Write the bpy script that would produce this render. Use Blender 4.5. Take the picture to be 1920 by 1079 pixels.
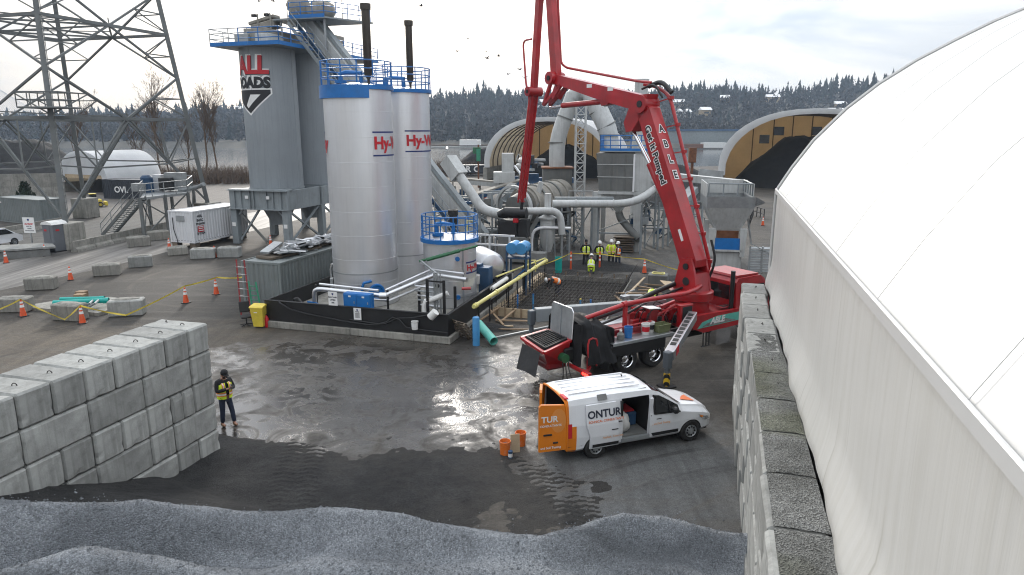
import bpy, bmesh, math, random
from mathutils import Vector, Matrix, Euler, noise as mnoise
for o in list(bpy.data.objects): bpy.data.objects.remove(o)
S = bpy.context.scene; COL = S.collection
R = math.radians
# ---------------------------------------------------------------- camera
CAM_H = 8.8; PITCH = R(13.0)
cd_ = bpy.data.cameras.new('camera'); cam = bpy.data.objects.new('camera', cd_); COL.objects.link(cam)
cd_.sensor_width = 36.0; cd_.lens = 24.0; cd_.clip_start = 0.1; cd_.clip_end = 6000
cam.location = (0, 0, CAM_H); cam.rotation_euler = (R(90) - PITCH, 0, 0)
S.camera = cam
# ---------------------------------------------------------------- sky
SUN_AZ, SUN_EL = R(-12), R(21)
sun_dir = Vector((math.sin(SUN_AZ)*math.cos(SUN_EL), math.cos(SUN_AZ)*math.cos(SUN_EL), math.sin(SUN_EL)))
W = bpy.data.worlds.new('World'); S.world = W; W.use_nodes = True
nt = W.node_tree; nt.nodes.clear()
def wn(t, **k):
    n = nt.nodes.new(t)
    for a, b in k.items(): setattr(n, a, b)
    return n
def wl(a, b): nt.links.new(a, b)
def wmath(op, a, b=None, clamp=False):
    n = wn('ShaderNodeMath', operation=op, use_clamp=clamp)
    for i, x in enumerate((a, b)):
        if x is None: continue
        if isinstance(x, (int, float)): n.inputs[i].default_value = x
        else: wl(x, n.inputs[i])
    return n.outputs[0]
tc = wn('ShaderNodeTexCoord')
sky = wn('ShaderNodeTexSky', sky_type='NISHITA', sun_disc=False); sky.sun_elevation = SUN_EL; sky.sun_rotation = SUN_AZ
sky.air_density = 1.0; sky.dust_density = 2.5
skys = wn('ShaderNodeVectorMath', operation='SCALE'); wl(sky.outputs[0], skys.inputs[0]); skys.inputs['Scale'].default_value = 0.11
sep = wn('ShaderNodeSeparateXYZ'); wl(tc.outputs['Generated'], sep.inputs[0])
el = wmath('MAXIMUM', sep.outputs[2], 0.0)
lum = wmath('MULTIPLY', wmath('ADD', wmath('MULTIPLY', el, 2.0), 1.0), 0.60)      # overcast sky law: zenith three times the horizon
mp = wn('ShaderNodeMapping'); wl(tc.outputs['Generated'], mp.inputs[0]); mp.inputs['Scale'].default_value = (1.3, 1.3, 5.0)
nz = wn('ShaderNodeTexNoise'); nz.inputs['Scale'].default_value = 2.3; nz.inputs['Detail'].default_value = 7; nz.inputs['Roughness'].default_value = 0.55; nz.inputs['Distortion'].default_value = 0.4
wl(mp.outputs[0], nz.inputs['Vector'])
cr = wn('ShaderNodeValToRGB'); wl(nz.outputs[0], cr.inputs[0])
cr.color_ramp.elements[0].position = 0.38; cr.color_ramp.elements[0].color = (0.63, 0.72, 0.85, 1)
cr.color_ramp.elements[1].position = 0.60; cr.color_ramp.elements[1].color = (1.12, 1.11, 1.09, 1)
dt = wn('ShaderNodeVectorMath', operation='DOT_PRODUCT'); wl(tc.outputs['Generated'], dt.inputs[0]); dt.inputs[1].default_value = sun_dir
glow = wmath('MULTIPLY', wmath('POWER', wmath('MAXIMUM', dt.outputs['Value'], 0.0), 7.0), 0.80)
lum2 = wmath('ADD', lum, glow)
cl = wn('ShaderNodeVectorMath', operation='SCALE'); wl(cr.outputs[0], cl.inputs[0]); wl(lum2, cl.inputs['Scale'])
# low warm light along the horizon on the sun's side
warm = wn('ShaderNodeMix', data_type='RGBA', blend_type='MULTIPLY'); wl(cl.outputs[0], warm.inputs['A']); warm.inputs['B'].default_value = (0.81, 0.715, 0.61, 1)
hz = wmath('MULTIPLY', wmath('SUBTRACT', 1.0, wmath('MULTIPLY', el, 2.6), True), wmath('MULTIPLY', wmath('SUBTRACT', 0.45, sep.outputs[0], True), 0.95), True)
wl(hz, warm.inputs['Factor'])
mx = wn('ShaderNodeMix', data_type='RGBA'); wl(skys.outputs[0], mx.inputs['A']); wl(warm.outputs['Result'], mx.inputs['B']); mx.inputs['Factor'].default_value = 0.9
bg = wn('ShaderNodeBackground'); bg.inputs['Strength'].default_value = 1.0; wl(mx.outputs['Result'], bg.inputs[0])
wo = wn('ShaderNodeOutputWorld'); wl(bg.outputs[0], wo.inputs[0])
# ---------------------------------------------------------------- veiled low sun
sl = bpy.data.lights.new('sun', 'SUN'); sl.energy = 2.2; sl.angle = R(12); sl.color = (1.0, 0.93, 0.84)
so = bpy.data.objects.new('sun', sl); COL.objects.link(so); so.rotation_euler = sun_dir.to_track_quat('Z', 'Y').to_euler()
vs = S.view_settings; vs.view_transform = 'Standard'; vs.look = 'None'; vs.exposure = 0.33; vs.gamma = 1.0; vs.use_curve_mapping = False
S.cycles.use_denoising = True; S.cycles.filter_width = 1.1; S.cycles.use_adaptive_sampling = True; S.cycles.adaptive_threshold = 0.02; S.cycles.max_bounces = 4; S.cycles.diffuse_bounces = 2; S.cycles.glossy_bounces = 2
S.cycles.transparent_max_bounces = 6; S.cycles.volume_bounces = 0; S.cycles.sample_clamp_indirect = 6.0; S.cycles.caustics_reflective = False; S.cycles.caustics_refractive = False
# ---------------------------------------------------------------- helpers
rnd = random.Random(7)
_c, _s, _F = math.cos(PITCH), math.sin(PITCH), 1280.0
def ray(x, y):
    a, b = x - 960.0, y - 540.0
    return Vector((a, _F*_c - b*_s, -(b*_c + _F*_s)))
def G(x, y, z=0.0):                       # photograph pixel -> place on the level z
    r = ray(x, y); t = (z - CAM_H)/r.z
    return Vector((r.x*t, r.y*t, z))
def V(x, y, Y):                           # photograph pixel -> place at the distance Y
    r = ray(x, y); t = Y/r.y
    return Vector((r.x*t, Y, CAM_H + r.z*t))
YAW = R(-16.8)
Ux, Uy = -math.sin(YAW), math.cos(YAW)    # the yard's own axes
Uu = Vector((Ux, Uy, 0)); Vv = Vector((Uy, -Ux, 0))
def L2(o, a, b, z=0.0):                   # yard coordinates (a to the right, b away) from a place o
    return Vector((o[0], o[1], 0)) + Vv*a + Uu*b + Vector((0, 0, z))
class MB:
    def __init__(s): s.v = []; s.f = []; s.sm = []
    def add(s, v, f, smooth=False):
        n = len(s.v); s.v += [tuple(p) for p in v]; s.f += [tuple(i + n for i in q) for q in f]; s.sm += [smooth]*len(f); return s
    def box(s, c, d, rot=None, bev=0.0):
        x, y, z = d[0]/2, d[1]/2, d[2]/2
        M = rot if isinstance(rot, Matrix) else (Matrix.Rotation(rot, 3, 'Z') if rot else None)
        c = Vector(c)
        if bev <= 0:
            p = [(-x,-y,-z),(x,-y,-z),(x,y,-z),(-x,y,-z),(-x,-y,z),(x,-y,z),(x,y,z),(-x,y,z)]
            f = [(0,3,2,1),(4,5,6,7),(0,1,5,4),(1,2,6,5),(2,3,7,6),(3,0,4,7)]
        else:
            b = min(bev, x*.9, y*.9, z*.9); p = []; ix = {}
            for sx in (-1, 1):
                for sy in (-1, 1):
                    for sz in (-1, 1):
                        for k, q in enumerate(((x, y-b, z-b), (x-b, y, z-b), (x-b, y-b, z))):
                            ix[sx, sy, sz, k] = len(p); p.append((sx*q[0], sy*q[1], sz*q[2]))
            f = []
            for sg in (-1, 1):
                f.append([ix[sg,-1,-1,0], ix[sg,1,-1,0], ix[sg,1,1,0], ix[sg,-1,1,0]][::sg])
                f.append([ix[-1,sg,-1,1], ix[-1,sg,1,1], ix[1,sg,1,1], ix[1,sg,-1,1]][::sg])
                f.append([ix[-1,-1,sg,2], ix[1,-1,sg,2], ix[1,1,sg,2], ix[-1,1,sg,2]][::sg])
            for a_ in (-1, 1):
                for b_ in (-1, 1):
                    f.append([ix[a_,b_,-1,0], ix[a_,b_,-1,1], ix[a_,b_,1,1], ix[a_,b_,1,0]][::a_*b_])
                    f.append([ix[-1,a_,b_,1], ix[-1,a_,b_,2], ix[1,a_,b_,2], ix[1,a_,b_,1]][::a_*b_])
                    f.append([ix[a_,-1,b_,2], ix[a_,-1,b_,0], ix[a_,1,b_,0], ix[a_,1,b_,2]][::a_*b_])
                    for c_ in (-1, 1): f.append([ix[a_,b_,c_,0], ix[a_,b_,c_,1], ix[a_,b_,c_,2]][::a_*b_*c_])
        s.add([c + (M @ Vector(q) if M else Vector(q)) for q in p], f); return s
    def beam(s, p, q, w, h=None, up=(0, 0, 1), bev=0.0):
        p, q = Vector(p), Vector(q); h = h or w; d = q - p; l = d.length
        if l < 1e-6: return s
        z = d/l; x = Vector(up).cross(z)
        if x.length < 1e-3: x = Vector((1, 0, 0)).cross(z)
        x.normalize(); y = z.cross(x)
        return s.box((p + q)/2, (w, h, l), Matrix((x, y, z)).transposed(), bev)
    def tube(s, p, q, r, r2=None, n=12, cap=True):
        p, q = Vector(p), Vector(q); r2 = r if r2 is None else r2; z = (q - p).normalized()
        x = Vector((0, 0, 1)).cross(z)
        if x.length < 1e-3: x = Vector((1, 0, 0))
        x.normalize(); y = z.cross(x); v = []; f = []
        for i in range(n):
            a = 2*math.pi*i/n; e = x*math.cos(a) + y*math.sin(a); v += [p + e*r, q + e*r2]
        for i in range(n):
            j = (i + 1) % n; f.append((2*i, 2*j, 2*j+1, 2*i+1))
        s.add(v, f, True)
        if cap: s.add([v[2*i] for i in range(n)][::-1], [tuple(range(n))]); s.add([v[2*i+1] for i in range(n)], [tuple(range(n))])
        return s
    def path(s, pts, r, n=8, closed=False, cap=True):
        pts = [Vector(p) for p in pts]; m = len(pts); rr = r if isinstance(r, (list, tuple)) else [r]*m; v = []; f = []; x = None
        for i, p in enumerate(pts):
            a = pts[i-1] if (i or closed) else p; b = pts[(i+1) % m] if (i < m-1 or closed) else p
            z = (b - a).normalized()
            if x is None:
                x = Vector((0, 0, 1)).cross(z)
                if x.length < 1e-3: x = Vector((1, 0, 0)).cross(z)
            x = (x - z*x.dot(z))
            if x.length < 1e-5: x = Vector((1, 0, 0)).cross(z)
            x.normalize(); y = z.cross(x)
            for k in range(n):
                t = 2*math.pi*k/n; v.append(p + (x*math.cos(t) + y*math.sin(t))*rr[i])
        for i in range(m if closed else m-1):
            i2 = (i+1) % m
            for k in range(n):
                k2 = (k+1) % n; f.append((i*n+k, i*n+k2, i2*n+k2, i2*n+k))
        s.add(v, f, True)
        if cap and not closed:
            s.add(v[:n][::-1], [tuple(range(n))]); s.add(v[-n:], [tuple(range(n))])
        return s
    def lathe(s, prof, n=32, c=(0, 0, 0), rot=None, a0=0.0, a1=2*math.pi):
        c = Vector(c); v = []; f = []; full = abs(a1 - a0 - 2*math.pi) < 1e-6; m = n if full else n + 1
        for i in range(m):
            a = a0 + (a1 - a0)*i/n
            for (r, z) in prof:
                q = Vector((r*math.cos(a), r*math.sin(a), z)); v.append(c + (rot @ q if rot else q))
        k = len(prof)
        for i in range(n):
            j = (i + 1) % m
            for t in range(k - 1): f.append((i*k+t, j*k+t, j*k+t+1, i*k+t+1))
        s.add(v, f, True); return s
    def prism(s, poly, fn, t0, t1, smooth=False):     # outline (a, b) swept from t0 to t1; fn(a, b, t) -> place
        n = len(poly); v = [fn(a, b, t0) for a, b in poly] + [fn(a, b, t1) for a, b in poly]
        s.add(v, [tuple(range(n))[::-1], tuple(range(n, 2*n))])
        s.add(v, [(i, (i+1) % n, n + (i+1) % n, n + i) for i in range(n)], smooth); return s
    def build(s, name, mat=None, parent=None, ang=35, loc=None, rz=None, **tags):
        me = bpy.data.meshes.new(name); me.from_pydata(s.v, [], s.f); me.update()
        if any(s.sm):
            me.polygons.foreach_set('use_smooth', s.sm)
            me.set_sharp_from_angle(angle=R(ang))
        o = bpy.data.objects.new(name, me); COL.objects.link(o)
        if mat is not None: me.materials.append(M[mat] if isinstance(mat, str) else mat)
        if parent is not None: o.parent = parent
        if loc is not None: o.location = loc
        if rz is not None: o.rotation_euler = (0, 0, rz)
        for k, x in tags.items(): o[k] = x
        return o
def fixn(o):                                          # consistent outward normals
    bm = bmesh.new(); bm.from_mesh(o.data); bmesh.ops.recalc_face_normals(bm, faces=bm.faces); bm.to_mesh(o.data); bm.free(); return o
def thing(name, label, cat, loc=(0, 0, 0), rz=0.0, group=None):
    o = bpy.data.objects.new(name, None); COL.objects.link(o); o.location = loc; o.rotation_euler = (0, 0, rz); o.empty_display_size = .3
    o['label'] = label; o['category'] = cat
    if group: o['group'] = group
    return o
def tag(o, label, cat, group=None):
    o['label'] = label; o['category'] = cat
    if group: o['group'] = group
    return o
def copy_tree(o, parent=None):
    c = o.copy(); COL.objects.link(c); c.parent = parent
    for ch in o.children: copy_tree(ch, c)
    return c
def place(o, loc, rz=0.0, label=None):
    c = copy_tree(o); c.location = loc; c.rotation_euler = (0, 0, rz)
    if label: c['label'] = label
    return c
# ---------------------------------------------------------------- materials
M = {}
class NT:
    def __init__(s, name):
        m = bpy.data.materials.new(name); m.use_nodes = True; s.m = m; s.t = m.node_tree; s.t.nodes.clear()
        s.out = s.n('ShaderNodeOutputMaterial'); s.b = s.n('ShaderNodeBsdfPrincipled'); s.l(s.b.outputs[0], s.out.inputs[0])
        s.co = s.n('ShaderNodeTexCoord').outputs['Object']; s.geo = s.n('ShaderNodeNewGeometry')
        M[name] = m
    def n(s, t, **k):
        x = s.t.nodes.new(t)
        for a, b in k.items(): setattr(x, a, b)
        return x
    def l(s, a, b): s.t.links.new(a, b)
    def put(s, sock, x):
        if isinstance(x, bpy.types.NodeSocket): s.l(x, sock)
        elif isinstance(x, (tuple, list)) and len(x) == 3 and sock.type == 'RGBA': sock.default_value = (*x, 1)
        else: sock.default_value = x
    def math(s, op, a, b=0.0, clamp=False):
        x = s.n('ShaderNodeMath', operation=op, use_clamp=clamp); s.put(x.inputs[0], a); s.put(x.inputs[1], b); return x.outputs[0]
    def noise(s, scale, detail=5, rough=.55, vec=None, sc=None, dist=0.0):
        x = s.n('ShaderNodeTexNoise'); x.inputs['Scale'].default_value = scale; x.inputs['Detail'].default_value = detail
        x.inputs['Roughness'].default_value = rough; x.inputs['Distortion'].default_value = dist
        v = vec or s.co
        if sc: v = s.map(v, sc)
        s.l(v, x.inputs['Vector']); return x.outputs[0]
    def map(s, v, sc=(1, 1, 1), rot=(0, 0, 0), loc=(0, 0, 0)):
        x = s.n('ShaderNodeMapping'); s.l(v, x.inputs[0]); x.inputs['Scale'].default_value = sc; x.inputs['Rotation'].default_value = rot; x.inputs['Location'].default_value = loc
        return x.outputs[0]
    def ramp(s, f, *st):
        x = s.n('ShaderNodeValToRGB'); s.l(f, x.inputs[0]); e = x.color_ramp.elements
        while len(e) < len(st): e.new(.5)
        for i, (p, c) in enumerate(st):
            e[i].position = p; e[i].color = (c, c, c, 1) if isinstance(c, (int, float)) else (*c, 1)
        return x.outputs[0]
    def mix(s, f, a, b, mode='MIX'):
        x = s.n('ShaderNodeMix', data_type='RGBA', blend_type=mode); s.put(x.inputs['Factor'], f); s.put(x.inputs['A'], a); s.put(x.inputs['B'], b); return x.outputs['Result']
    def bump(s, h, d=.02, st=.5, nrm=None):
        x = s.n('ShaderNodeBump'); x.inputs['Distance'].default_value = d; x.inputs['Strength'].default_value = st; s.l(h, x.inputs['Height'])
        if nrm: s.l(nrm, x.inputs['Normal'])
        return x.outputs[0]
    def set(s, **k):
        for a, x in k.items(): s.put(s.b.inputs[{'col': 'Base Color', 'rough': 'Roughness', 'metal': 'Metallic', 'nrm': 'Normal', 'alpha': 'Alpha', 'em': 'Emission Color', 'ems': 'Emission Strength', 'spec': 'Specular IOR Level', 'trans': 'Transmission Weight', 'ior': 'IOR', 'coat': 'Coat Weight', 'sub': 'Subsurface Weight'}[a]], x)
        return s.m
def pm(name, col, rough=.6, metal=0.0, var=.25, scale=1.5, bump=0.0, bscale=30, streak=0.0, dirt=None, dirtamt=0.0, coat=0.0, rv=.12, rand=0.0, spec=None):
    s = NT(name); a = s.noise(scale, 6, .6); f = s.ramp(a, (.3, 1 - var), (.7, 1 + var*.6))
    c = s.mix(1.0, col, f, 'MULTIPLY')
    if streak:
        st = s.noise(1.0, 4, .6, sc=(7, 7, .35)); c = s.mix(s.math('MULTIPLY', s.ramp(st, (.48, 0.0), (.72, 1.0)), streak), c, dirt or (.08, .075, .065))
    if dirtamt:
        d = s.noise(scale*2.3, 8, .7, vec=s.map(s.co, loc=(3.1, 7.7, 1.3))); c = s.mix(s.math('MULTIPLY', s.ramp(d, (.5, 0.0), (.68, 1.0)), dirtamt), c, dirt or (.08, .07, .06))
    if rand:
        oi = s.n('ShaderNodeObjectInfo'); c = s.mix(1.0, c, s.ramp(oi.outputs['Random'], (0.0, 1 - rand), (1.0, 1 + rand*.6)), 'MULTIPLY')
    ro = s.math('ADD', rough - rv/2, s.math('MULTIPLY', a, rv), True)
    s.set(col=c, rough=ro, metal=metal)
    if coat: s.set(coat=coat)
    if spec is not None: s.set(spec=spec)
    if bump: s.set(nrm=s.bump(s.noise(bscale, 6, .65), bump, .6))
    return s.m
pm('steel_grey', (.25, .28, .295), .5, 0, .18, .8, streak=.25, dirt=(.10, .095, .085), dirtamt=.2)
pm('silo_grey', (.30, .33, .355), .45, 0, .10, .35, streak=.18, dirt=(.11, .115, .12))
pm('galv', (.36, .38, .39), .45, .5, .2, 2.0, dirtamt=.15)
pm('duct_grey', (.47, .485, .48), .5, 0, .16, .9, streak=.3, dirt=(.16, .15, .135), dirtamt=.15)
pm('plant_dark', (.17, .175, .17), .65, 0, .3, 1.6, dirtamt=.35, dirt=(.11, .09, .065))
pm('dusty', (.27, .255, .225), .85, 0, .3, 1.5, bump=.01, dirtamt=.3, dirt=(.15, .13, .105))
pm('blue', (.008, .145, .44), .4, 0, .2, 1.2, dirtamt=.18, dirt=(.03, .05, .08))
pm('blue_light', (.06, .27, .55), .4, 0, .2, 1.2, dirtamt=.15)
pm('blue_dull', (.025, .075, .16), .6, 0, .3, 1.3, dirtamt=.35, dirt=(.09, .085, .075))
pm('red', (.38, .011, .015), .36, 0, .3, 1.0, streak=.2, dirt=(.13, .03, .03), dirtamt=.25, coat=.3)
pm('red_deck', (.26, .014, .018), .45, 0, .3, 1.8, dirtamt=.4, dirt=(.07, .02, .018), coat=.15)
pm('black', (.012, .012, .013), .5, 0, .3, 1.5, dirtamt=.15, dirt=(.05, .048, .045))
pm('black_matt', (.02, .02, .021), .75, 0, .35, 2.0, bump=.004)
pm('rubber', (.018, .018, .018), .8, 0, .3, 4, bump=.004, dirtamt=.35, dirt=(.07, .065, .06))
pm('white_paint', (.72, .73, .74), .4, 0, .06, 1.0, dirtamt=.12, dirt=(.4, .39, .37))
pm('van_white', (.74, .755, .78), .25, 0, .04, .8, coat=.5, dirtamt=.1, dirt=(.42, .42, .42))
pm('orange', (.72, .21, .012), .3, 0, .1, 1.0, coat=.3)
pm('cone_orange', (.62, .075, .012), .55, 0, .2, 4, dirtamt=.3, dirt=(.2, .07, .03))
pm('cone_white', (.75, .75, .74), .5, 0, .15, 5)
pm('concrete', (.33, .335, .32), .85, 0, .3, 1.6, bump=.012, bscale=18, streak=.5, dirt=(.14, .142, .13), dirtamt=.4, rand=.26)
pm('concrete_old', (.30, .29, .26), .9, 0, .3, 1.2, bump=.012, bscale=18, streak=.55, dirt=(.08, .08, .07), dirtamt=.45, rand=.2)
pm('chrome', (.75, .76, .78), .12, 1.0, .08, 3)
pm('alum', (.66, .67, .69), .32, .9, .08, 2, dirtamt=.1)
pm('tank_alu', (.70, .71, .73), .36, .72, .05, .5, streak=.15, dirt=(.42, .43, .45))
pm('glass_dark', (.012, .014, .016), .08, 0, .1, 1, spec=.6)
pm('wood', (.30, .21, .13), .8, 0, .3, 3, dirtamt=.4, dirt=(.10, .075, .05), rand=.25)
pm('ply', (.45, .35, .23), .75, 0, .25, 2, dirtamt=.35, dirt=(.18, .14, .1))
pm('pallet', (.17, .135, .10), .9, 0, .35, 3, dirtamt=.4, rand=.3)
pm('rust', (.16, .065, .03), .9, 0, .45, 3, bump=.004)
pm('rebar', (.036, .031, .028), .85, 0, .4, 3)
pm('teal', (.0, .33, .29), .4, 0, .12, 2, dirtamt=.2, dirt=(.1, .15, .13))
pm('teal_light', (.12, .46, .38), .4, 0, .12, 2, dirtamt=.2)
pm('yellow', (.68, .53, .06), .45, 0, .15, 2, dirtamt=.25, dirt=(.2, .16, .06))
pm('pale_yellow', (.68, .62, .22), .5, 0, .15, 2, dirtamt=.25, dirt=(.3, .27, .14))
pm('green', (.02, .12, .05), .45, 0, .25, 2, dirtamt=.2)
pm('green_light', (.03, .25, .14), .5, 0, .2, 2)
pm('tarp', (.013, .0135, .015), .72, 0, .4, 2, bump=.03, bscale=5, spec=.25)
pm('orange_light', (.72, .27, .06), .4, 0, .1)
pm('rubber_flap', (.022, .022, .023), .75, 0, .3, 2, dirtamt=.2, dirt=(.09, .09, .09))
pm('ink', (.02, .025, .045), .5, 0, .1)
pm('ink_black', (.015, .015, .018), .5, 0, .1)
pm('ink_red', (.52, .015, .025), .45, 0, .1)
pm('ink_blue', (.02, .035, .16), .5, 0, .1)
pm('ink_orange', (.70, .16, .04), .5, 0, .1)
pm('ink_peach', (.78, .42, .22), .5, 0, .1)
pm('ink_white', (.78, .78, .77), .5, 0, .1)
pm('brown', (.10, .072, .048), .7, 0, .3, 2)
pm('skin', (.38, .20, .14), .5, 0, .1, 8)
pm('hivis', (.62, .80, .04), .6, 0, .12, 6)
pm('hivis_orange', (.85, .20, .03), .6, 0, .1, 6)
pm('reflective', (.72, .72, .68), .35, 0, .1, 6)
pm('cloth_black', (.014, .014, .017), .9, 0, .3, 8)
pm('cloth_navy', (.018, .026, .05), .9, 0, .3, 8)
pm('boot', (.13, .065, .025), .8, 0, .3, 8)
pm('helmet', (.78, .78, .77), .3, 0, .05, 4)
pm('asphalt_pile', (.011, .011, .0115), .95, 0, .5, 1.2, bump=.05, bscale=9)
pm('plastic_white', (.72, .72, .70), .45, 0, .1, 3, dirtamt=.15, dirt=(.4, .38, .33))
pm('bucket_orange', (.74, .17, .02), .45, 0, .12, 5, dirtamt=.35, dirt=(.55, .48, .42))
pm('bucket_blue', (.02, .16, .46), .45, 0, .12, 5, dirtamt=.2, dirt=(.3, .33, .36))
pm('toilet_grey', (.13, .14, .155), .5, 0, .1, 1.5, dirtamt=.15)
pm('container_grey', (.20, .225, .225), .55, 0, .15, .8, streak=.35, dirt=(.12, .115, .1), dirtamt=.2)
pm('container_white', (.66, .67, .69), .5, 0, .06, .8, streak=.25, dirt=(.42, .40, .37), dirtamt=.1)
pm('container_navy', (.02, .026, .036), .5, 0, .2, .8, dirtamt=.2)
pm('lattice', (.155, .165, .165), .6, .3, .25, .6, dirtamt=.2, dirt=(.2, .18, .14))
pm('stack_brown', (.05, .042, .034), .35, .3, .25, 1.5, streak=.3, dirt=(.075, .06, .04))
pm('chute_grey', (.125, .13, .125), .65, 0, .22, 1.2, streak=.3, dirt=(.2, .18, .15))
pm('hydro_steel', (.11, .125, .14), .4, .2, .2, 2)
pm('bark', (.115, .08, .055), .95, 0, .35, 2, bump=.02)
pm('bird', (.02, .02, .022), .9)
pm('green_box', (.17, .19, .09), .6, 0, .15, 3)
pm('hedge', (.012, .025, .012), .9, 0, .5, 3, bump=.03, bscale=12)
for nm, cc, tr in (('membrane_far', (.74, .76, .78), .4), ('membrane_inner', (.66, .56, .41), .65), ('tan_panel', (.60, .48, .31), .5)):
    s = NT(nm); a = s.noise(.4, 5, .6); c = s.mix(1.0, cc, s.ramp(a, (.3, .88), (.7, 1.05)), 'MULTIPLY'); s.set(col=c, rough=.6); tl = s.n('ShaderNodeBsdfTranslucent'); s.l(c, tl.inputs[0]); ms = s.n('ShaderNodeMixShader'); ms.inputs[0].default_value = tr; s.l(s.b.outputs[0], ms.inputs[1]); s.l(tl.outputs[0], ms.inputs[2]); s.l(ms.outputs[0], s.out.inputs[0])
s = NT('lamp_red'); s.set(col=(.5, .01, .01), em=(1, .03, .02), ems=5.0)
s = NT('lamp_white'); s.set(col=(.9, .9, .8), em=(1, .95, .85), ems=12.0)
# membrane of the near shelter: rain streaks and a few dark runs
s = NT('membrane'); co = s.co
a = s.noise(.35, 5, .6); st = s.noise(1.0, 5, .62, sc=(0.0001, 4.5, .22)); st2 = s.noise(1.0, 3, .5, vec=s.map(s.co, (0.0001, 9.0, .14), loc=(0, 4.7, 2.2)))
c = s.mix(1.0, (.585, .58, .555), s.ramp(a, (.3, .95), (.7, 1.03)), 'MULTIPLY')
c = s.mix(s.math('MULTIPLY', s.ramp(st, (.42, 0.0), (.70, 1.0)), .38), c, (.44, .43, .385))
c = s.mix(s.math('MULTIPLY', s.ramp(st2, (.63, 0.0), (.70, 1.0)), .55), c, (.30, .29, .25))
s.set(col=c, rough=.42, nrm=s.bump(s.math('ADD', s.noise(.9, 3, .5, sc=(1, .5, .5)), s.math('MULTIPLY', st, .5)), .07, .4))
s = NT('membrane_roof'); a = s.noise(.5, 5, .6)
s.set(col=s.mix(1.0, (.55, .55, .54), s.ramp(a, (.3, .96), (.7, 1.02)), 'MULTIPLY'), rough=.42, nrm=s.bump(s.noise(.7, 3, .5), .06, .25))
s = NT('stripe'); w = s.n('ShaderNodeTexWave', wave_type='BANDS', bands_direction='DIAGONAL'); w.inputs['Scale'].default_value = 2.2; s.l(s.co, w.inputs[0])
s.set(col=s.mix(s.ramp(w.outputs[0], (.48, 0.0), (.52, 1.0)), (.015, .015, .015), (.65, .42, .02)), rough=.5)
# ================================================================ the setting
P0 = Vector((-0.7, 32.3, 0)); PW, PD, PZ = 5.3, 9.7, -0.42           # excavation: corner, width, depth, floor
def ss(a, b, x):
    t = max(0.0, min(1.0, (x - a)/(b - a))); return t*t*(3 - 2*t)
def fb(x, y, s=1.0, o=0.0): return mnoise.fractal(Vector((x*s + o, y*s, o)), 1.0, 2.0, 4)
s = NT('ground'); pos = s.geo.outputs['Position']
n1 = s.noise(.22, 7, .62, vec=pos); n2 = s.noise(1.3, 7, .65, vec=pos, dist=.5); n3 = s.noise(28, 3, .7, vec=pos); n4 = s.noise(6, 6, .7, vec=pos)
def zone(cx, cy, rx, ry, rot=0.0, soft=.35, amt=.9):
    v = s.map(s.map(pos, loc=(-cx, -cy, 0)), rot=(0, 0, rot)); v = s.map(v, (1/rx, 1/ry, 0))
    d = s.n('ShaderNodeVectorMath', operation='LENGTH'); s.l(v, d.inputs[0])
    return s.ramp(s.math('ADD', d.outputs['Value'], s.math('MULTIPLY', s.math('SUBTRACT', n2, .5), amt)), (1 - soft, 1.0), (1 + soft, 0.0))
trk = s.noise(1.0, 5, .6, vec=s.map(pos, (1.6, .16, 1), rot=(0, 0, R(17))), dist=.3)
dc = s.n('ShaderNodeVectorMath', operation='DISTANCE'); s.l(pos, dc.inputs[0]); dc.inputs[1].default_value = (-15, 41, 0); cx_ = s.n('ShaderNodeCombineXYZ'); s.l(dc.outputs['Value'], cx_.inputs[0])
trk3 = s.noise(1.15, 4, .65, vec=cx_.outputs[0]); dc2 = s.n('ShaderNodeVectorMath', operation='DISTANCE'); s.l(pos, dc2.inputs[0]); dc2.inputs[1].default_value = (9, 6, 0); cy_ = s.n('ShaderNodeCombineXYZ'); s.l(dc2.outputs['Value'], cy_.inputs[1]); trk4 = s.noise(1.4, 4, .65, vec=cy_.outputs[0])
trk2 = s.noise(1.0, 5, .6, vec=s.map(pos, (.16, 1.5, 1), rot=(0, 0, R(-14))), dist=.3)
c = s.mix(s.ramp(n1, (.35, 0.0), (.65, 1.0)), (.038, .034, .0295), (.082, .073, .062))
c = s.mix(zone(-18, 26, 12, 8, R(-20)), c, (.098, .082, .064))
c = s.mix(s.math('MULTIPLY', zone(-7, 27.5, 9, 3.2, R(-14)), .6), c, (.080, .070, .058))
c = s.mix(zone(-17, 36, 9, 7.5, R(-15)), c, (.042, .039, .035))
c = s.mix(zone(4.2, 16.8, 4.6, 3.9), c, (.115, .117, .117))
c = s.mix(zone(12, 47, 12, 9), c, (.105, .10, .092))
c = s.mix(zone(5, 43.6, 5.5, 2.4, R(-16)), c, (.020, .019, .018))
c = s.mix(zone(8.8, 37.5, 2.2, 5), c, (.028, .026, .024))
c = s.mix(zone(-36, 60, 12, 14), c, (.10, .10, .095))
c = s.mix(zone(-55, 90, 50, 25), c, (.115, .105, .095))
c = s.mix(s.math('MULTIPLY', s.ramp(trk, (.45, 0.0), (.68, 1.0)), .5), c, (.028, .026, .024))
c = s.mix(s.math('MULTIPLY', s.ramp(trk2, (.5, 0.0), (.66, 1.0)), .45), c, (.10, .094, .085))
brk = s.ramp(s.noise(.28, 4, .6, vec=s.map(pos, loc=(7, 2, 0))), (.4, 0.0), (.6, 1.0))
c = s.mix(s.math('MULTIPLY', s.math('MULTIPLY', s.ramp(trk3, (.52, 0.0), (.60, 1.0)), brk), .6), c, (.098, .086, .072))
c = s.mix(s.math('MULTIPLY', s.math('MULTIPLY', s.ramp(trk4, (.54, 0.0), (.62, 1.0)), s.math('SUBTRACT', 1.0, brk)), .55), c, (.022, .020, .018))
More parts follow.
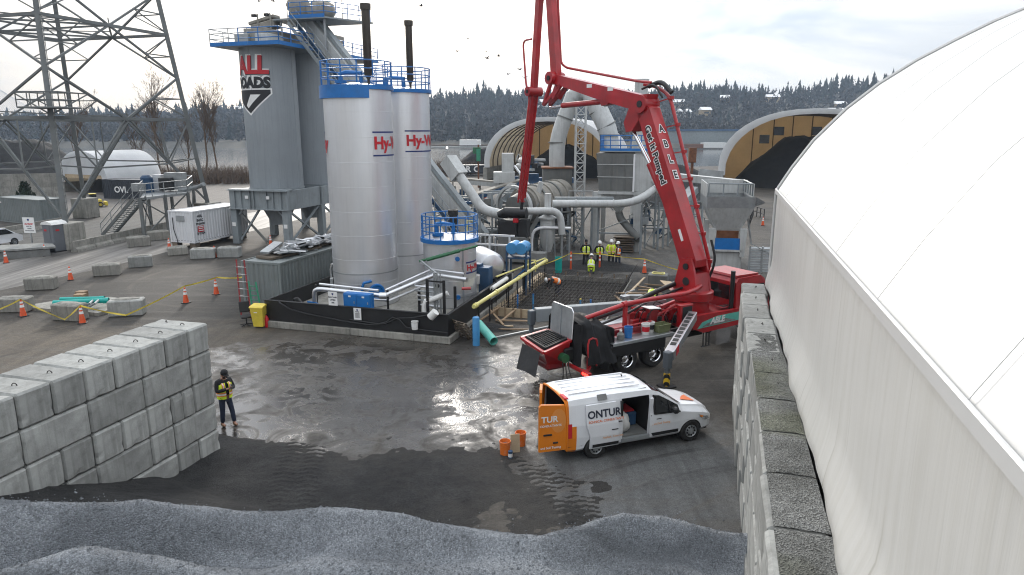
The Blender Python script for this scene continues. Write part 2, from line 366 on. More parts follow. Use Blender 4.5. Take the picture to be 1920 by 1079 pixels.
c = s.mix(1.0, c, s.ramp(n3, (.3, .62), (.7, 1.4)), 'MULTIPLY')
c = s.mix(1.0, c, s.ramp(n4, (.3, .75), (.7, 1.2)), 'MULTIPLY')
wz = s.math('MAXIMUM', zone(-1.2, 21.8, 4.0, 4.6, 0, .45, 1.6), s.math('MAXIMUM', zone(-7.2, 20.5, 3.2, 4.4, R(20), .4, 1.5), s.math('MAXIMUM', zone(-7.5, 26.5, 7.5, 2.6, R(-14), .45, 1.3), s.math('MULTIPLY', zone(-4.0, 22.5, 9, 6.5), .85))))
wet = s.math('MULTIPLY', wz, s.ramp(s.noise(.9, 6, .62, vec=pos, dist=1.0), (.34, .0), (.52, 1.0)))
pud = s.math('MULTIPLY', wz, s.ramp(s.noise(.7, 5, .6, vec=s.map(pos, loc=(5.3, 1.1, 0)), dist=1.2), (.40, 0.0), (.48, 1.0)))
c = s.mix(s.math('MULTIPLY', wet, .5), c, (.02, .019, .018))
ro = s.math('SUBTRACT', s.math('SUBTRACT', .78, s.math('MULTIPLY', wet, .44)), s.math('MULTIPLY', pud, .22))
h = s.math('ADD', s.math('MULTIPLY', n4, .6), s.math('ADD', s.math('MULTIPLY', n3, .25), s.math('MULTIPLY', s.math('ADD', s.math('ADD', trk, trk2), trk3), .4)))
bp = s.n('ShaderNodeBump'); bp.inputs['Distance'].default_value = .055; s.l(h, bp.inputs['Height']); s.l(s.math('SUBTRACT', .75, s.math('MULTIPLY', pud, .62)), bp.inputs['Strength'])
s.set(col=c, rough=ro, nrm=bp.outputs[0], spec=s.math('ADD', .3, s.math('MULTIPLY', wet, .6)))
# one sheet round the excavation, running down into the river
al = [-420, -150, -84, -60, -37, 0, PW, 30, 80, 420]
sh = {-420: 66, -150: 70, -84: 73, -60: 92, -37: 120, 0: 146, PW: 149, 30: 165, 80: 178, 420: 200}
mb = MB(); rows = 8
def gpt(i, j):
    a = al[i]; b = [-80, 0, PD, 30, 50, 60, sh[a], sh[a] + 9][j]
    return L2(P0, a, b, [0, 0, 0, 0, 0, 0, -.1, -4.5][j])
vv = [gpt(i, j) for i in range(len(al)) for j in range(rows)]
ff = [(i*rows+j, (i+1)*rows+j, (i+1)*rows+j+1, i*rows+j+1) for i in range(len(al)-1) for j in range(rows-1) if not (al[i] == 0 and j == 1)]
mb.add(vv, ff); mb.build('ground', 'ground', kind='structure')
# ---------------------------------------------------------------- worn concrete road
s = NT('road'); pos = s.geo.outputs['Position']
ru = s.noise(1.0, 6, .6, vec=s.map(pos, (1.5, .05, 1), rot=(0, 0, R(13))), dist=.25); rg = s.noise(.5, 7, .65, vec=pos); r3 = s.noise(20, 4, .7, vec=pos)
c = s.mix(s.ramp(ru, (.38, 0.0), (.62, 1.0)), (.06, .055, .05), (.235, .222, .205))
c = s.mix(s.ramp(rg, (.42, 0.0), (.7, .8)), c, (.10, .095, .086)); c = s.mix(1.0, c, s.ramp(r3, (.3, .8), (.7, 1.15)), 'MULTIPLY')
s.set(col=c, rough=.62, nrm=s.bump(s.math('ADD', ru, s.math('MULTIPLY', r3, .2)), .03, .5))
mb = MB(); ctr = [(-44, 8, 4.5), (-38.5, 24, 4.4), (-33.5, 36, 4.2), (-30.6, 46, 4.1), (-28.6, 54, 4.0), (-26.6, 63, 4.0), (-24.5, 74, 4.0), (-23.5, 84, 4.0)]
vv = []; ff = []
for i, (x, y, w) in enumerate(ctr):
    for k in range(9):
        t = k/4 - 1; vv.append((x + t*w*.96 + .25*math.sin(i*2.1 + k), y - t*w*.25, .006))
for i in range(len(ctr)-1):
    for k in range(8): ff.append((i*9+k, i*9+k+1, (i+1)*9+k+1, (i+1)*9+k))
mb.add(vv, ff); mb.build('road', 'road', kind='structure')
# ---------------------------------------------------------------- river
s = NT('river'); pos = s.geo.outputs['Position']
s.set(col=(.035, .042, .046), rough=.12, spec=.5, nrm=s.bump(s.noise(.5, 6, .6, vec=s.map(pos, (.35, 1, 1))), .06, .3))
MB().add([(-1500, 60, -2.6), (1500, 60, -2.6), (1500, 520, -2.6), (-1500, 520, -2.6)], [(0, 1, 2, 3)]).build('river', 'river', kind='structure')
# ---------------------------------------------------------------- hills across the river
def hz_(x, y):
    t = ss(470, 800, y); base = 15 + 24*ss(-520, 100, x) + 11*ss(150, 520, x)
    return -3.2 + 4.0*ss(452, 470, y) + t*base*(1 + .16*mnoise.noise(Vector((x*.008, y*.006, 1)))) + 1.2*fb(x, y, .02)*t
s = NT('hillside'); pos = s.geo.outputs['Position']; a = s.noise(.03, 8, .7, vec=pos)
s.set(col=s.mix(s.ramp(a, (.35, 0.0), (.65, 1.0)), (.035, .036, .028), (.075, .066, .05)), rough=.95)
mb = MB(); nx, ny = 90, 30; vv = []
for i in range(nx + 1):
    for j in range(ny + 1):
        x = -1350 + 2700*i/nx; y = 448 + 852*(j/ny)**1.4; vv.append((x, y, hz_(x, y)))
mb.add(vv, [(i*(ny+1)+j, (i+1)*(ny+1)+j, (i+1)*(ny+1)+j+1, i*(ny+1)+j+1) for i in range(nx) for j in range(ny)], True)
mb.build('hills', 'hillside', kind='structure')
# woods: conifers on the skyline, bare broadleaved wood below, each tree a small cloud of faces
pm('conifer', (.012, .020, .014), .95, 0, .5, .05); pm('bare_wood', (.034, .030, .024), .95, 0, .45, .04)
def in_view(x, y, m=60): return abs(x) < .80*y + m
rf = random.Random(3); mc = MB(); mw = MB()
def conifer(m, x, y, z, h, w):
    tiers = 6 if h > 13 else 4; v = []; f = []
    for k in range(tiers):
        t0 = k/tiers; zb = z + h*(.10 + .9*t0); zt = z + h*min(1.0, (.10 + .9*(t0 + 1.55/tiers))); r = w*(1 - t0)**.8*rf.uniform(.75, 1.2); n = 7; b = len(v); ph = rf.random()*6
        v.append((x, y, zt))
        for q in range(n):
            aa = ph + q*6.283/n; rr = r*(1.25 if q % 2 else .55)*rf.uniform(.7, 1.15); v.append((x + rr*math.cos(aa), y + rr*math.sin(aa), zb - h*.03*(q % 2) + rf.uniform(-.02, .02)*h))
        f += [(b, b + 1 + q, b + 1 + (q + 1) % n) for q in range(n)]
    m.add(v, f)
def bare(m, x, y, z, h, w):
    v = []; f = []
    for k in range(26):
        aa = rf.random()*6.283; u = rf.random()**.5; zz = z + h*(.15 + .85*rf.random()); rr = w*u*math.sin(math.pi*min(1, max(.08, (zz - z)/h)))**.6
        px, py = x + rr*math.cos(aa), y + rr*math.sin(aa); q = w*.45
        b = len(v); v += [(px + rf.uniform(-q, q), py + rf.uniform(-q, q), zz + rf.uniform(-q, q)*1.3) for _ in range(3)]; f.append((b, b+1, b+2))
    m.add(v, f)
n = 0
while n < 1500:                                   # crest of the hill
    y = rf.uniform(700, 900); x = rf.uniform(-.85*y, .85*y)
    dens = .35 + .65*ss(-.3, .3, mnoise.noise(Vector((x*.012, y*.004, 4)))) 
    if rf.random() > dens: continue
    h = rf.uniform(9, 17) + 9*max(0, mnoise.noise(Vector((x*.02, 0, 9)))) + (5 if rf.random() < .12 else 0) + 3*ss(100, 500, x); conifer(mc, x, y, hz_(x, y) - .5, h, h*rf.uniform(.17, .26)); n += 1
for _ in range(520):
    y = rf.uniform(478, 720); x = rf.uniform(-.85*y, .85*y); h = rf.uniform(8, 16); conifer(mc, x, y, hz_(x, y) - .5, h, h*.22)
for _ in range(3400):
    y = rf.uniform(470, 760); x = rf.uniform(-.85*y, .85*y); h = rf.uniform(6, 13); bare(mw, x, y, hz_(x, y) - .5, h, h*.42)
mc.build('forest', 'conifer', kind='stuff', label='dark conifers along the crest of the far hill')
mw.build('woods', 'bare_wood', kind='stuff', label='bare grey wood covering the hillside across the river')
# ---------------------------------------------------------------- dark fines and gravel in the bay
s = NT('fines'); pos = s.geo.outputs['Position']; a = s.noise(.8, 8, .65, vec=pos); b = s.noise(38, 3, .7, vec=pos); v = s.n('ShaderNodeTexVoronoi'); v.inputs['Scale'].default_value = 42; s.l(pos, v.inputs['Vector'])
c = s.mix(s.ramp(a, (.35, 0.0), (.68, 1.0)), (.013, .0132, .0138), (.034, .0338, .0335)); c = s.mix(1.0, c, s.ramp(v.outputs['Color'], (.1, .5), (.9, 1.7)), 'MULTIPLY'); sz = s.n('ShaderNodeSeparateXYZ'); s.l(pos, sz.inputs[0]); c = s.mix(s.ramp(s.math('ADD', sz.outputs[2], s.math('MULTIPLY', s.math('SUBTRACT', s.noise(2.5, 6, .7, vec=pos), .5), .09)), (.0, .6), (.045, 0.0)), c, (.05, .046, .041))
s.set(col=c, rough=.82, nrm=s.bump(s.math('ADD', b, v.outputs['Distance']), .03, .8), spec=.3)
s = NT('gravel'); pos = s.geo.outputs['Position']; a = s.noise(.5, 7, .6, vec=pos); v = s.n('ShaderNodeTexVoronoi'); v.inputs['Scale'].default_value = 34; s.l(pos, v.inputs['Vector'])
v2 = s.n('ShaderNodeTexVoronoi'); v2.inputs['Scale'].default_value = 75; s.l(pos, v2.inputs['Vector'])
c = s.mix(s.ramp(a, (.3, 0.0), (.7, 1.0)), (.21, .228, .25), (.33, .35, .375)); c = s.mix(1.0, c, s.ramp(v.outputs['Color'], (.1, .68), (.9, 1.32)), 'MULTIPLY'); c = s.mix(1.0, c, s.ramp(v2.outputs['Color'], (.1, .7), (.9, 1.3)), 'MULTIPLY'); face_shade = s.noise(.75, 4, .5, vec=s.map(pos, (.28, 1.0, .4), rot=(0, 0, R(12)), loc=(1.7, .45, 0)), dist=.6); c = s.mix(s.math('MULTIPLY', s.ramp(face_shade, (.45, 0.0), (.62, 1.0)), .55), c, (.075, .083, .092))  # shade of the heap's near faces put into the colour as dark bands
s.set(col=c, rough=.85, nrm=s.bump(s.math('ADD', s.math('MULTIPLY', v.outputs['Distance'], -1.0), s.math('MULTIPLY', v2.outputs['Distance'], -.5)), .05, 1.0))
foot = [(-14, 10.0), (-9.4, 11.9), (-6.95, 12.9), (-5.7, 13.25), (-3.8, 13.7), (-2.6, 13.35), (-1.4, 13.4), (-.7, 13.65), (.5, 13.5), (1.4, 13.9), (2.4, 14.55), (3.3, 14.35), (4.3, 13.6), (5.2, 13.2), (9, 13)]
def lerp(tab, x):
    for (x0, y0), (x1, y1) in zip(tab, tab[1:]):
        if x <= x1: return y0 + (y1 - y0)*max(0, (x - x0)/(x1 - x0))
    return tab[-1][1]
def slope_h(x, y):
    d = (x + 8.55)*-.387 + (y - 16.0)*-.923; return .5*d*ss(-.1, .9, d) if d < 3.4 else 1.7 + .45*ss(3.4, 4.9, d)
def heap_h(x, y):
    d = lerp(foot, x + .12*fb(x, y, .35)) - y + .10*fb(x, y, .7, 5)
    B = lerp([(-13, .0), (-9.4, .05), (-7.6, .22), (-6.4, .25), (-4.8, .30), (-3.6, .42), (-2, .6), (0, .62), (3, .45), (6, .9)], x)
    lf = ss(-2.5, -5.5, x); h = slope_h(x, y)*ss(-.3, .1, d) + (.46 - .28*lf)*ss(-.15, 1.7, d) + B*ss(.4, 1.5, d); dc = 1.25 + .2*fb(x, 0, .4, 6); h -= (.55 + .30*max(0, h))*ss(dc, dc + 1.0, d); q = lerp([(-12, .0), (-9.3, .15), (-8.2, .85), (-7.2, .95), (-6.0, .6), (-4.6, .12), (-3.6, .3), (-2, .22), (1, .35), (4, .2)], x); dr = 2.9 - .5*ss(-5, -2, x); h += q*ss(dr - .9, dr, d) - (q + .5)*ss(dr + .05, dr + 1.3, d)
    return h + .035*fb(x, y, .6, 2) + .012*fb(x, y, 3.5, 8) - .05 - .25*ss(0, -.5, d)
def grid(name, mat, x0, x1, y0, y1, st, fn, cut=None, **k):
    nx = int((x1 - x0)/st); ny = int((y1 - y0)/st); vv = []; ok = []
    for i in range(nx + 1):
        for j in range(ny + 1):
            x, y = x0 + i*st, y0 + j*st; z = fn(x, y); vv.append((x, y, z))
    ff = []
    for i in range(nx):
        for j in range(ny):
            q = (i*(ny+1)+j, (i+1)*(ny+1)+j, (i+1)*(ny+1)+j+1, i*(ny+1)+j+1)
            if max(vv[t][2] for t in q) < -.04: continue
            if cut and cut(vv[q[0]][0], vv[q[0]][1]): continue
            ff.append(q)
    return MB().add(vv, ff, True).build(name, mat, ang=180, **k)
WL = Vector((-8.08, 17.5, 0)); WR = Vector((7.72, 22.45, 0))          # far corners of the two block walls
def la(p, x, y): d = Vector((x - p.x, y - p.y, 0)); return d.dot(Vv), d.dot(Uu)
def behind(x, y):
    a, b = la(WL, x, y)
    if a < -.25 and b < .1: return True
    a, b = la(WR, x, y); return a > .35
tracks = [(-5.9, .22, .035), (-5.25, .22, .035), (.75, .42, -.03), (1.3, .42, -.03)]
def fines_h(x, y):
    a, b = la(WL, x, y)
    ap = .22*math.exp(-max(a, 0)/1.1)*ss(1.6, -.4, b)*ss(-4, -1.5, b) + slope_h(x, y)
    dd = math.hypot((x + 3.6)/6.0, (y - 15.3)/3.3) + .22*fb(x, y, .35, 3)
    h = ap + .05*(1 - dd)*1.3 + .03*fb(x, y, .8, 1) + .012*fb(x, y, 4, 6)
    for x0, sl_, cu in tracks:
        e = 16 - y; w = (x - x0 - sl_*e - cu*e*e)*.92
        if abs(w) < .25: h += (.010 if ((y*4.4 + abs(w)*1.9) % 1.0) < .5 else -.010)*min(1, 2.2*max(0, .75 + fb(x, y, .5, 11)))
    return h - .012 if lerp(foot, x) - y < .7 else -1.0
grid('asphalt_fines', 'fines', -10.6, 3.6, 11.4, 19.2, .05, fines_h, behind, kind='stuff', label='dark crushed asphalt spread over the bay with tyre prints')
grid('gravel', 'gravel', -14, 7.5, 5.5, 16.2, .075, heap_h, behind, kind='stuff', label='heap of pale blue grey gravel filling the front of the bay')
rs0 = random.Random(77); ms_ = MB(); ns_ = 0
while ns_ < 9000:
    x, y = rs0.uniform(-11.5, 5.2), rs0.uniform(8.5, 15.6); d = lerp(foot, x) - y
    if d < -.9 or (d < 0 and rs0.random() > .22*math.exp(d*3)) or behind(x, y): continue
    z = heap_h(x, y) if d > .05 else max(0.0, fines_h(x, y)); r = rs0.uniform(.012, .024)*(2.0 if rs0.random() < .05 else 1); a = rs0.random()*3
    c, s1 = math.cos(a)*r, math.sin(a)*r; k = rs0.uniform(.5, .9)*r
    ms_.add([(x + c, y + s1, z), (x - s1, y + c, z), (x - c*.8, y - s1*.8, z), (x + s1, y - c, z), (x + s1*.3, y, z + k*1.5)], [(0, 1, 4), (1, 2, 4), (2, 3, 4), (3, 0, 4)]); ns_ += 1
ms_.build('gravel_stones', 'gravel', kind='stuff', label='loose stones scattered over the gravel heap and its foot')
# ================================================================ concrete block walls
def blockmesh(name, d, bev=.045):
    me_o = MB().box((0, 0, 0), d, None, bev).build(name, 'concrete'); me = me_o.data; bpy.data.objects.remove(me_o)
    bm = bmesh.new(); bm.from_mesh(me); bmesh.ops.subdivide_edges(bm, edges=[e for e in bm.edges if e.calc_length() > .2], cuts=4, use_grid_fill=True); hs_ = Vector(d)/2; sd = len(bpy.data.meshes)*1.7
    for v in bm.verts:
        q = v.co; edge = sum(1 for i in range(3) if abs(q[i]) > hs_[i] - bev*1.2); n_ = mnoise.noise(q*4.3 + Vector((sd, 0, 0)))
        v.co = q*(1 - (max(0, n_ - .2)*.10 if edge >= 2 else 0)) + Vector((mnoise.noise(q*3 + Vector((sd, 9, 0))), mnoise.noise(q*3 + Vector((sd, 0, 9))), mnoise.noise(q*3 + Vector((9, sd, 0)))))*.005
    bm.to_mesh(me); bm.free(); return me
BH = .76
bm_heads = [blockmesh('block_header', (1.50, .745, .745)) for _ in range(4)]; bm_strs = [blockmesh('block_stretcher', (.745, 1.505, .745)) for _ in range(4)]; bm_head, bm_str = bm_heads[0], bm_strs[0]; bm_half = blockmesh('block_half', (1.50, .365, .745))
hk = MB(); hk.path([(-.05, 0, 0), (-.045, 0, .03), (-.015, 0, .055), (.015, 0, .055), (.045, 0, .03), (.05, 0, 0)], .010, 6)
hko = hk.build('lifting_loop', 'rebar'); hook_me = hko.data; bpy.data.objects.remove(hko)
def inst(name, me, parent, loc, rz=0.0):
    o = bpy.data.objects.new(name, me); COL.objects.link(o); o.parent = parent; o.location = loc; o.rotation_euler = (0, 0, rz); return o
rb = random.Random(11)
wl_ = thing('concrete_block_wall', 'stepped end of the grey concrete block wall beside the worker with the phone', 'wall', WL, YAW)
pat = {4: 'H'*14, 3: 'HSSSSSS', 2: 'HhhHHHHHHHHHH', 1: 'SHSHHSHS', 0: 'HHSHHSHHS'}
for cz, row in pat.items():
    y = 0.0
    for q in row:
        w = {'H': .76, 'S': 1.52, 'h': .38}[q]; y -= w
        me = {'H': rb.choice(bm_heads), 'S': rb.choice(bm_strs), 'h': bm_half}[q]; dx = -.76 if q != 'S' else -.38
        b = inst('block', me, wl_, (dx + rb.uniform(-.015, .012), y + w/2, .38 + BH*cz), R(rb.uniform(-.5, .5)))
        if cz == 4:
            inst('lifting_loop', hook_me, b, (.25, 0, .37), R(20))
            if y > -1: inst('lifting_loop', hook_me, b, (-.35, .1, .37), R(-30))
    if row.count('S') > 2:                       # rear leaf behind the long blocks
        for k in range(7): inst('block', bm_str, wl_, (-1.14, -.76 - 1.52*k, .38 + BH*cz))
wr_ = thing('concrete_block_wall', 'tall narrow concrete block wall running along the white shelter', 'wall', WR, YAW)
for cz in range(5):
    y = 0.0 if cz % 2 == 0 else .0
    k = 0
    while y > -20:
        w = .76 if (k == 0 and cz % 2 == 1) else 1.52
        me = rb.choice(bm_strs) if w > 1 else None; off = rb.uniform(-.03, .03) + .05*math.sin(y*.5)
        if me is None:
            me = bm_half_s if 'bm_half_s' in globals() else None
            if me is None: bm_half_s = blockmesh('block_square', (.745, .745, .745)); me = bm_half_s
        b = inst('block', me, wr_, (.38 + off, y - w/2, .38 + BH*cz), R(rb.uniform(-.9, .9)))
        if cz == 4 and y > -11: inst('lifting_loop', hook_me, b, (.05, .1, .37), R(90 + rb.uniform(-30, 30)))
        y -= w; k += 1
# gravel spilled on the near block tops
mb = MB(); ngv = 0
for k in range(3, 13):
    vv = []; nx, ny = 12, 22; dens = ss(3, 6, k)
    for i in range(nx + 1):
        for j in range(ny + 1):
            a = .05 + .69*i/nx; b = -1.52*k - 1.47*j/ny - .02; p = L2(WR, a, b)
            e = min(a - .02, .76 - a)*3 + .25*fb(p.x, p.y, 2.2, 4); e2 = min(-(b + 1.52*k), b + 1.52*(k+1))*4
            vv.append((p.x, p.y, 3.79 + .035*min(1, e, e2 + .3)*(dens + .2) + .012*fb(p.x, p.y, 6, 3) + (dens - 1)*.02 + .01))
    mb.add(vv, [(i*(ny+1)+j, (i+1)*(ny+1)+j, (i+1)*(ny+1)+j+1, i*(ny+1)+j+1) for i in range(nx) for j in range(ny)], True)
s = NT('spill'); pos = s.geo.outputs['Position']; v = s.n('ShaderNodeTexVoronoi'); v.inputs['Scale'].default_value = 45; s.l(pos, v.inputs['Vector']); a = s.noise(.8, 6, .6, vec=pos)
c = s.mix(s.ramp(a, (.35, 0.0), (.65, 1.0)), (.085, .088, .082), (.21, .215, .21)); c = s.mix(s.ramp(s.noise(.35, 3, .5, vec=s.map(pos, loc=(2, 3, 0))), (.52, 0.0), (.62, .45)), c, (.075, .085, .02))
c = s.mix(1.0, c, s.ramp(v.outputs['Color'], (.1, .45), (.9, 1.6)), 'MULTIPLY'); s.set(col=c, rough=.9, nrm=s.bump(v.outputs['Distance'], .04, 1.0))
mb.build('spilled_gravel', 'spill', ang=180, kind='stuff', label='grey gravel spilled on top of the narrow block wall')
# ================================================================ the near fabric shelter
DO = L2(WR, .86, -.2)
prof = [(0, 6.88), (.06, 7.0), (.41, 7.63), (.96, 8.47), (1.78, 9.40), (2.6, 10.12), (3.52, 10.76), (4.43, 11.28), (5.3, 11.74), (6.16, 12.12), (7.6, 12.6), (9.2, 12.9), (11.0, 13.0)]
fs = thing('fabric_shelter', 'huge near white fabric shelter rising behind the block wall', 'shelter', DO, YAW)
LEN = 34.0
def sheet(name, mat, prof, y0, y1, ny, fn=lambda p, y: p, parent=None, ang=40):
    vv = []; k = len(prof); ff = []
    for j in range(ny + 1):
        y = y0 + (y1 - y0)*j/ny
        for (x, z) in prof: q = fn((x, z), y); vv.append((q[0], y, q[1]))
    for j in range(ny):
        for t in range(k - 1): ff.append((j*k+t, j*k+t+1, (j+1)*k+t+1, (j+1)*k+t))
    return MB().add(vv, ff, True).build(name, mat, parent, ang)
def puff(p, y):
    s_ = abs(math.sin(math.pi*y/3.05)); d = .015*(s_**.6 - 1) if p[0] > .03 else 0
    return (p[0] - d*.6, p[1] + d*.8)
full = prof + [(22 - x, z) for x, z in prof[-2::-1]]
sheet('roof_membrane', 'membrane_roof', full, -LEN, 0, 134, puff, fs)
def wallf(p, y):
    x, z = p; f = ss(4.3, 3.1, z); wv = .10*math.sin(y*2.1 + 1.3*math.sin(y*.7)) + .05*math.sin(y*5.3)
    return (x + f*(wv*.6 - .02) - .10*math.sin(max(0, min(1, (4.6 - z)/1.3))*math.pi)*(1 + .4*math.sin(y*1.1)), z)
sheet('side_membrane', 'membrane', [(.015, 6.86), (.015, 6.2), (.02, 5.4), (.03, 4.8), (.035, 4.5), (.02, 4.2), (0, 4.0), (-.02, 3.85), (.05, 3.7), (.12, 3.5), (.16, 2.9)], -LEN, 0, 260, wallf, fs)
sheet('side_membrane', 'membrane', [(22, 6.86), (22, 3.4), (22, 0)], -LEN, 0, 30, parent=fs)
sheet('base_board', 'concrete_old', [(.35, 3.6), (.35, 0)], -LEN, 0, 10, parent=fs)
ev = MB()
for x, w, h in ((-.03, .05, .16),): ev.box((x, -LEN/2, 6.90), (w, LEN, h), None, .015)
ev.build('eave_strip', 'membrane_roof', fs)
for k in range(12):                               # laced seams over each truss
    y = -3.05*k; m = MB(); m.path([(x - .02, y if k else -.03, z + .02) for x, z in full], .004 if k else .05, 6); m.build('seam', 'membrane_roof', fs)
m = MB(); m.path([(-.02, -.03, 3.3), (-.02, -.03, 6.9)], .05, 6); m.build('edge_tube', 'membrane_roof', fs)
for k in range(1, 12):
    m = MB(); m.path([(x + .18, -3.05*k, z - .2) for x, z in full], .06, 6); m.build('truss', 'galv', fs)
# ================================================================ shelters further off
def shelter(name, label, o, yaw, half, zs, rise, length, nr, pile=True, back=True, win=False, open_side='front', seams=False, rows=None, wallh=2.2):
    t = thing(name, label, 'shelter', o, yaw)
    pr = [(-half, wallh)] + [(-half*math.cos(a)**.85 if math.cos(a) > 0 else (half*abs(math.cos(a))**.85), zs + rise*math.sin(a)) for a in [math.pi*k/20 for k in range(21)]] + [(half, wallh)]
    th = 1.0
    outer = sheet('roof_membrane', 'membrane_far', pr, 0, length, 8, parent=t)
    inn = [(x*(1 - .35/half), z - .3 if z > zs else z) for x, z in pr]
    sheet('lining', 'membrane_inner', inn, .2, length, 8, parent=t)
    # front hem: fabric wrapped round the first arch
    vv = []; ff = []
    for (x, z), (xi, zi) in zip(pr, [(x*(1 - th/half), z - (th*.75 if z > zs + .3 else 0)) for x, z in pr]): vv += [(x, -.02, z), (xi, .05, zi)]
    for k in range(len(pr) - 1): ff.append((2*k, 2*k+2, 2*k+3, 2*k+1))
    MB().add(vv, ff, True).build('front_hem', 'membrane_far', t)
    for k in range(nr):
        y = .6 + (length - 1)*k/max(1, nr - 1); m = MB(); m.path([(x*(1 - .55/half), y, z - .45 if z > zs else z) for x, z in pr], .11, 4); m.build('arch_rib', 'brown', t)
    for fx in (-.93, -.80, -.6, -.3, 0, .3, .6, .8, .93):
        zz = zs + rise*math.sqrt(max(0, 1 - abs(fx)**2.3)) - .55; m = MB(); m.beam((fx*half, .5, zz), (fx*half, length - .4, zz), .09); m.build('purlin', 'brown', t)
    if back:
        bp_ = [(x*(1 - .3/half), z - .25 if z > zs else z) for x, z in pr]
        MB().prism([(-half*.97, 0), (half*.97, 0)] + bp_[::-1][0:], lambda a, b, q: Vector((a, q, b)), length - .3, length - .2).build('end_wall', 'tan_panel', t)
        for fx in (-.62, -.36, -.12, .12, .36, .62):
            zz = zs + rise*math.sqrt(max(0, 1 - abs(fx)**2.3)) - .5; MB().beam((fx*half, length - .42, 0), (fx*half, length - .42, zz), .18, .14, up=(0, 1, 0)).build('end_post', 'brown', t)
        if win:
            for wx, wz in ((-.29, .60), (-.47, .42), (.18, .60), (.36, .42)):
                MB().box((wx*half, length - .36, zs + rise*wz), (1.7, .06, 1.5)).build('wall_vent', 'glass_dark', t)
    for sx in (-1, 1): MB().box((sx*(half - .1), length/2, wallh/2 - .02), (.75, length, wallh), None, .05).build('footing_wall', 'concrete_old', t)
    return t
def pile_mesh(o, yaw, rx, ry, h, seed, top=.25, mat='asphalt_pile', n=44, flat=1.0):
    vv = []; ff = []; m = n
    for i in range(m + 1):
        rr = i/m
        for j in range(n):
            a = 2*math.pi*j/n; x, y = rx*rr*math.cos(a), ry*rr*math.sin(a)
            k = 1 - max(0, (rr - top)/(1 - top)); z = h*(k**.92) + (.10*h*fb(x, y, .22, seed) + .025*h*fb(x, y, .9, seed))*min(1, k*3)
            vv.append((x, y, z - .1))
    for i in range(m):
        for j in range(n): ff.append((i*n+j, (i+1)*n+j, (i+1)*n+(j+1) % n, i*n+(j+1) % n))
    o_ = MB().add(vv, ff, True).build('stockpile', mat, None, 180); o_.location = o; o_.rotation_euler = (0, 0, yaw); return o_
sA = shelter('fabric_shelter', 'white arched shelter with a ribbed tan inside behind the grey baghouse', (6.2, 122, 0), R(-15), 11.6, 3.4, 7.6, 26, 9)
tag(pile_mesh((10.5, 137, 0), 0, 9.5, 8, 5.8, 2), 'black stockpile inside the shelter with the ribbed tan lining', 'stockpile')
sB = shelter('fabric_shelter', 'white arched shelter with a tan end wall and four square vents', (43.6, 100, 0), R(-18), 13.2, 3.8, 8.0, 26, 7, win=True)
tag(pile_mesh((48.5, 113, 0), R(-19), 12.3, 11, 7.6, 5, .35), 'tall black stockpile in the shelter with square vents', 'stockpile')
oC = G(150, 362); sC = shelter('fabric_shelter', 'low white dome shelter beyond the pylon with an open dark bay', (-61.0, 98, 0), R(-26), 5.4, 1.6, 4.3, 8.5, 4, wallh=1.4)
MB().prism([(-5.2, 2.6), (5.2, 2.6), (4.6, 4.1), (3.0, 5.3), (0, 5.85), (-3.0, 5.3), (-4.6, 4.1)], lambda a, b, q: Vector((a, q, b)), .1, .16).build('front_cloth', 'membrane_far', sC)
MB().box((0, .2, 2.35), (10, .15, .5)).build('header_board', 'ply', sC)
tag(pile_mesh((-58.5, 103, 0), 0, 4.4, 4, 3.2, 41, .3), 'black mound added to darken the inside of the low white dome', 'stockpile')  # pile added so that the inside of the dome reads dark
# ================================================================ shared builders for metalwork and lettering
wl_['kind'] = 'thing'; wr_['kind'] = 'thing'
def basis(o): return Matrix.Translation(o.location) @ o.rotation_euler.to_matrix().to_4x4()
def bw(mb, name, mat, t, ang=35, parent=None, **k):      # shape given in world coordinates, linked under the thing t
    o = mb.build(name, mat, parent or t, ang, **k); o.data.transform(basis(t).inverted()); return o
def textverts(txt, size, bold=0.0, space=1.0, shear=0.0, step=None):
    cu = bpy.data.curves.new('lettering', 'FONT'); cu.body = txt; cu.size = size; cu.offset = bold; cu.space_character = space; cu.shear = shear; cu.resolution_u = 3
    ob = bpy.data.objects.new('lettering', cu); me = bpy.data.meshes.new_from_object(ob)
    bm = bmesh.new(); bm.from_mesh(me)
    if step and len(bm.verts):
        xs = [v.co.x for v in bm.verts]; x = min(xs) + step
        while x < max(xs):
            bmesh.ops.bisect_plane(bm, geom=list(bm.verts) + list(bm.edges) + list(bm.faces), plane_co=(x, 0, 0), plane_no=(1, 0, 0)); x += step
    bm.verts.ensure_lookup_table(); bm.verts.index_update()
    v = [tuple(a.co) for a in bm.verts]; f = [tuple(a.index for a in q.verts) for q in bm.faces]; bm.free()
    bpy.data.objects.remove(ob); bpy.data.curves.remove(cu); bpy.data.meshes.remove(me); return v, f
def text(txt, size, mat, parent, fn, bold=0.0, align='l', space=1.0, shear=0.0, step=None, name='lettering'):
    v, f = textverts(txt, size, bold, space, shear, step)
    if not v: return None
    x0, x1 = min(p[0] for p in v), max(p[0] for p in v); off = {'l': 0, 'c': -(x0 + x1)/2, 'r': -x1}[align]
    return MB().add([fn(p[0] + off, p[1]) for p in v], f).build(name, mat, parent)
def flat(o, ex, ey):                                       # lettering laid on a plane: origin and its two directions
    o, ex, ey = Vector(o), Vector(ex).normalized(), Vector(ey).normalized(); return lambda a, b: o + ex*a + ey*b
def wrap(r, th0, z0): return lambda a, b: Vector((r*math.sin(th0 + a/r), -r*math.cos(th0 + a/r), z0 + b))
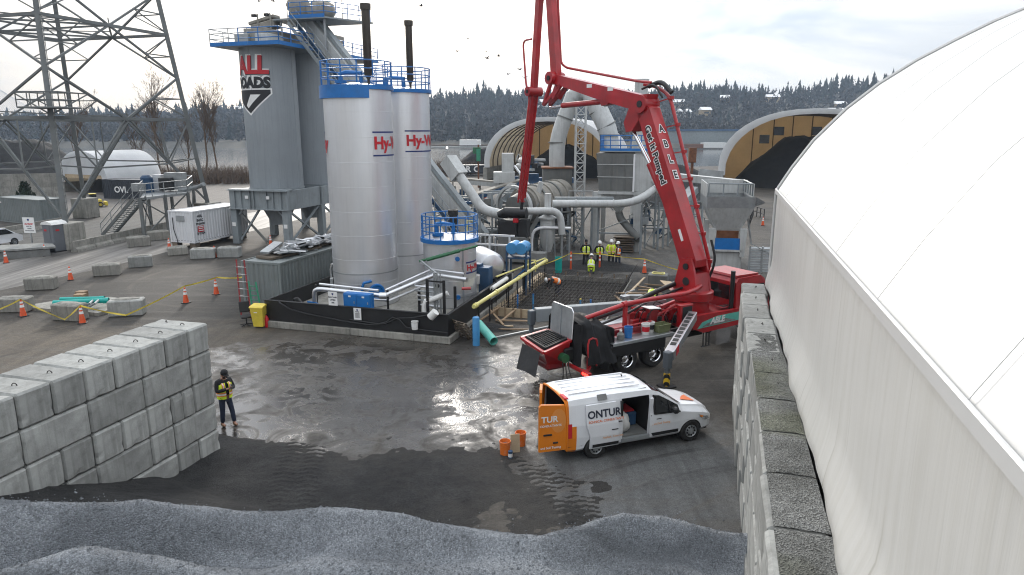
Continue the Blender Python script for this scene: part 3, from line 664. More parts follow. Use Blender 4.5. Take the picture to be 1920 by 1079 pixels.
def rail(m, pts, h=1.05, r=.025, step=1.3, mids=(.5,), closed=False, toe=0.0):
    pts = [Vector(p) for p in pts]; segs = list(zip(pts, pts[1:] + ([pts[0]] if closed else [])))
    if not closed: segs = segs[:len(pts)-1]
    for a, b in segs:
        n = max(1, round((b - a).length/step))
        for k in range(n + 1): p = a + (b - a)*k/n; m.tube(p, p + Vector((0, 0, h)), r, n=5)
        for f in (1.0,) + tuple(mids): m.tube(a + Vector((0, 0, h*f)), b + Vector((0, 0, h*f)), r, n=5)
        if toe: m.beam(a + Vector((0, 0, toe/2)), b + Vector((0, 0, toe/2)), .02, toe, up=(0, 0, 1))
    return m
def ring(r, z, n=24, c=(0, 0), a0=0, a1=2*math.pi): return [Vector((c[0] + r*math.cos(a0 + (a1-a0)*k/n), c[1] + r*math.sin(a0 + (a1-a0)*k/n), z)) for k in range(n + (0 if abs(a1-a0-2*math.pi) < 1e-6 else 1))]
# ================================================================ containment basin
BO = Vector((-2.68, 27.58, 0)); BW, BD = 9.0, 9.6
t = thing('containment_basin', 'long black containment basin on a grey concrete base holding the tanks', 'basin', BO, YAW)
for k, (x0, x1) in enumerate(((-BW-.1, -4.6), (-4.59, -1.55), (-1.54, .12))): MB().box(((x0+x1)/2, BD/2, .15), (x1 - x0, BD + .25, .30), None, .02).build('base_slab', 'concrete_old', t)
MB().box((-BW/2, BD/2, .38), (BW - .2, BD - .2, .2)).build('basin_floor', 'concrete_old', t)
for nm, c_, d_ in (('front_wall', (-BW/2, .04, .77), (BW, .08, .94)), ('back_wall', (-BW/2, BD - .04, .85), (BW, .08, .78)), ('side_wall', (-.04, BD/2, .768), (.08, BD - .17, .936)), ('side_wall', (-BW + .04, BD/2, .848), (.08, BD - .17, .776))): MB().box(c_, d_, None, .01).build(nm, 'black', t)
m = MB(); m.box((-BW/2, .03, 1.25), (BW + .06, .14, .03)); m.build('top_lip', 'black_matt', t); m = MB(); m.box((-.03, BD/2 + .1, 1.251), (.14, BD, .03)); m.build('top_lip', 'black_matt', t)
def bl(a, b, z=0): return L2(BO, a, b, z)
m = MB(); m.path([(-8.2, -.06, 1.3), (-8.1, -.1, 1.2), (-7.6, -.09, .95), (-6.8, -.08, .8), (-5, -.09, .62), (-3.7, -.10, .55), (-2.9, -.09, .66), (-2.3, -.09, .95), (-1.6, -.09, 1.02), (-.9, -.10, 1.2), (-.8, 0, 1.32)], .035, 6); m.build('hose', 'black', t)
m = MB(); m.path([(-4.6, -.09, .70), (-3.2, -.08, .62), (-2.8, -.10, .75), (-2.5, -.12, .98), (-2.2, -.10, .9), (-1.9, -.09, .58), (-1.0, -.09, .52), (0, -.1, .5)], .03, 6); m.build('hose', 'black', t)
m = MB()
for k in range(3): m.path([(-.35 + k*.07 - .42, -.07, 1.0 - .02*k), (-.7, -.09, .98)], .012, 5)
def signboard(name, label, c, w, h, lines, ex, mat='ink_white', emblem=True, up=(0, 0, 1), th=.02):
    c, ex, up = Vector(c), Vector(ex).normalized(), Vector(up); nrm = ex.cross(up).normalized(); t = thing(name, label, 'sign', c)
    m = MB(); m.box((0, 0, 0), (w, th, h), Matrix((ex, -nrm, up)).transposed()); m.build('panel', mat, t)
    for (s_, y, sz, mt) in lines: text(s_, sz, mt, t, flat(nrm*(th/2 + .004) + up*y, ex, up), .004 if sz < .12 else .012, 'c')
    if emblem:
        e = MB(); e.prism([(-.07*h, .08*h), (.07*h, .08*h), (.07*h, 0), (0, -.09*h), (-.07*h, 0)], lambda a, b, q: nrm*q + ex*a + up*(b + h*.33), th/2 + .002, th/2 + .006); e.build('emblem', 'ink_blue', t)
    return t
exB = Vv
signboard('sign', 'white sign reading MAX TANK LEVELS beside the blue cabinet on the basin', bl(-5.42, -.02, 1.57), .44, .62, [('MAX TANK', .04, .085, 'ink'), ('LEVELS:', -.08, .085, 'ink'), ('70%', -.21, .09, 'ink')], exB)
signboard('notice', 'white printed notice hung on the black front wall of the basin', bl(-4.22, -.06, .98), .36, .52, [('NOTICE', .08, .05, 'ink')] + [('containment area', .02 - .045*k, .03, 'ink_black') for k in range(5)], exB)
t = thing('control_cabinet', 'blue two door control cabinet standing on the front of the basin', 'cabinet', bl(-4.2, .16, 1.1), YAW)
MB().box((-.14, .16, .34), (1.32, .36, .78), None, .02).build('body', 'blue', t)
for x in (-.47, .19): MB().box((x, -.03, .33), (.63, .03, .70), None, .01).build('door', 'blue', t); MB().box((x, -.05, .60), (.12, .01, .07)).build('warning_plate', 'ink_white', t); MB().box((x + .22, -.055, .34), (.03, .03, .10)).build('handle', 'galv', t)
# pipework over the basin
pip = thing('pipe_run', 'pair of silver lagged pipes crossing the front of the basin', 'pipe', bl(-6.5, .8, .5), YAW)
def bp_(lst, r, mat='alum', name='pipe', t=pip, n=12): m = MB(); m.path([bl(*p) for p in lst], r, n); return bw(m, name, mat, t)
bp_([(-6.95, .9, .75), (-6.95, .9, 1.45), (-6.9, .9, 1.62), (-6.75, .9, 1.70), (-6.5, .9, 1.72), (-3.35, .7, 1.68)], .11)
bp_([(-6.7, 1.0, 1.93), (-3.6, .8, 1.88)], .055)
bp_([(-3.3, .7, 1.68), (-1.75, 2.6, 2.32), (-1.7, 2.65, 2.34), (.0, 2.3, 2.28)], .11)
bp_([(-3.3, .85, 1.9), (-1.9, 2.75, 2.55), (-.2, 2.5, 2.5)], .055)
bp_([(-4.3, 1.5, 1.25), (-3.2, .95, 1.4), (-2.0, 2.4, 1.9)], .06)
m = MB(); m.lathe([(.0, -.16), (.16, -.16), (.16, .16), (.0, .16)], 14, bl(-3.33, .7, 1.68), Matrix.Rotation(R(90), 3, 'Y')); bw(m, 'flange', 'alum', pip)
for a, b in ((-6.9, 1.0), (-5.0, .9), (-3.2, .85)): m = MB(); m.beam(bl(a, b, .5), bl(a, b, 1.9), .09); bw(m, 'support_post', 'black', pip)
m = MB(); m.tube(bl(-6.95, .9, .5), bl(-6.95, .9, .8), .17, n=14); bw(m, 'flange', 'galv', pip)
pr_ = thing('pipe_rack', 'black post rack of white pipes between the tall and the short tank', 'rack', bl(-1.1, 2.2, .5), YAW)
for a, b, z in ((-1.35, 1.0, 2.5), (-.55, .95, 2.5), (-2.3, 2.2, 1.9), (-.3, 1.6, 2.1)): m = MB(); m.beam(bl(a, b, .5), bl(a, b, z), .15, .12); bw(m, 'post', 'black', pr_)
m = MB(); m.beam(bl(-1.35, 1.0, 2.42), bl(-.55, .95, 2.42), .06); bw(m, 'cross_bar', 'black', pr_)
for k, a in enumerate((-1.12, -1.0, -.84)): m = MB(); m.tube(bl(a, 1.25, .9), bl(a, 1.25, 2.75), .05 - .01*k, n=8); bw(m, 'riser', 'galv', pr_)
for k in range(5): m = MB(); m.path([bl(-2.3, 2.2 - .1*k, 1.0 + .24*k), bl(-1.2, 2.0 - .1*k, 1.02 + .24*k)], .05, 8); bw(m, 'pipe', 'galv' if k % 2 else 'alum', pr_)
m = MB(); m.path([bl(-1.5, 1.0, .8), bl(-1.5, 1.0, 1.35), bl(-1.45, 1.0, 1.5), bl(-1.25, 1.1, 1.55), bl(-.5, 1.3, 1.85)], .12, 10); bw(m, 'elbow', 'plastic_white', pr_)
m = MB(); m.path([bl(-2.6, .5, .62), bl(-1.9, .65, .95), bl(-1.6, .7, 1.0)], .09, 10); bw(m, 'elbow', 'plastic_white', pr_)
m = MB(); m.path([bl(-.1, 1.9, 1.95), bl(.25, 2.1, 1.95)], .07, 8); bw(m, 'valve', 'red', pr_)
for a, b in ((-1.85, .55), (-7.0, .6)):
    t = thing('pump', 'small blue pump at the foot of the white pipe elbow' if a > -3 else 'black pump with a slanted blue guard near the basin corner', 'pump', bl(a, b, .5), YAW)
    MB().box((0, 0, .22), (.55, .32, .42), None, .06).build('housing', 'blue' if a > -3 else 'black', t); m = MB(); m.tube((.25, 0, .25), (.75, 0, .25), .13, n=14); m.build('motor', 'rust' if a > -3 else 'black', t)
    if a < -3:
        MB().prism([(.0, .35), (.0, .75), (.45, .72), (1.1, .42), (1.1, .05), (.9, .05), (.8, .3)], lambda x, z, q: Vector((x, q, z)), -.22, -.18).build('guard', 'blue', t)
        m = MB(); m.path([(-.9, .1, .7), (-.7, .1, .75), (-.5, .05, .6), (-.2, 0, .45), (0, 0, .4)], .06, 8); m.build('inlet_pipe', 'black', t); m = MB(); m.lathe([(0, -.06), (.2, -.06), (.2, .06), (0, .06)], 14, (-.55, .0, .52)); m.build('flange', 'black', t)
t = thing('floodlight', 'white drum floodlight tilted over the front corner of the basin', 'floodlight', bl(-.62, -.12, 1.25)); m = MB(); m.tube((-.12, 0, -.12), (.12, -.06, .14), .17, n=18); m.build('drum', 'plastic_white', t); MB().tube((.0, .1, -.1), (.1, .25, -.2), .03, n=6).build('bracket', 'black', t)
def bucket(name, label, loc, r=.15, h=.36, mat='plastic_white', band=None, fill=None, rz=0, group=None, cat='bucket', tilt=None, bail=True):
    t = thing(name, label, cat, loc, rz, group)
    if tilt: t.rotation_euler = tilt
    m = MB(); m.lathe([(0, .01), (r*.86, .01), (r*.88, 0), (r, h*.93), (r*1.06, h*.93), (r*1.06, h*.97), (r*1.02, h), (r*.96, h), (r*.84, .04), (0, .04)], 20); m.build('shell', mat, t)
    if fill: m = MB(); m.lathe([(0, h*.72), (r*.92, h*.7)], 16); m.build('contents', fill, t)
    if band: m = MB(); m.lathe([(r*.93 + .004, h*.3), (r*.975 + .004, h*.75)], 20, a0=R(200), a1=R(330)); m.build('printed_label', band, t)
    if bail: m = MB(); m.path([(r*1.05*math.cos(a), .02, h*.9 - .13*math.sin(a)) for a in [math.pi*k/8 for k in range(9)]], .006, 5); m.build('bail', 'galv', t)
    return t
bucket('bucket', 'white paint bucket hanging against the black basin wall', bl(-1.45, -.17, .56), .15, .36, 'plastic_white', 'ink_white')
# ================================================================ tanks
def tank(label, o, r, z1, th0, size=.62, ztxt=8.0, stack=None, skirt=None, small=False):
    o = Vector(o); t = thing('storage_tank', label, 'tank', (o.x, o.y, .5)); h = z1 - .5
    seams = [(r, 0)]; z = 0
    prof_ = [(0, 0), (r, 0)]
    n = 5 if small else 9
    prof_ += [(r, h), (r - .05, h + .02), (0, h + .22)]
    m = MB(); m.lathe(prof_, 64); m.build('shell', 'tank_alu', t, 25)
    for k in range(1, n): zz = h*k/n; m = MB(); m.lathe([(r, zz - .012), (r + .005, zz - .008), (r + .005, zz + .008), (r, zz + .012)], 64); m.build('seam', 'tank_alu', t, 25)
    m = MB(); m.lathe([(r + .012, h*.155), (r + .02, h*.155), (r + .02, h*.16), (r + .012, h*.16)], 64); m.build('band', 'galv', t)
    m = MB(); m.lathe([(r - .03, h - .16), (r + .13, h - .16), (r + .13, h + .03), (r - .05, h + .04)], 64); m.build('rim', 'blue', t, 30)
    if skirt: m = MB(); m.lathe([(r + .02, h - .55), (r + .15, h - .55), (r + .15, h + .02), (r + .02, h + .02)], 30, a0=R(180), a1=R(300)); m.build('rim_skirt', 'blue', t, 30)
    m = MB(); rr = r + .06; pts = ring(rr, h + .02, 28)
    for k, p in enumerate(pts):
        if k % 2 == 0: m.tube(p, p + Vector((0, 0, 1.08)), .028, n=5)
    for f in (1.08, .72, .36): m.path([p + Vector((0, 0, f)) for p in pts], .028, 5, closed=True)
    m.build('guard_rail', 'blue', t)
    if stack:
        sx, sy, sr, sh, smat = stack; m = MB(); m.lathe([(.06, .1), (.06, .32), (sr, .55), (sr, sh - .25), (sr*1.25, sh - .25), (sr*1.3, sh - .12), (sr*1.3, sh), (sr*.9, sh), (sr*.9, sh - .5)], 20, (sx, sy, h)); m.build('vent_stack', smat, t)
    m = MB(); m.lathe([(0, 0), (.28, 0), (.28, .14), (0, .14)], 16, (-.4*r, -.3*r, h + .12)); m.build('hatch', 'blue', t)
    m = MB(); m.path([(-.5*r, .2, h + .1), (-.5*r, .2, h + .62), (-.3*r, .0, h + .66), (.15*r, -.1, h + .62), (.15*r, -.1, h + .1)], .11, 8); m.build('top_pipe', 'blue', t)
    for zz, hh in ((ztxt + size*1.15, .07), (ztxt - size*.55, .07)):
        m = MB(); n = 16; L_ = size*3.6; v = []
        for k in range(n + 1):
            for e in (0, hh): v.append(wrap(r + .015, th0, zz + e - .5)(L_*k/n - .05, 0))
        m.add(v, [(2*k, 2*k+2, 2*k+3, 2*k+1) for k in range(n)]); m.build('stripe', 'ink_blue', t)
        m = MB(); v = []
        for k in range(n + 1):
            for e in (0, hh): v.append(wrap(r + .015, th0 + math.pi*.98, zz + e - .5)(L_*k/n - .05, 0))
        m.add(v, [(2*k, 2*k+2, 2*k+3, 2*k+1) for k in range(n)]); m.build('stripe', 'ink_blue', t)
    text('Hy-Way', size*1.25, 'ink_red', t, wrap(r + .016, th0, ztxt - .5), size*.045, step=.12)
    text('Hy-Way', size*1.25, 'ink_red', t, wrap(r + .016, th0 + math.pi*.98, ztxt - .5), size*.045, step=.12)
    return t
T1 = tank('biggest silver tank with a blue skirted rim and tall dark flue', (-7.25, 33.2), 1.57, 10.75, R(36), .62, 7.95, (.62, -.3, .19, 3.6, 'stack_brown'), True)
T2 = tank('tall silver tank half hidden behind the biggest one', (-6.0, 38.0), 1.55, 10.85, R(17), .62, 8.0, (.6, -.2, .18, 3.5, 'stack_brown'))
T3 = tank('short silver tank with a blue railed top at the basin corner', (-3.02, 32.75), 1.28, 3.75, R(43), .30, 2.28, (.18, .1, .19, 1.3, 'black_matt'), small=True)
m = MB(); m.lathe([(.20, .38), (.29, .38), (.29, .45), (.2, .45)], 20, (0, 0, 0), Matrix.Rotation(R(90), 3, 'X')); rot_ = None
m = MB(); m.path(ring(.33, 0, 20), .07, 6, closed=True); mo = m.build('manway_ring', 'blue', T1); mo.rotation_euler = (R(90), 0, R(28)); mo.location = (.78, -1.42, .75)
m = MB(); m.lathe([(0, 0), (.3, 0), (.3, .05), (0, .05)], 20); mo = m.build('manway_lid', 'blue', T1); mo.rotation_euler = (R(90), 0, R(28)); mo.location = (.76, -1.40, .75)
m = MB(); m.path([(.15, -1.62, .2), (.15, -1.72, 1.0), (.25, -1.75, 1.25), (.6, -1.62, 1.32)], .07, 8); m.build('side_pipe', 'blue', T1)
m = MB(); m.path([(-1.62, -.2, .1), (-1.7, -.2, 1.6), (-1.62, -.25, 1.85), (-1.5, -.3, 1.9)], .05, 8); m.build('conduit', 'alum', T1)
MB().box((-1.60, -.45, .95), (.16, .3, .55), R(12), .02).build('junction_box', 'galv', T1)
for z in (.55, 2.4): m = MB(); m.lathe([(0, 0), (.11, 0), (.11, .12), (0, .12)], 12); mo = m.build('port_cap', 'blue', T3); mo.rotation_euler = (R(90), 0, R(10)); mo.location = (.45, -1.20, z)
m = MB(); m.lathe([(0, 0), (.1, 0), (.1, .12), (0, .12)], 12); mo = m.build('port_cap', 'black', T3); mo.rotation_euler = (R(90), 0, R(-25)); mo.location = (-.5, -1.2, 1.1)
m = MB(); m.path([(.72, -1.08, .05), (.72, -1.08, 2.9)], .03, 6); m.build('gauge_pipe', 'galv', T3)
m = MB(); m.path([(.8, .95, 3.35), (.8, .95, 3.9), (1.2, .95, 3.9), (1.2, .95, 3.5)], .035, 6); m.build('access_gate', 'pale_yellow', T3)
t = thing('green_pipe_arm', 'dark green tube arm slanting across the short tank', 'arm', V(790, 492, 30.6))
m = MB(); m.path([V(786, 491, 30.6), V(895, 462, 30.9)], .055, 8); bw(m, 'tube', 'green', t); m = MB(); m.path([V(800, 488, 30.5), V(862, 471, 30.7)], .085, 8); bw(m, 'sleeve', 'green', t); m = MB(); m.beam(V(789, 490, 30.6), bl(-1.0, 1.25, 2.7), .07); bw(m, 'bracket', 'galv', t)
# horizontal tank, its stand and the blue drums behind the short tank
t = thing('storage_tank', 'horizontal silver tank lying on legs behind the short tank', 'tank', (-1.35, 36.6, 0), R(20))
m = MB(); m.lathe([(0, -1.35), (.35, -1.32), (.62, -1.22), (.75, -1.0), (.75, 1.0), (.62, 1.22), (.35, 1.32), (0, 1.35)], 28, (0, .3, 1.7), Matrix.Rotation(R(-90), 3, 'X')); m.build('shell', 'tank_alu', t)
for y in (-.6, 1.1): MB().box((0, y, .55), (1.1, .14, 1.1)).build('saddle', 'black', t)
text('Hy-Way', .36, 'ink_red', t, lambda a, b: Vector((.76*math.cos(R(8) + b/.76), -.75 + a, 1.7 + .76*math.sin(R(8) + b/.76))), .012)
for zz in (-.10, .42): MB().add([Vector((.765*math.cos(R(8) + (zz+e)/.76), -.8 + 1.4*k, 1.7 + .765*math.sin(R(8) + (zz+e)/.76))) for k in (0, 1) for e in (0, .04)], [(0, 2, 3, 1)]).build('stripe', 'ink_blue', t)
t = thing('pump_unit', 'dark blue heater unit with hoses between short tank and horizontal tank', 'heater', (-1.35, 34.2, 0), YAW)
MB().box((0, 0, 1.25), (.55, .7, 1.5), None, .03).build('cabinet', 'blue_dull', t); MB().box((-.45, .0, 1.9), (.5, .5, .5), None, .03).build('motor_box', 'blue_dull', t); m = MB(); m.tube((-.35, -.45, 1.2), (-.3, -.5, 1.65), .17, n=14); m.build('filter', 'plastic_white', t)
for k in range(3): m = MB(); m.path([(-.5 + .1*k, -.3, 1.6), (-.65 + .1*k, -.45, .9), (-.5 + .1*k, -.3, .3), (-.6, 0, .1)], .05, 6); m.build('hose', ('blue', 'brown', 'black')[k], t)
MB().box((0, 0, .25), (1.3, 1.0, .5)).build('skid', 'black', t)
t = thing('drum_rack', 'blue steel rack carrying two light blue fuel drums', 'rack', (.35, 36.8, 0), YAW)
for x in (-.55, .55):
    for y in (-.4, .4): m = MB(); m.beam((x, y, 0), (x, y, 2.7), .09); m.build('post', 'blue_dull', t)
m = MB(); m.box((0, 0, 2.02), (1.2, .9, .08)); m.build('shelf', 'blue_dull', t); m = MB(); m.beam((-.55, -.4, .5), (.55, -.4, 1.5), .06); m.build('brace', 'blue', t)
for k, y in enumerate((0,)):
    for x in (-.25, .27): m = MB(); m.lathe([(0, -.5), (.3, -.5), (.33, -.46), (.33, -.05), (.345, 0), (.33, .05), (.33, .46), (.3, .5), (0, .5)], 20, (x, 0, 2.55), Matrix.Rotation(R(90), 3, 'X')); m.build('drum', 'blue_light', t)
MB().box((-.3, -.47, 1.0), (.3, .03, .42)).build('notice_sheet', 'ink_white', t)
t = thing('pipe_stand', 'white painted pipe frame behind the light blue drums', 'stand', (-1.0, 38.6, 0), YAW)
for x in (-1.2, -.3, .9): m = MB(); m.beam((x, 0, 0), (x, 0, 3.0), .09); m.build('post', 'white_paint', t)
for z in (2.4, 2.95): m = MB(); m.beam((-1.3, 0, z), (1.2, 0, z), .10); m.build('beam', 'white_paint', t)
for k in range(4): m = MB(); m.path([(-.9 + .3*k, .15, .3), (-.9 + .3*k, .15, 2.8)], .05, 6); m.build('pipe', 'galv', t)
# ================================================================ silos on their steel frame
SA = Vector((-18.9, 55.4, 0)); sr = 2.06; zb, zt = 4.25, 14.8
st = thing('silo_support_frame', 'grey steel frame on braced columns under the grey silos', 'frame', (SA.x, SA.y, 0), YAW)
for bay in range(3):
    y0 = -2.35 + 4.75*bay
    for x in (-2.35, 2.35):
        if bay == 0 or True: MB().box((x, y0, 1.4), (.55, .5, 2.8), None, .02).build('column', 'steel_grey', st)
    for x in (-2.35, 2.35): MB().box((x, y0 + 2.375, 3.5), (.35, 4.2, 1.5), None, .01).build('ring_beam', 'steel_grey', st)
    MB().box((0, y0, 3.5), (5.3, .36, 1.5), None, .01).build('ring_beam', 'steel_grey', st)
    for x in (-2.1, -1.5, -.7, -.35, .8, 1.4, 2.1):
        if bay == 0: MB().box((x, y0 - .24, 3.5), (.05, .14, 1.44)).build('stiffener', 'steel_grey', st)
    if bay == 0:
        for z in (2.80, 4.24): MB().box((0, y0 - .16, z), (5.35, .55, .06)).build('flange', 'steel_grey', st)
        for s_ in (-1, 1): m = MB(); m.beam((s_*2.0, y0, 2.3), (s_*1.55, y0, 2.75), .1); m.build('knee_brace', 'steel_grey', st)
    m = MB(); m.beam((2.35, y0 + .3, .2), (2.35, y0 + 4.4, 2.7), .14); m.build('brace', 'steel_grey', st); m = MB(); m.beam((2.30, y0 + 4.4, .2), (2.30, y0 + .3, 2.7), .14); m.build('brace', 'steel_grey', st)
    if bay == 0:
        m = MB(); m.beam((-2.0, y0, .3), (-.1, y0, 2.75), .14); m.build('brace', 'steel_grey', st); m = MB(); m.beam((-2.0, y0 + .1, 2.5), (.3, y0 + .1, .2), .14); m.build('brace', 'plant_dark', st)
MB().box((0, -2.15, 4.29), (5.3, 1.0, .05)).build('walkway', 'steel_grey', st)
for x in (-.95, .95): MB().box((x, -2.65, 3.72), (.30, .02, .24)).build('warning_plate', 'ink_white', st)
for x in (-2.35, 2.35): MB().box((x, -2.62, 1.55), (.32, .02, .3)).build('warning_plate', 'ink_white', st)
for k in range(3):
    c = SA + Uu*4.75*k; lab = ('front grey asphalt silo carrying the red, white and black lettered emblem', 'second grey asphalt silo close behind the one with the emblem', 'rear grey asphalt silo mostly hidden behind the tall tanks')[k]
    t = thing('asphalt_silo', lab, 'silo', (c.x, c.y, zb)); h = zt - zb; r = sr
    m = MB(); m.lathe([(0, h), (r, h), (r, 0), (r - .02, -.05), (.75, -2.6), (.7, -2.9), (0, -2.9)], 72); m.build('shell', 'silo_grey', t, 30)
    m = MB(); m.lathe([(r + .01, .0), (r + .06, .0), (r + .06, .12), (r + .01, .12)], 60); m.build('base_ring', 'steel_grey', t)
    for a in (R(-20), R(75)): p = Vector((r*math.sin(a), -r*math.cos(a), 0)); m = MB(); m.beam(p, p + Vector((0, 0, h)), .04); m.build('seam', 'silo_grey', t)
    if k == 0:
        e0 = R(20)                                # right end of the emblem as an angle round the shell
        def lg(rr, z): return lambda a, b: Vector((rr*math.sin(e0 + a/rr), -rr*math.cos(e0 + a/rr), z + b))
        for txt, sz, z, mt, bo in (('ALL', 1.75, h - 1.85, 'ink_red', .07), ('ROADS', 1.02, h - 2.85, 'ink_black', .045)):
            text(txt, sz, 'ink_white', t, lg(r + .02, z), bo + .09, 'r', shear=.08, step=.2); text(txt, sz, 'ink_black', t, lambda a, b, z=z: lg(r + .032, z)(a + .05, b - .05), bo + .01, 'r', shear=.08, step=.2); text(txt, sz, mt, t, lg(r + .044, z), bo, 'r', shear=.08, step=.2)
        def arrow(pts, mt, rr):
            bm = bmesh.new(); bm.faces.new([bm.verts.new((a, b, 0)) for a, b in pts])
            for x in [-3.6 + .2*k for k in range(20)]: bmesh.ops.bisect_plane(bm, geom=list(bm.verts) + list(bm.edges) + list(bm.faces), plane_co=(x, 0, 0), plane_no=(1, 0, 0))
            bm.verts.index_update(); m = MB(); m.add([lg(rr, h - 3.1)(v.co.x, v.co.y) for v in bm.verts], [tuple(v.index for v in f.verts) for f in bm.faces]); bm.free(); m.build('emblem', mt, t)
        arrow([(-3.5, .12), (.12, .16), (.12, -.25), (-1.7, -1.85), (-3.5, -.5)], 'ink_white', r + .02)
        arrow([(-3.4, .02), (.0, .05), (.0, -.22), (-1.7, -1.68), (-3.4, -.45)], 'ink_black', r + .03)
        arrow([(-1.6, -.30), (-.75, -.30), (-1.9, -1.3), (-2.1, -1.1)], 'ink_white', r + .038)
# deck and machinery on the silo tops
dk = thing('silo_deck', 'steel deck with blue guard rails on top of the grey silos', 'platform', (SA.x, SA.y, zt), YAW)
MB().box((.25, 4.6, .06), (5.9, 15.2, .12)).build('floor_plate', 'steel_grey', dk)
m = MB(); rail(m, [(-2.7, 12, .12), (-2.7, -3.0, .12), (.6, -3.0, .12)], 1.1, .03, 1.5, (.36, .7), toe=.0); m.build('guard_rail', 'galv', dk)
m = MB(); rail(m, [(-.2, -2.99, .12), (3.2, -2.99, .12), (3.2, 12, .12)], 1.1, .04, 1.5, (.36, .7)); m.build('guard_rail', 'blue', dk)
m = MB(); m.box((.25, -3.0, .14), (5.95, .05, .28)); m.build('toe_board', 'blue', dk); m = MB(); m.box((3.2, 4.5, .13), (.05, 15, .27)); m.build('toe_board', 'blue', dk)
for x, y, a, b, h, mt in ((-1.2, -.6, 1.2, 1.6, .95, 'galv'), (.7, -.6, 1.2, 1.8, .9, 'duct_grey'), (-.2, 2.2, 2.0, 6.5, 1.35, 'dusty'), (-.1, 8.0, 2.2, 4.0, 2.0, 'dusty'), (-1.4, .9, .8, 1.4, 1.3, 'galv')): MB().box((x, y, .12 + h/2), (a, b, h), None, .03).build('conveyor_housing', mt, dk)
for x, y in ((-.9, .4), (.3, .3)): m = MB(); m.tube((x, y, .1), (x, y, 2.7), .06, n=6); m.build('lamp_post', 'dusty', dk); MB().box((x - .3, y, 2.6), (.35, .25, .2)).build('lamp_head', 'black', dk)
MB().box((-.6, 1.0, 1.85), (2.1, 1.1, .55), Matrix.Rotation(R(-10), 3, 'Y'), .05).build('drive_cover', 'dusty', dk)
MB().box((-.9, 1.2, 2.35), (2.4, .9, .25), Matrix.Rotation(R(-12), 3, 'Y'), .05).build('drive_cover', 'dusty', dk)
up = thing('head_platform', 'upper steel platform with a blue rail round the tarped conveyor head', 'platform', L2(SA, 2.4, 2.0, 17.1), YAW)
MB().prism([(-1.9, -1.6), (2.6, -1.6), (4.6, 2.2), (-2.5, 2.2)], lambda a, b, q: Vector((a, b, q)), -.12, 0).build('floor_plate', 'steel_grey', up)
m = MB(); rail(m, [(-.5, -1.55, 0), (2.5, -1.55, 0), (4.4, 2.1, 0)], 1.1, .035, 1.0, (.36, .7)); m.build('guard_rail', 'blue', up); m = MB(); m.box((1.0, -1.6, .08), (3.1, .04, .25)); m.build('toe_board', 'blue', up)
def lump(seed, r, n=18):
    vv = []; ff = []
    for i in range(n//2 + 1):
        for j in range(n):
            a, b = math.pi*i/(n//2), 2*math.pi*j/n; d = Vector((math.sin(a)*math.cos(b), math.sin(a)*math.sin(b), math.cos(a))); k = 1 + .22*mnoise.noise(d*2.2 + Vector((seed, 0, 0))) + .08*mnoise.noise(d*6 + Vector((seed, 3, 0)))
            vv.append(Vector((d.x*r[0], d.y*r[1], d.z*r[2]))*k)
    for i in range(n//2):
        for j in range(n): ff.append((i*n+j, (i+1)*n+j, (i+1)*n+(j+1) % n, i*n+(j+1) % n))
    return vv, ff
for (x, y, z, r_, sd) in ((-.6, 0, .95, (.95, .8, 1.15), 1), (1.2, .1, .7, (1.3, .8, .75), 6)):
    v, f = lump(sd, r_); MB().add([p + Vector((x, y, z)) for p in v], f, True).build('tarped_drive', 'dusty', up, 60)
for x, y, h in ((-1.8, 1.5, 4.5), (.1, .9, 3.6), (1.2, 1.0, 4.0), (2.7, .8, 4.2), (4.3, 2.1, 1.2)): m = MB(); m.tube((x, y, 0), (x, y, h), .03, n=5); m.build('mast', 'steel_grey', up)
m = MB(); m.beam((1.2, 1.0, 3.6), (2.7, .8, 3.9), .05); m.build('mast', 'steel_grey', up)
for x, y in ((-1.5, -1.2), (2.3, -1.2), (4.0, 1.8), (-1.8, 2.0)): m = MB(); m.beam((x, y, -.1), (x, y, -2.3), .12); m.build('column', 'galv', up)
# drag conveyor from the ground up to the silo tops
cvA = L2(SA, 2.6, 2.2, 17.0); cvB = Vector((-2.2, 47.2, 1.2))
cv = thing('drag_conveyor', 'long inclined drag conveyor with a stair climbing behind the tall tanks', 'conveyor', (cvB.x, cvB.y, 0))
d = (cvA - cvB).normalized(); sd_ = d.cross(Vector((0, 0, 1))).normalized(); upv = sd_.cross(d)
m = MB(); m.beam(cvB, cvA + d*1.0, .95, 1.05); bw(m, 'trough', 'duct_grey', cv); m = MB(); m.beam(cvB + upv*.75, cvA + upv*.75, .5, .3); bw(m, 'return_cover', 'steel_grey', cv)
so_ = -sd_ if (-sd_).y < 0 else sd_
sp = so_*1.15 - upv*.35
for k in (0, 1): m = MB(); m.beam(cvB + sp + so_*.8*k, cvA + sp + so_*.8*k, .05, .28); bw(m, 'stringer', 'steel_grey' if k else 'blue_dull', cv)
MB_ = MB(); L_ = (cvA - cvB).length; nt_ = 60
for k in range(nt_): p = cvB + d*(L_*k/nt_) + sp + so_*.4; m = MB(); m.box(p, (.24, .8, .04), Matrix((Vector((d.x, d.y, 0)).normalized(), Vector((-d.y, d.x, 0)).normalized(), Vector((0, 0, 1)))).transposed()); bw(m, 'tread', 'blue_dull', cv)
m = MB()
for k in (0, 1):
    for f in (.55, 1.05): m.tube(cvB + sp + so_*.8*k + Vector((0, 0, f)), cvA + sp + so_*.8*k + Vector((0, 0, f)), .028, n=5)
for k in range(16):
    p = cvB + d*(L_*k/15) + sp + so_*.8
    m.tube(p, p + Vector((0, 0, 1.05)), .028, n=5); m.tube(p - so_*.8, p - so_*.8 + Vector((0, 0, 1.05)), .028, n=5)
bw(m, 'hand_rail', 'steel_grey', cv)
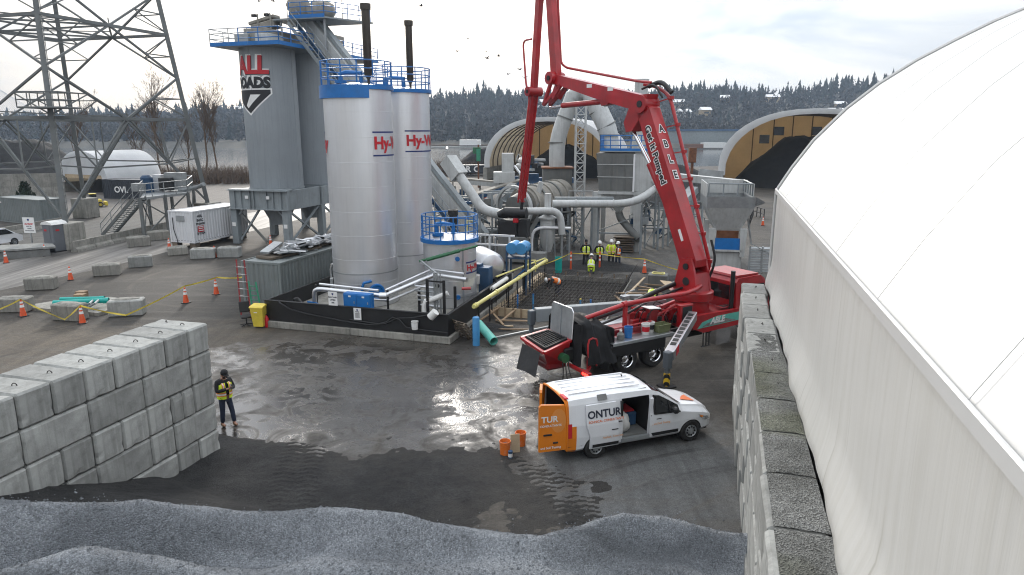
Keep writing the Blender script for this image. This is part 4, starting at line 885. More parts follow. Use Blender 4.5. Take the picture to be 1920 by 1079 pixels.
for f in (.18, .4, .62): p = cvB + d*L_*f; m = MB(); m.beam((p.x, p.y, 0), p, .25); bw(m, 'support_leg', 'steel_grey', cv)
# ================================================================ the asphalt plant behind the excavation
def th_at(name, label, cat, p, rz=0.0, group=None): return thing(name, label, cat, (p.x, p.y, 0), rz, group)
def wp(t, pts, r, mat, name='pipe', n=12): m = MB(); m.path(pts, r, n); return bw(m, name, mat, t, 50)
def wb(t, p, q, w, mat, name='beam', h=None, up=(0, 0, 1)): m = MB(); m.beam(p, q, w, h, up); return bw(m, name, mat, t)
def wx(t, c, d, mat, name, rot=None, bev=.02): m = MB(); m.box(c, d, rot, bev); return bw(m, name, mat, t)
def arc(pts, n=5):                                # round the corners of a pipe run
    pts = [Vector(p) for p in pts]; out = [pts[0]]
    for a, b, c in zip(pts, pts[1:], pts[2:]):
        l = min((a - b).length, (c - b).length)*.45; p, q = b + (a - b).normalized()*l, b + (c - b).normalized()*l
        out += [p*(1-k/n)**2 + b*2*(1-k/n)*(k/n) + q*(k/n)**2 for k in range(n + 1)]
    return out + [pts[-1]]
def hoop(t, p, d, r, mat='steel_grey', w=.07):
    m = MB(); d = Vector(d).normalized(); m.tube(Vector(p) - d*w/2, Vector(p) + d*w/2, r, n=20); return bw(m, 'flange', mat, t)
# exhaust duct: one tall crooked pipe from the drum to the filter house
t = th_at('exhaust_duct', 'large crooked grey exhaust duct arching over to the filter house', 'duct', V(1042, 340, 55.5))
Yd = 55.5; a1 = [V(1044, 325, Yd), V(1044, 262, Yd), V(1076, 178, Yd), V(1120, 172, Yd - .5)]; wp(t, arc(a1[:3]) , .62, 'duct_grey', 'duct', 20)
wp(t, arc([V(1074, 186, Yd), V(1084, 172, Yd), V(1118, 175, Yd - .6)]), .66, 'duct_grey', 'elbow', 20)
wp(t, arc([V(1104, 168, Yd - .6), V(1112, 186, Yd - 1), V(1142, 248, Yd - 2), V(1143, 292, Yd - 2.2)]), .72, 'duct_grey', 'duct', 20)
for p, q, r in ((V(1044, 268, Yd), (0, 0, 1), .67), (V(1059, 222, Yd), a1[2] - a1[1], .67), (V(1122, 207, Yd - 1.3), V(1142, 248, Yd) - V(1112, 186, Yd), .78), (V(1137, 237, Yd - 1.8), V(1142, 248, Yd) - V(1112, 186, Yd), .78), (V(1143, 254, Yd - 2.1), (0, 0, 1), .78)): hoop(t, p, q, r, 'plant_dark', .10)
# knock-out box under the duct
p = V(1044, 345, 55.5); t = th_at('settling_box', 'rust streaked grey box at the foot of the arching duct', 'box', p)
wx(t, (p.x, p.y, 4.6), (2.3, 2.2, 2.5), 'chute_grey', 'box', bev=.05); wx(t, (p.x, p.y - .05, 5.88), (2.5, 2.4, .12), 'rust', 'top_flange'); wx(t, (p.x + .2, p.y, 2.0), (1.7, 1.7, 2.8), 'plant_dark', 'lower_chute')
for dx in (-1, 1):
    for dy in (-.9, .9): wb(t, (p.x + dx, p.y + dy, 0), (p.x + dx, p.y + dy, 3.6), .2, 'steel_grey', 'leg')
# rotary drum
p = V(1022, 382, 51.5); t = th_at('rotary_drum', 'dust covered rotary drum with thick steel rings', 'drum', p); ax = Vector((.62, .78, .07)).normalized(); cc = Vector((p.x - .3, p.y, 3.6))
def axl(prof, c, axv, name, mat, n=30):
    z = axv.normalized(); x = Vector((0, 0, 1)).cross(z).normalized(); y = z.cross(x); m = MB(); m.lathe(prof, n, c, Matrix((x, y, z)).transposed()); return bw(m, name, mat, t, 40)
axl([(0, -2.2), (1.2, -2.2), (1.3, -2.0), (1.3, 2.6), (0, 2.6)], cc, ax, 'shell', 'dusty')
for f in (-2.05, -1.1, -.2, .75, 1.7): axl([(1.3, f), (1.40, f), (1.40, f + .16), (1.3, f + .16)], cc, ax, 'ring', 'plant_dark' if f in (-1.1, .75) else 'dusty')
axl([(0, -3.3), (.8, -3.3), (1.0, -2.3), (0, -2.3)], cc, ax, 'burner_cone', 'chute_grey'); wx(t, cc + ax*-1.2 + Vector((.55, -.7, 1.15)), (.35, .35, 1.0), 'duct_grey', 'motor', Matrix.Rotation(R(15), 3, 'Y'))
wb(t, cc + ax*-2.6 + Vector((-.2, 0, -2)), cc + ax*3 + Vector((-.2, 0, -2)), 1.6, 'plant_dark', 'bed_frame', .5)
for f in (-2.4, -.6, 1.2, 2.8): q = cc + ax*f; wb(t, (q.x, q.y, 0), (q.x, q.y, 1.6), .3, 'steel_grey', 'leg')
axl([(1.45, -2.6), (1.62, -2.6), (1.62, -2.35), (1.45, -2.35)], cc + Vector((-.5, -.2, -.1)), ax, 'seal_ring', 'duct_grey')
# baghouse
bo = Vector((6.5, 50.6, 0)); t = thing('filter_house', 'grey filter house with a dark sloped face and V shaped hopper on legs', 'filter', bo, R(-14))
W_, D_, zt_, zm = 4.1, 5.0, 7.25, 4.45
MB().box((W_*.80, D_/2, (zt_+zm)/2), (W_*.42, D_, zt_ - zm), None, .02).build('casing', 'duct_grey', t)
MB().prism([(0, zt_ - .1), (W_*.68, zt_ - .1), (W_*.68, zm), (.25, zm)], lambda a, b, q: Vector((a - .35, q, b)), -.12, D_ - .2).build('sloped_plenum', 'chute_grey', t)
for f in (.36, .68): MB().box((1.05, -.15, zm + (zt_ - zm)*f), (2.6, .04, .05)).build('rib', 'duct_grey', t)
for f in (.28, .52): MB().box((-.35 + W_*f, -.14, (zm + zt_)/2), (.05, .04, zt_ - zm - .2)).build('rib', 'chute_grey', t)
MB().box((W_*.66 - .3, -.10, zm + 1.3), (.12, .2, 2.7)).build('corner_post', 'white_paint', t)
for k in range(2):
    y0 = -.12 + k*2.45; v = [(.0, y0, zm), (W_*.66, y0, zm), (W_*.66, y0 + 2.3, zm), (.0, y0 + 2.3, zm), (1.15, y0 + 1, 2.75), (1.45, y0 + 1, 2.75), (1.45, y0 + 1.3, 2.75), (1.15, y0 + 1.3, 2.75)]
    MB().add(v, [(0, 1, 5, 4), (1, 2, 6, 5), (2, 3, 7, 6), (3, 0, 4, 7), (4, 5, 6, 7), (3, 2, 1, 0)]).build('hopper', 'duct_grey', t)
MB().box((1.5, -.05, zm - .12), (3.3, .1, .25)).build('sill_beam', 'duct_grey', t)
for x in (-.25, 2.75):
    MB().prism([(-.32, zm - .1), (.32, zm - .1), (.2, 0), (-.2, 0)], lambda a, b, q, x=x: Vector((x + a, q, b)), -.05, .25).build('leg', 'duct_grey', t)
    MB().box((x, D_ - .3, zm/2), (.35, .3, zm)).build('leg', 'duct_grey', t)
for s_, x0, x1 in ((1, -.2, 1.0), (-1, 2.7, 1.5)): m = MB(); m.beam((x0, .1, zm - .3), (x1, .1, 3.0), .09); m.build('brace', 'galv', t)
m = MB(); m.beam((-.2, .1, 1.3), (2.7, .1, 1.3), .12); m.build('tie', 'steel_grey', t); m = MB(); m.beam((-.2, .15, 1.4), (2.7, .15, 2.6), .08); m.build('brace', 'steel_grey', t)
MB().box((2.2, D_/2, zt_ + .03), (4.4, D_ + .3, .08)).build('roof_deck', 'steel_grey', t)
m = MB(); rail(m, [(-.1, D_, zt_ + .06), (-.1, .05, zt_ + .06), (4.3, .05, zt_ + .06), (4.3, D_, zt_ + .06)], 1.1, .035, .7, (.36, .7)); m.build('guard_rail', 'blue', t)
m = MB(); m.box((2.1, 0, zt_ + .15), (4.4, .04, .2)); m.build('toe_board', 'blue', t)
for k in range(9): m = MB(); x = 3.6 + .0*k; m.beam((4.05, .4 + .5*k, zm), (4.05, .4 + .5*k, zt_), .06); m.build('rib', 'duct_grey', t)
m = MB(); m.path(arc([(1.3, 1.2, 2.75), (1.5, .8, 2.3), (3.0, -.6, 1.0)]), .28, 12); m.build('screw_conveyor', 'chute_grey', t)
[MB().box((1.9, -.4, .12 + .17*k), (1.5 - .12*(k % 3), 1.0, .11), R(6*(k % 3)), .03).build('stacked_plate', 'brown', t) for k in range(7)]
p = V(1197, 300, 62); t = th_at('exhaust_stack', 'tall pale grey chimney behind the filter house', 'chimney', p)
m = MB(); m.lathe([(.58, 0), (.58, 6), (.62, 6), (.62, 6.1), (.58, 6.1), (.58, 12.9), (.66, 12.9), (.66, 13.1), (.52, 13.1), (.52, 12)], 26, (p.x, p.y, 0)); bw(m, 'shell', 'duct_grey', t); hoop(t, (p.x, p.y, 9.3), (0, 0, 1), .64); hoop(t, (p.x, p.y, 7.5), (0, 0, 1), .64)
# lattice mast
p = V(1084, 460, 52.5); t = th_at('lattice_mast', 'slender pale lattice mast standing beside the filter house', 'mast', p); q = .36; cs = [(p.x + a*q, p.y + b*q) for a, b in ((-1, -1), (1, -1), (1, 1), (-1, 1))]; hM = 10.6
for c in cs: wb(t, (c[0], c[1], 0), (c[0], c[1], hM), .10, 'duct_grey', 'chord')
m = MB()
for k in range(15):
    z0, z1 = hM*k/15, hM*(k+1)/15
    for i in range(4):
        a, b = cs[i], cs[(i+1) % 4]; m.tube((*a, z0), (*b, z1), .03, n=4); m.tube((*a, z1), (*b, z1), .03, n=4)
bw(m, 'lacing', 'duct_grey', t)
# long blow pipe, its elbow and the cyclone
t = th_at('air_pipe', 'long horizontal grey air pipe bending up toward the filter house', 'pipe', V(1110, 470, 47.5)); Yp = 47.5
wp(t, arc([V(1036, 383, Yp), V(1188, 383, Yp), V(1236, 350, Yp + 1.5)], 4), .27, 'duct_grey', 'pipe', 14)
for x in (1080, 1150): hoop(t, V(x, 383, Yp), (1, 0, 0), .31, 'duct_grey')
wp(t, arc([V(1215, 330, Yp + 3), V(1243, 352, Yp + 1.5), V(1228, 358, Yp + 1)], 4), .3, 'duct_grey', 'elbow', 12)
wb(t, V(1040, 375, Yp + .8), V(1150, 375, Yp + .8), .5, 'steel_grey', 'walkway_beam', .35)
for x, y in ((1052, 470), (1120, 478), (1200, 478), (1232, 470)): g = G(x, y); wb(t, g, (g.x, g.y, 3.6), .14, 'steel_grey', 'leg')
t = th_at('cyclone', 'grey cyclone vessel with a hooped pipe over the work area', 'vessel', V(1026, 470, 46.5)); p = V(1026, 470, 46.5)
m = MB(); m.lathe([(0, .6), (.25, .6), (.5, 1.4), (.5, 2.85), (.62, 2.9), (.62, 2.98), (.3, 3.15), (.22, 3.5), (.22, 4.6), (0, 4.6)], 22, (p.x, p.y, 0)); bw(m, 'vessel', 'duct_grey', t)
for k in range(3): a = k*2.1 + .4; wb(t, (p.x + .6*math.cos(a), p.y + .6*math.sin(a), 0), (p.x + .5*math.cos(a), p.y + .5*math.sin(a), 2.4), .09, 'galv', 'leg')
t = th_at('air_pipe', 'grey blower pipe curving down in front of the rotary drum', 'pipe', V(1052, 445, 46)); Yq = 46
wp(t, arc([V(972, 397, Yq), V(1050, 396, Yq), V(1054, 440, Yq)], 6), .24, 'duct_grey', 'pipe', 14); hoop(t, V(1035, 397, Yq), (1, 0, 0), .28, 'duct_grey'); wp(t, arc([V(997, 478, Yq), V(997, 427, Yq), V(1070, 429, Yq)], 4), .10, 'white_paint', 'pipe', 8); wb(t, V(984, 395, Yq - .2), G(985, 475), .12, 'white_paint', 'post')
for q_ in (V(1054, 440, Yq), V(1068, 429, Yq)): wb(t, q_, (q_.x, q_.y, 0), .10, 'galv', 'leg')
# burner
p = V(957, 440, 45.6); t = th_at('burner', 'black burner and blower unit on a stand', 'burner', p, YAW)
MB().box((-.1, 0, 2.4), (1.3, 1.0, 1.1), None, .08).build('housing', 'black', t); m = MB(); m.tube((-.3, -.3, 3.45), (1.2, -.3, 3.45), .36, n=18); m.build('blower', 'black', t); m = MB(); m.tube((-.75, -.3, 3.3), (-.3, -.3, 3.4), .22, .36, n=16); m.build('inlet', 'black', t); MB().box((.5, -.4, 2.95), (.35, .3, .3), None, .04).build('actuator', 'ink_red', t)
MB().box((.9, .1, 2.4), (.7, .8, 1.2), None, .05).build('gearbox', 'black_matt', t); MB().box((.2, 0, 1.0), (1.9, 1.0, 1.7), None, .03).build('stand', 'plant_dark', t)
# diagonal duct down from the conveyor
t = th_at('air_duct', 'diagonal grey air duct running down behind the short tank rail', 'duct', V(925, 410, 46)); wp(t, arc([V(853, 318, 48), V(905, 395, 46.6), V(940, 403, 46)], 5), .34, 'duct_grey', 'duct', 16); m = MB(); m.beam(V(840, 300, 48.4), V(862, 332, 47.8), 1.0, .9); bw(m, 'transition', 'duct_grey', t)
g = V(900, 395, 46.6); wb(t, (g.x, g.y, 0), g, .12, 'steel_grey', 'leg')
# feed conveyors
def conveyor(label, A, B, w, mat, frame, n=10, legs=(0.0, .8)):
    A, B = Vector(A), Vector(B); t = th_at('belt_conveyor', label, 'conveyor', A); d = B - A
    wb(t, A, B, w, mat, 'belt', .12); s_ = d.cross(Vector((0, 0, 1))).normalized()*w*.5
    for k in (-1, 1):
        wb(t, A + s_*k - Vector((0, 0, .25)), B + s_*k - Vector((0, 0, .25)), .08, frame, 'side_truss', .35)
    for f in legs: p = A + d*f; wb(t, (p.x, p.y, 0), p, .14, frame, 'leg'); wb(t, (p.x + .7, p.y, 0), p, .1, frame, 'leg')
    return t
conveyor('blue belt conveyor rising toward the grey feed bin', V(868, 372, 56), V(975, 338, 58), .9, 'dusty', 'blue_dull', legs=(.2, .9))
conveyor('pale belt conveyor lying level above the blue one', V(868, 336, 60), V(968, 345, 60), .9, 'dusty', 'duct_grey', legs=(.1, .9))
conveyor('blue gantry conveyor stretching behind the rotary drum', V(975, 335, 66), V(1075, 335, 66), 1.0, 'blue_dull', 'blue_dull', legs=(.05, .5, .95))
conveyor('dark cleated conveyor slanting down to the drum inlet', V(915, 392, 52), V(962, 345, 54), .8, 'plant_dark', 'steel_grey', legs=(.3,))
p = V(952, 330, 58.5); t = th_at('feed_bin', 'upright pale grey feed bin standing over the conveyors', 'bin', p); wx(t, (p.x, p.y, 6.1), (1.0, 1.0, 1.6), 'duct_grey', 'bin'); wx(t, (p.x - .3, p.y, 4.9), (1.8, 1.4, .9), 'duct_grey', 'body'); wx(t, (p.x, p.y, 3.6), (1.5, 1.3, 1.8), 'plant_dark', 'lower_body'); wb(t, V(965, 312, 58), V(995, 352, 56), .14, 'white_paint', 'chute_rail')
for dx in (-.6, .6):
    for dy in (-.5, .5): wb(t, (p.x + dx, p.y + dy, 0), (p.x + dx, p.y + dy, 4.4), .18, 'plant_dark', 'leg')
rq = random.Random(5)
t = th_at('screen_deck', 'cluttered blue and black screening unit beyond the drum', 'screen', V(990, 330, 60)); 
for k in range(16): q_ = V(rq.uniform(972, 1012), rq.uniform(300, 345), 60 + rq.uniform(-1, 1)); wx(t, q_, (rq.uniform(.3, 1.2), .6, rq.uniform(.2, .8)), rq.choice(['blue_dull', 'black', 'plant_dark', 'galv']), 'machine_box', R(rq.uniform(-30, 30)))
for x in (975, 1010): g = V(x, 345, 60); wb(t, (g.x, g.y, 0), g, .25, 'plant_dark', 'leg')
wx(t, V(990, 348, 60), (2.4, .8, .3), 'blue_dull', 'deck')
m = MB(); m.path([V(968, 300, 59.5), V(972, 290, 59.5), V(980, 296, 59.5), V(988, 288, 59.5)], .05, 5); bw(m, 'cable_arm', 'galv', t)
for x, y in ((973, 312), (985, 306), (977, 302)): v, f = lump(x, (.28, .28, .28), 10); m = MB(); m.add([q_ + V(x, y, 59.2) for q_ in v], f, True); bw(m, 'lamp_globe', 'plastic_white', t)
# steel stair and pipe supports under the plant
t = th_at('work_platform', 'braced steel legs and walkway between cyclone and filter house', 'platform', G(1075, 470)); 
for x in (1064, 1090, 1108): g = G(x, 470); wb(t, g, (g.x, g.y, 3.4), .15, 'steel_grey', 'leg')
a, b = G(1064, 470), G(1108, 470)
wb(t, a + Vector((0, 0, 3.4)), b + Vector((0, 0, 3.4)), .9, 'steel_grey', 'walkway', .15); wb(t, a, b + Vector((0, 0, 3.2)), .08, 'steel_grey', 'brace'); wb(t, b, a + Vector((0, 0, 3.2)), .08, 'steel_grey', 'brace')
m = MB(); rail(m, [a + Vector((0, -.4, 3.45)), b + Vector((0, -.4, 3.45))], 1.0, .03, 1.0); bw(m, 'guard_rail', 'galv', t)
t = th_at('stair', 'steep grey steel stair down to the work area', 'stair', G(975, 478)); a, b = G(968, 480), V(1010, 408, 49)
for s_ in (0, .8): wb(t, a + Vector((0, s_, .1)), b + Vector((0, s_, 0)), .06, 'plant_dark', 'stringer', .3)
for k in range(12): q_ = a + (b - a)*(k + .5)/12; wx(t, q_ + Vector((0, .4, .1)), (.26, .8, .04), 'plant_dark', 'tread')
m = MB(); m.tube(a + Vector((0, 0, 1.1)), b + Vector((0, 0, 1.0)), .03, n=5); m.tube(a, a + Vector((0, 0, 1.1)), .03, n=5); bw(m, 'hand_rail', 'steel_grey', t)
wx(th_at('concrete_block', 'low grey concrete block beside the yellow pipes at the pit', 'block', G(1000, 496)), G(1000, 496) + Vector((-.3, .3, .4)), (2.4, .8, .8), 'concrete', 'body', YAW, .04)
# ================================================================ feed hopper on the right
ho = Vector((13.7, 43.0, 0)); t = thing('feed_hopper', 'big grey steel feed hopper with a blue apron right of the boom', 'hopper', ho, R(-10))
def frus(x0, x1, y0, y1, z0, X0, X1, Y0, Y1, z1): return [(x0, y0, z0), (x1, y0, z0), (x1, y1, z0), (x0, y1, z0), (X0, Y0, z1), (X1, Y0, z1), (X1, Y1, z1), (X0, Y1, z1)], [(0, 1, 5, 4), (1, 2, 6, 5), (2, 3, 7, 6), (3, 0, 4, 7)]
v, f = frus(-.75, .75, .2, 3.6, 2.55, -1.42, 1.42, -.45, 4.2, 4.05); MB().add(v, f).build('funnel', 'duct_grey', t)
v, f = frus(-1.42, 1.42, -.45, 4.2, 4.05, -1.45, 1.45, -.55, 4.2, 4.75); MB().add(v, f).build('rim_plate', 'galv', t)
for x in (-1.42, 1.42): MB().box((x, 2.2, 5.05), (.06, 3.9, .9)).build('side_board', 'duct_grey', t)
MB().box((0, 4.15, 5.05), (2.8, .06, .9)).build('back_board', 'duct_grey', t); m = MB(); rail(m, [(-1.3, .3, 4.75), (1.35, .3, 4.75), (1.35, 4.0, 4.75)], .75, .05, .9, ()); m.build('top_frame', 'steel_grey', t)
for x in (-.95, .95):
    MB().prism([(-.22, 2.7), (.22, 2.7), (.14, .9), (-.14, .9)], lambda a, b, q, x=x: Vector((x + a, q, b)), -.1, .2).build('leg', 'duct_grey', t); MB().box((x, 3.5, 1.4), (.3, .3, 2.8)).build('leg', 'duct_grey', t)
MB().box((0, .15, 1.3), (1.9, .5, .12)).build('sill', 'duct_grey', t); MB().box((0, -.02, 1.72), (1.7, .04, .75)).build('apron', 'blue', t); MB().box((0, .12, 2.3), (1.35, .1, .5)).build('gate', 'rust', t); MB().box((0, 1.8, .6), (1.9, 3.4, 1.15), None, .03).build('base_box', 'duct_grey', t)
m = MB(); m.beam((1.15, .3, 3.6), (1.55, .5, 1.7), .5, .06, up=(1, 0, 0)); m.build('side_chute', 'galv', t)
t = thing('louvre_panel', 'grey louvred steel panel beside the feed hopper', 'panel', (15.7, 42.2, 0), R(-10))
for x in (-.75, 0, .75): MB().box((x, 0, .85), (.09, .12, 1.7)).build('post', 'galv', t)
for k in range(10):
    for x in (-.375, .375): MB().box((x, -.02, .15 + .16*k), (.66, .16, .03), Matrix.Rotation(R(35), 3, 'X')).build('slat', 'galv', t)
m = MB(); m.beam((-.8, -.1, 1.9), (.95, -.1, 1.0), .05); m.build('hand_rail', 'galv', t)
t = th_at('belt_conveyor', 'pale covered conveyor passing behind the feed hopper', 'conveyor', V(1330, 345, 56)); wb(t, V(1243, 330, 57), V(1400, 346, 54), 1.0, 'duct_grey', 'cover', .55); wb(t, V(1310, 325, 58), V(1356, 330, 58), .1, 'galv', 'rail', .7)
for x in (1262, 1300): g = V(x, 340, 56.5); wb(t, (g.x, g.y, 0), g, .2, 'steel_grey', 'leg')
conveyor('steel grey conveyor with blue frame behind the boom foot', V(1255, 400, 52), V(1300, 352, 55), .8, 'galv', 'steel_grey', legs=(.4, .9))
p = G(1270, 447); t = thing('trailer', 'small white box trailer parked behind the boom', 'trailer', p, R(-12)); MB().box((0, 1.2, 1.25), (1.5, 2.6, 1.9), None, .06).build('body', 'white_paint', t); MB().box((.35, -.12, 1.45), (.3, .02, .3)).build('sticker', 'ink', t)
for x in (-.6, .6): m = MB(); m.tube((x - .1, .9, .32), (x + .1, .9, .32), .32, n=16); m.build('wheel', 'rubber', t)
for k in range(2): m = MB(); m.beam((-.7, -.2, .45), (0, -1.1, .4), .08); m.beam((.7, -.2, .45), (0, -1.1, .4), .08); m.build('drawbar', 'galv', t); break
t = th_at('ramp_railing', 'thin dark railing near the mouth of the vented shelter', 'railing', G(1415, 420)); m = MB(); rail(m, [G(1405, 425), G(1412, 405), G(1432, 412)], 1.0, .05, 1.2); bw(m, 'rails', 'black', t)
# ================================================================ beyond the plant: barge, signal, dock, mounds
t = thing('barge', 'dark barge hull with big white letters on the river bank', 'barge', V(878, 330, 138)); 
pb = V(878, 317, 138); wx(t, (pb.x, pb.y, pb.z), (9.5, 3, 1.5), 'container_navy', 'hull'); text('MERC', 1.6, 'ink_white', t, lambda a, b: Vector((a - .6, -1.53, pb.z - t.location.z - .55 + b)), .05, 'c', 1.7)
tag(pile_mesh((-6.5, 150, 0), 0, 7, 6, 5.0, 9, .25), 'small black stockpile left of the ribbed shelter', 'stockpile')
t = th_at('signal_post', 'green signal box on a thin post by the ribbed shelter', 'signal', V(897, 345, 108)); g = V(897, 345, 108); wb(t, (g.x, g.y, 0), V(897, 272, 108), .25, 'rust', 'post'); wx(t, V(894, 283, 108), (1.2, .6, 1.0), 'green', 'box'); wx(t, V(897, 292, 107.9), (.6, .5, 1.8), 'green_light', 'lower_box'); wx(t, V(897, 267, 108), (.5, .4, .4), 'plastic_white', 'cap')
t = thing('dock', 'long pale dock with a white shed on the far bank', 'dock', V(840, 279, 430)); wx(t, V(840, 277, 430), (70, 6, 1.2), 'concrete', 'deck'); wx(t, V(882, 268, 432), (13, 6, 3.4), 'plastic_white', 'shed'); wx(t, V(845, 273, 436), (75, 3, 1.0), 'brown', 'bank_wall')
m = MB(); m.tube(V(838, 300, 140), V(838, 280, 140), .12, n=6); t = th_at('lamp_post', 'lit lamp on a post near the barge', 'lamp', V(838, 300, 140)); bw(m, 'post', 'galv', t); v, f = lump(3, (.18, .18, .18), 10); m = MB(); m.add([q_ + V(838, 278, 140) for q_ in v], f, True); bw(m, 'lamp_head', 'lamp_white', t)
t = thing('warehouse', 'long low blue grey warehouse on the far bank behind the boom', 'building', V(1300, 268, 440)); pw = V(1300, 258, 445); wx(t, pw, (64, 20, 7.5), 'container_grey', 'hall'); m = MB(); m.prism([(-33, 0), (33, 0), (32, 2), (-32, 2)], lambda a, b, q_: Vector((pw.x + a, pw.y + q_, pw.z + 3.8 + b*.6)), -10.5, 10.5); bw(m, 'roof', 'blue_dull', t)
t = thing('warehouse', 'low white shed with a red strip on the far shore', 'building', V(1330, 272, 425)); wx(t, V(1338, 273, 425), (14, 8, 3), 'plastic_white', 'shed'); wx(t, V(1302, 275, 425), (12, 6, 2.4), 'rust', 'shed')
tag(pile_mesh(V(1262, 345, 85).xyz*Vector((1, 1, 0)) if False else (V(1270, 340, 88).x, 88, 0), 0, 11, 10, 4.6, 12, .05, 'gravel_dark' if 'gravel_dark' in M else 'fines'), 'dark grey cone of crushed stone behind the boom', 'stockpile')
t = th_at('bollard', 'square rusty post on the stone pile behind the boom', 'post', V(1298, 305, 86)); wx(t, V(1298, 292, 86), (.9, .6, 1.8), 'rust', 'post')
wx(t, V(1298, 305, 86) - Vector((0, 0, 1.7)), (.3, .3, 4), 'rust', 'stake')
# white pick-up seen between the conveyors
p = G(905, 400); t = thing('pickup_truck', 'white pickup truck with a cone on its roof between the conveyors', 'truck', p, R(5))
MB().prism([(-1.0, .9), (-.85, 1.0), (-.7, 1.75), (.7, 1.75), (.85, 1.0), (1.0, .9), (1.0, .4), (-1.0, .4)], lambda a, b, q: Vector((a, q, b)), 0, 2.0).build('cab', 'white_paint', t); MB().box((0, -.02, 1.35), (1.3, .03, .55)).build('windscreen', 'glass_dark', t); MB().box((0, -.8, .8), (1.9, 1.6, .7), None, .12).build('bonnet', 'white_paint', t)
MB().box((0, 3.2, .8), (1.9, 2.4, .8), None, .06).build('bed', 'white_paint', t)
for x in (-.85, .85):
    for y in (-.9, 3.3): m = MB(); m.tube((x - .12, y, .38), (x + .12, y, .38), .38, n=16); m.build('wheel', 'rubber', t)
# snow roofed houses on the hill
rh = random.Random(8); n = 0
while n < 16:
    y = rh.uniform(610, 740); x = rh.choice([rh.uniform(120, 330), rh.uniform(-420, 300)]); z = hz_(x, y) + 3.5; t = thing('house', 'small snow roofed house among the trees on the far hill', 'house', (x, y, z), R(rh.uniform(-30, 30)), 'houses on the far hill')
    w = rh.uniform(8, 13); MB().box((0, 0, 1.5), (w, 8, 5)).build('wall', 'tan_panel' if rh.random() < .4 else 'plastic_white', t); MB().prism([(-5, 0), (5, 0), (0, 2.6)], lambda a, b, q: Vector((q, a, 4 + b)), -w*.55, w*.55).build('roof', 'ink_white', t); MB().box((0, -4.02, 1.6), (w*.5, .06, 1.4)).build('window', 'glass_dark', t); n += 1
# dense steelwork and clutter among the plant
def steel(label, x0, x1, y0, y1, Y, n, seed, mats, legs=True):
    rr = random.Random(seed); t = th_at('steel_frame_tower', label, 'steelwork', G((x0 + x1)/2, y1)); nx = max(2, int((x1 - x0)/16))
    for i in range(nx + 1):
        for dy in (0, 1.6):
            p = V(x0 + (x1 - x0)*i/nx, y0, Y + dy); wb(t, (p.x, p.y, 0), p, .13, mats[0], 'post')
    zt2 = V(x0, y0, Y).z; a, b = V(x0, y0, Y), V(x1, y0, Y)
    for f in (.33, .66, .99):
        for dy in (0, 1.6): wb(t, (a.x, Y + dy, zt2*f), (b.x, Y + dy, zt2*f), .10, mats[0], 'beam')
    for i in range(nx):
        xa, xb = a.x + (b.x - a.x)*i/nx, a.x + (b.x - a.x)*(i+1)/nx; wb(t, (xa, Y, zt2*.02), (xb, Y, zt2*.33), .06, mats[0], 'brace'); wb(t, (xb, Y, zt2*.34), (xa, Y, zt2*.65), .06, mats[0], 'brace')
    for k in range(n):
        q = Vector((rr.uniform(a.x, b.x), Y + rr.uniform(-.2, 1.6), rr.uniform(.2, 1.0)*zt2)); kind = rr.random()
        if kind < .45: wx(t, q, (rr.uniform(.2, .9), rr.uniform(.2, .6), rr.uniform(.15, .7)), rr.choice(mats), 'equipment_box', R(rr.uniform(-25, 25)))
        else: wp(t, arc([q, q + Vector((rr.uniform(-.9, .9), 0, rr.uniform(-.2, .2))), q + Vector((rr.uniform(-.9, .9), .2, -rr.uniform(.4, 1.2)))], 3), rr.uniform(.03, .09), rr.choice(mats), 'small_pipe', 6)
steel('steelwork packed between the burner and the conveyors', 905, 975, 362, 440, 51, 26, 1, ['steel_grey', 'plant_dark', 'blue_dull', 'galv', 'plant_dark'])
steel('steelwork right of the filter house behind the boom', 1196, 1248, 352, 440, 51.5, 20, 2, ['steel_grey', 'galv', 'blue_dull', 'duct_grey'])
steel('dark steelwork under the rotary drum', 985, 1070, 398, 455, 49.5, 26, 3, ['plant_dark', 'steel_grey', 'blue_dull', 'dusty', 'black'])
steel('steelwork behind the short tank at the conveyor foot', 842, 895, 372, 440, 49, 20, 4, ['steel_grey', 'blue_dull', 'dusty', 'plant_dark'])
steel('steelwork on the far side of the drag conveyor', 815, 900, 340, 400, 60, 22, 5, ['dusty', 'blue_dull', 'plant_dark', 'steel_grey'])
steel('low steelwork left of the feed hopper', 1256, 1318, 378, 445, 52.5, 16, 6, ['steel_grey', 'blue_dull', 'plant_dark', 'galv'])
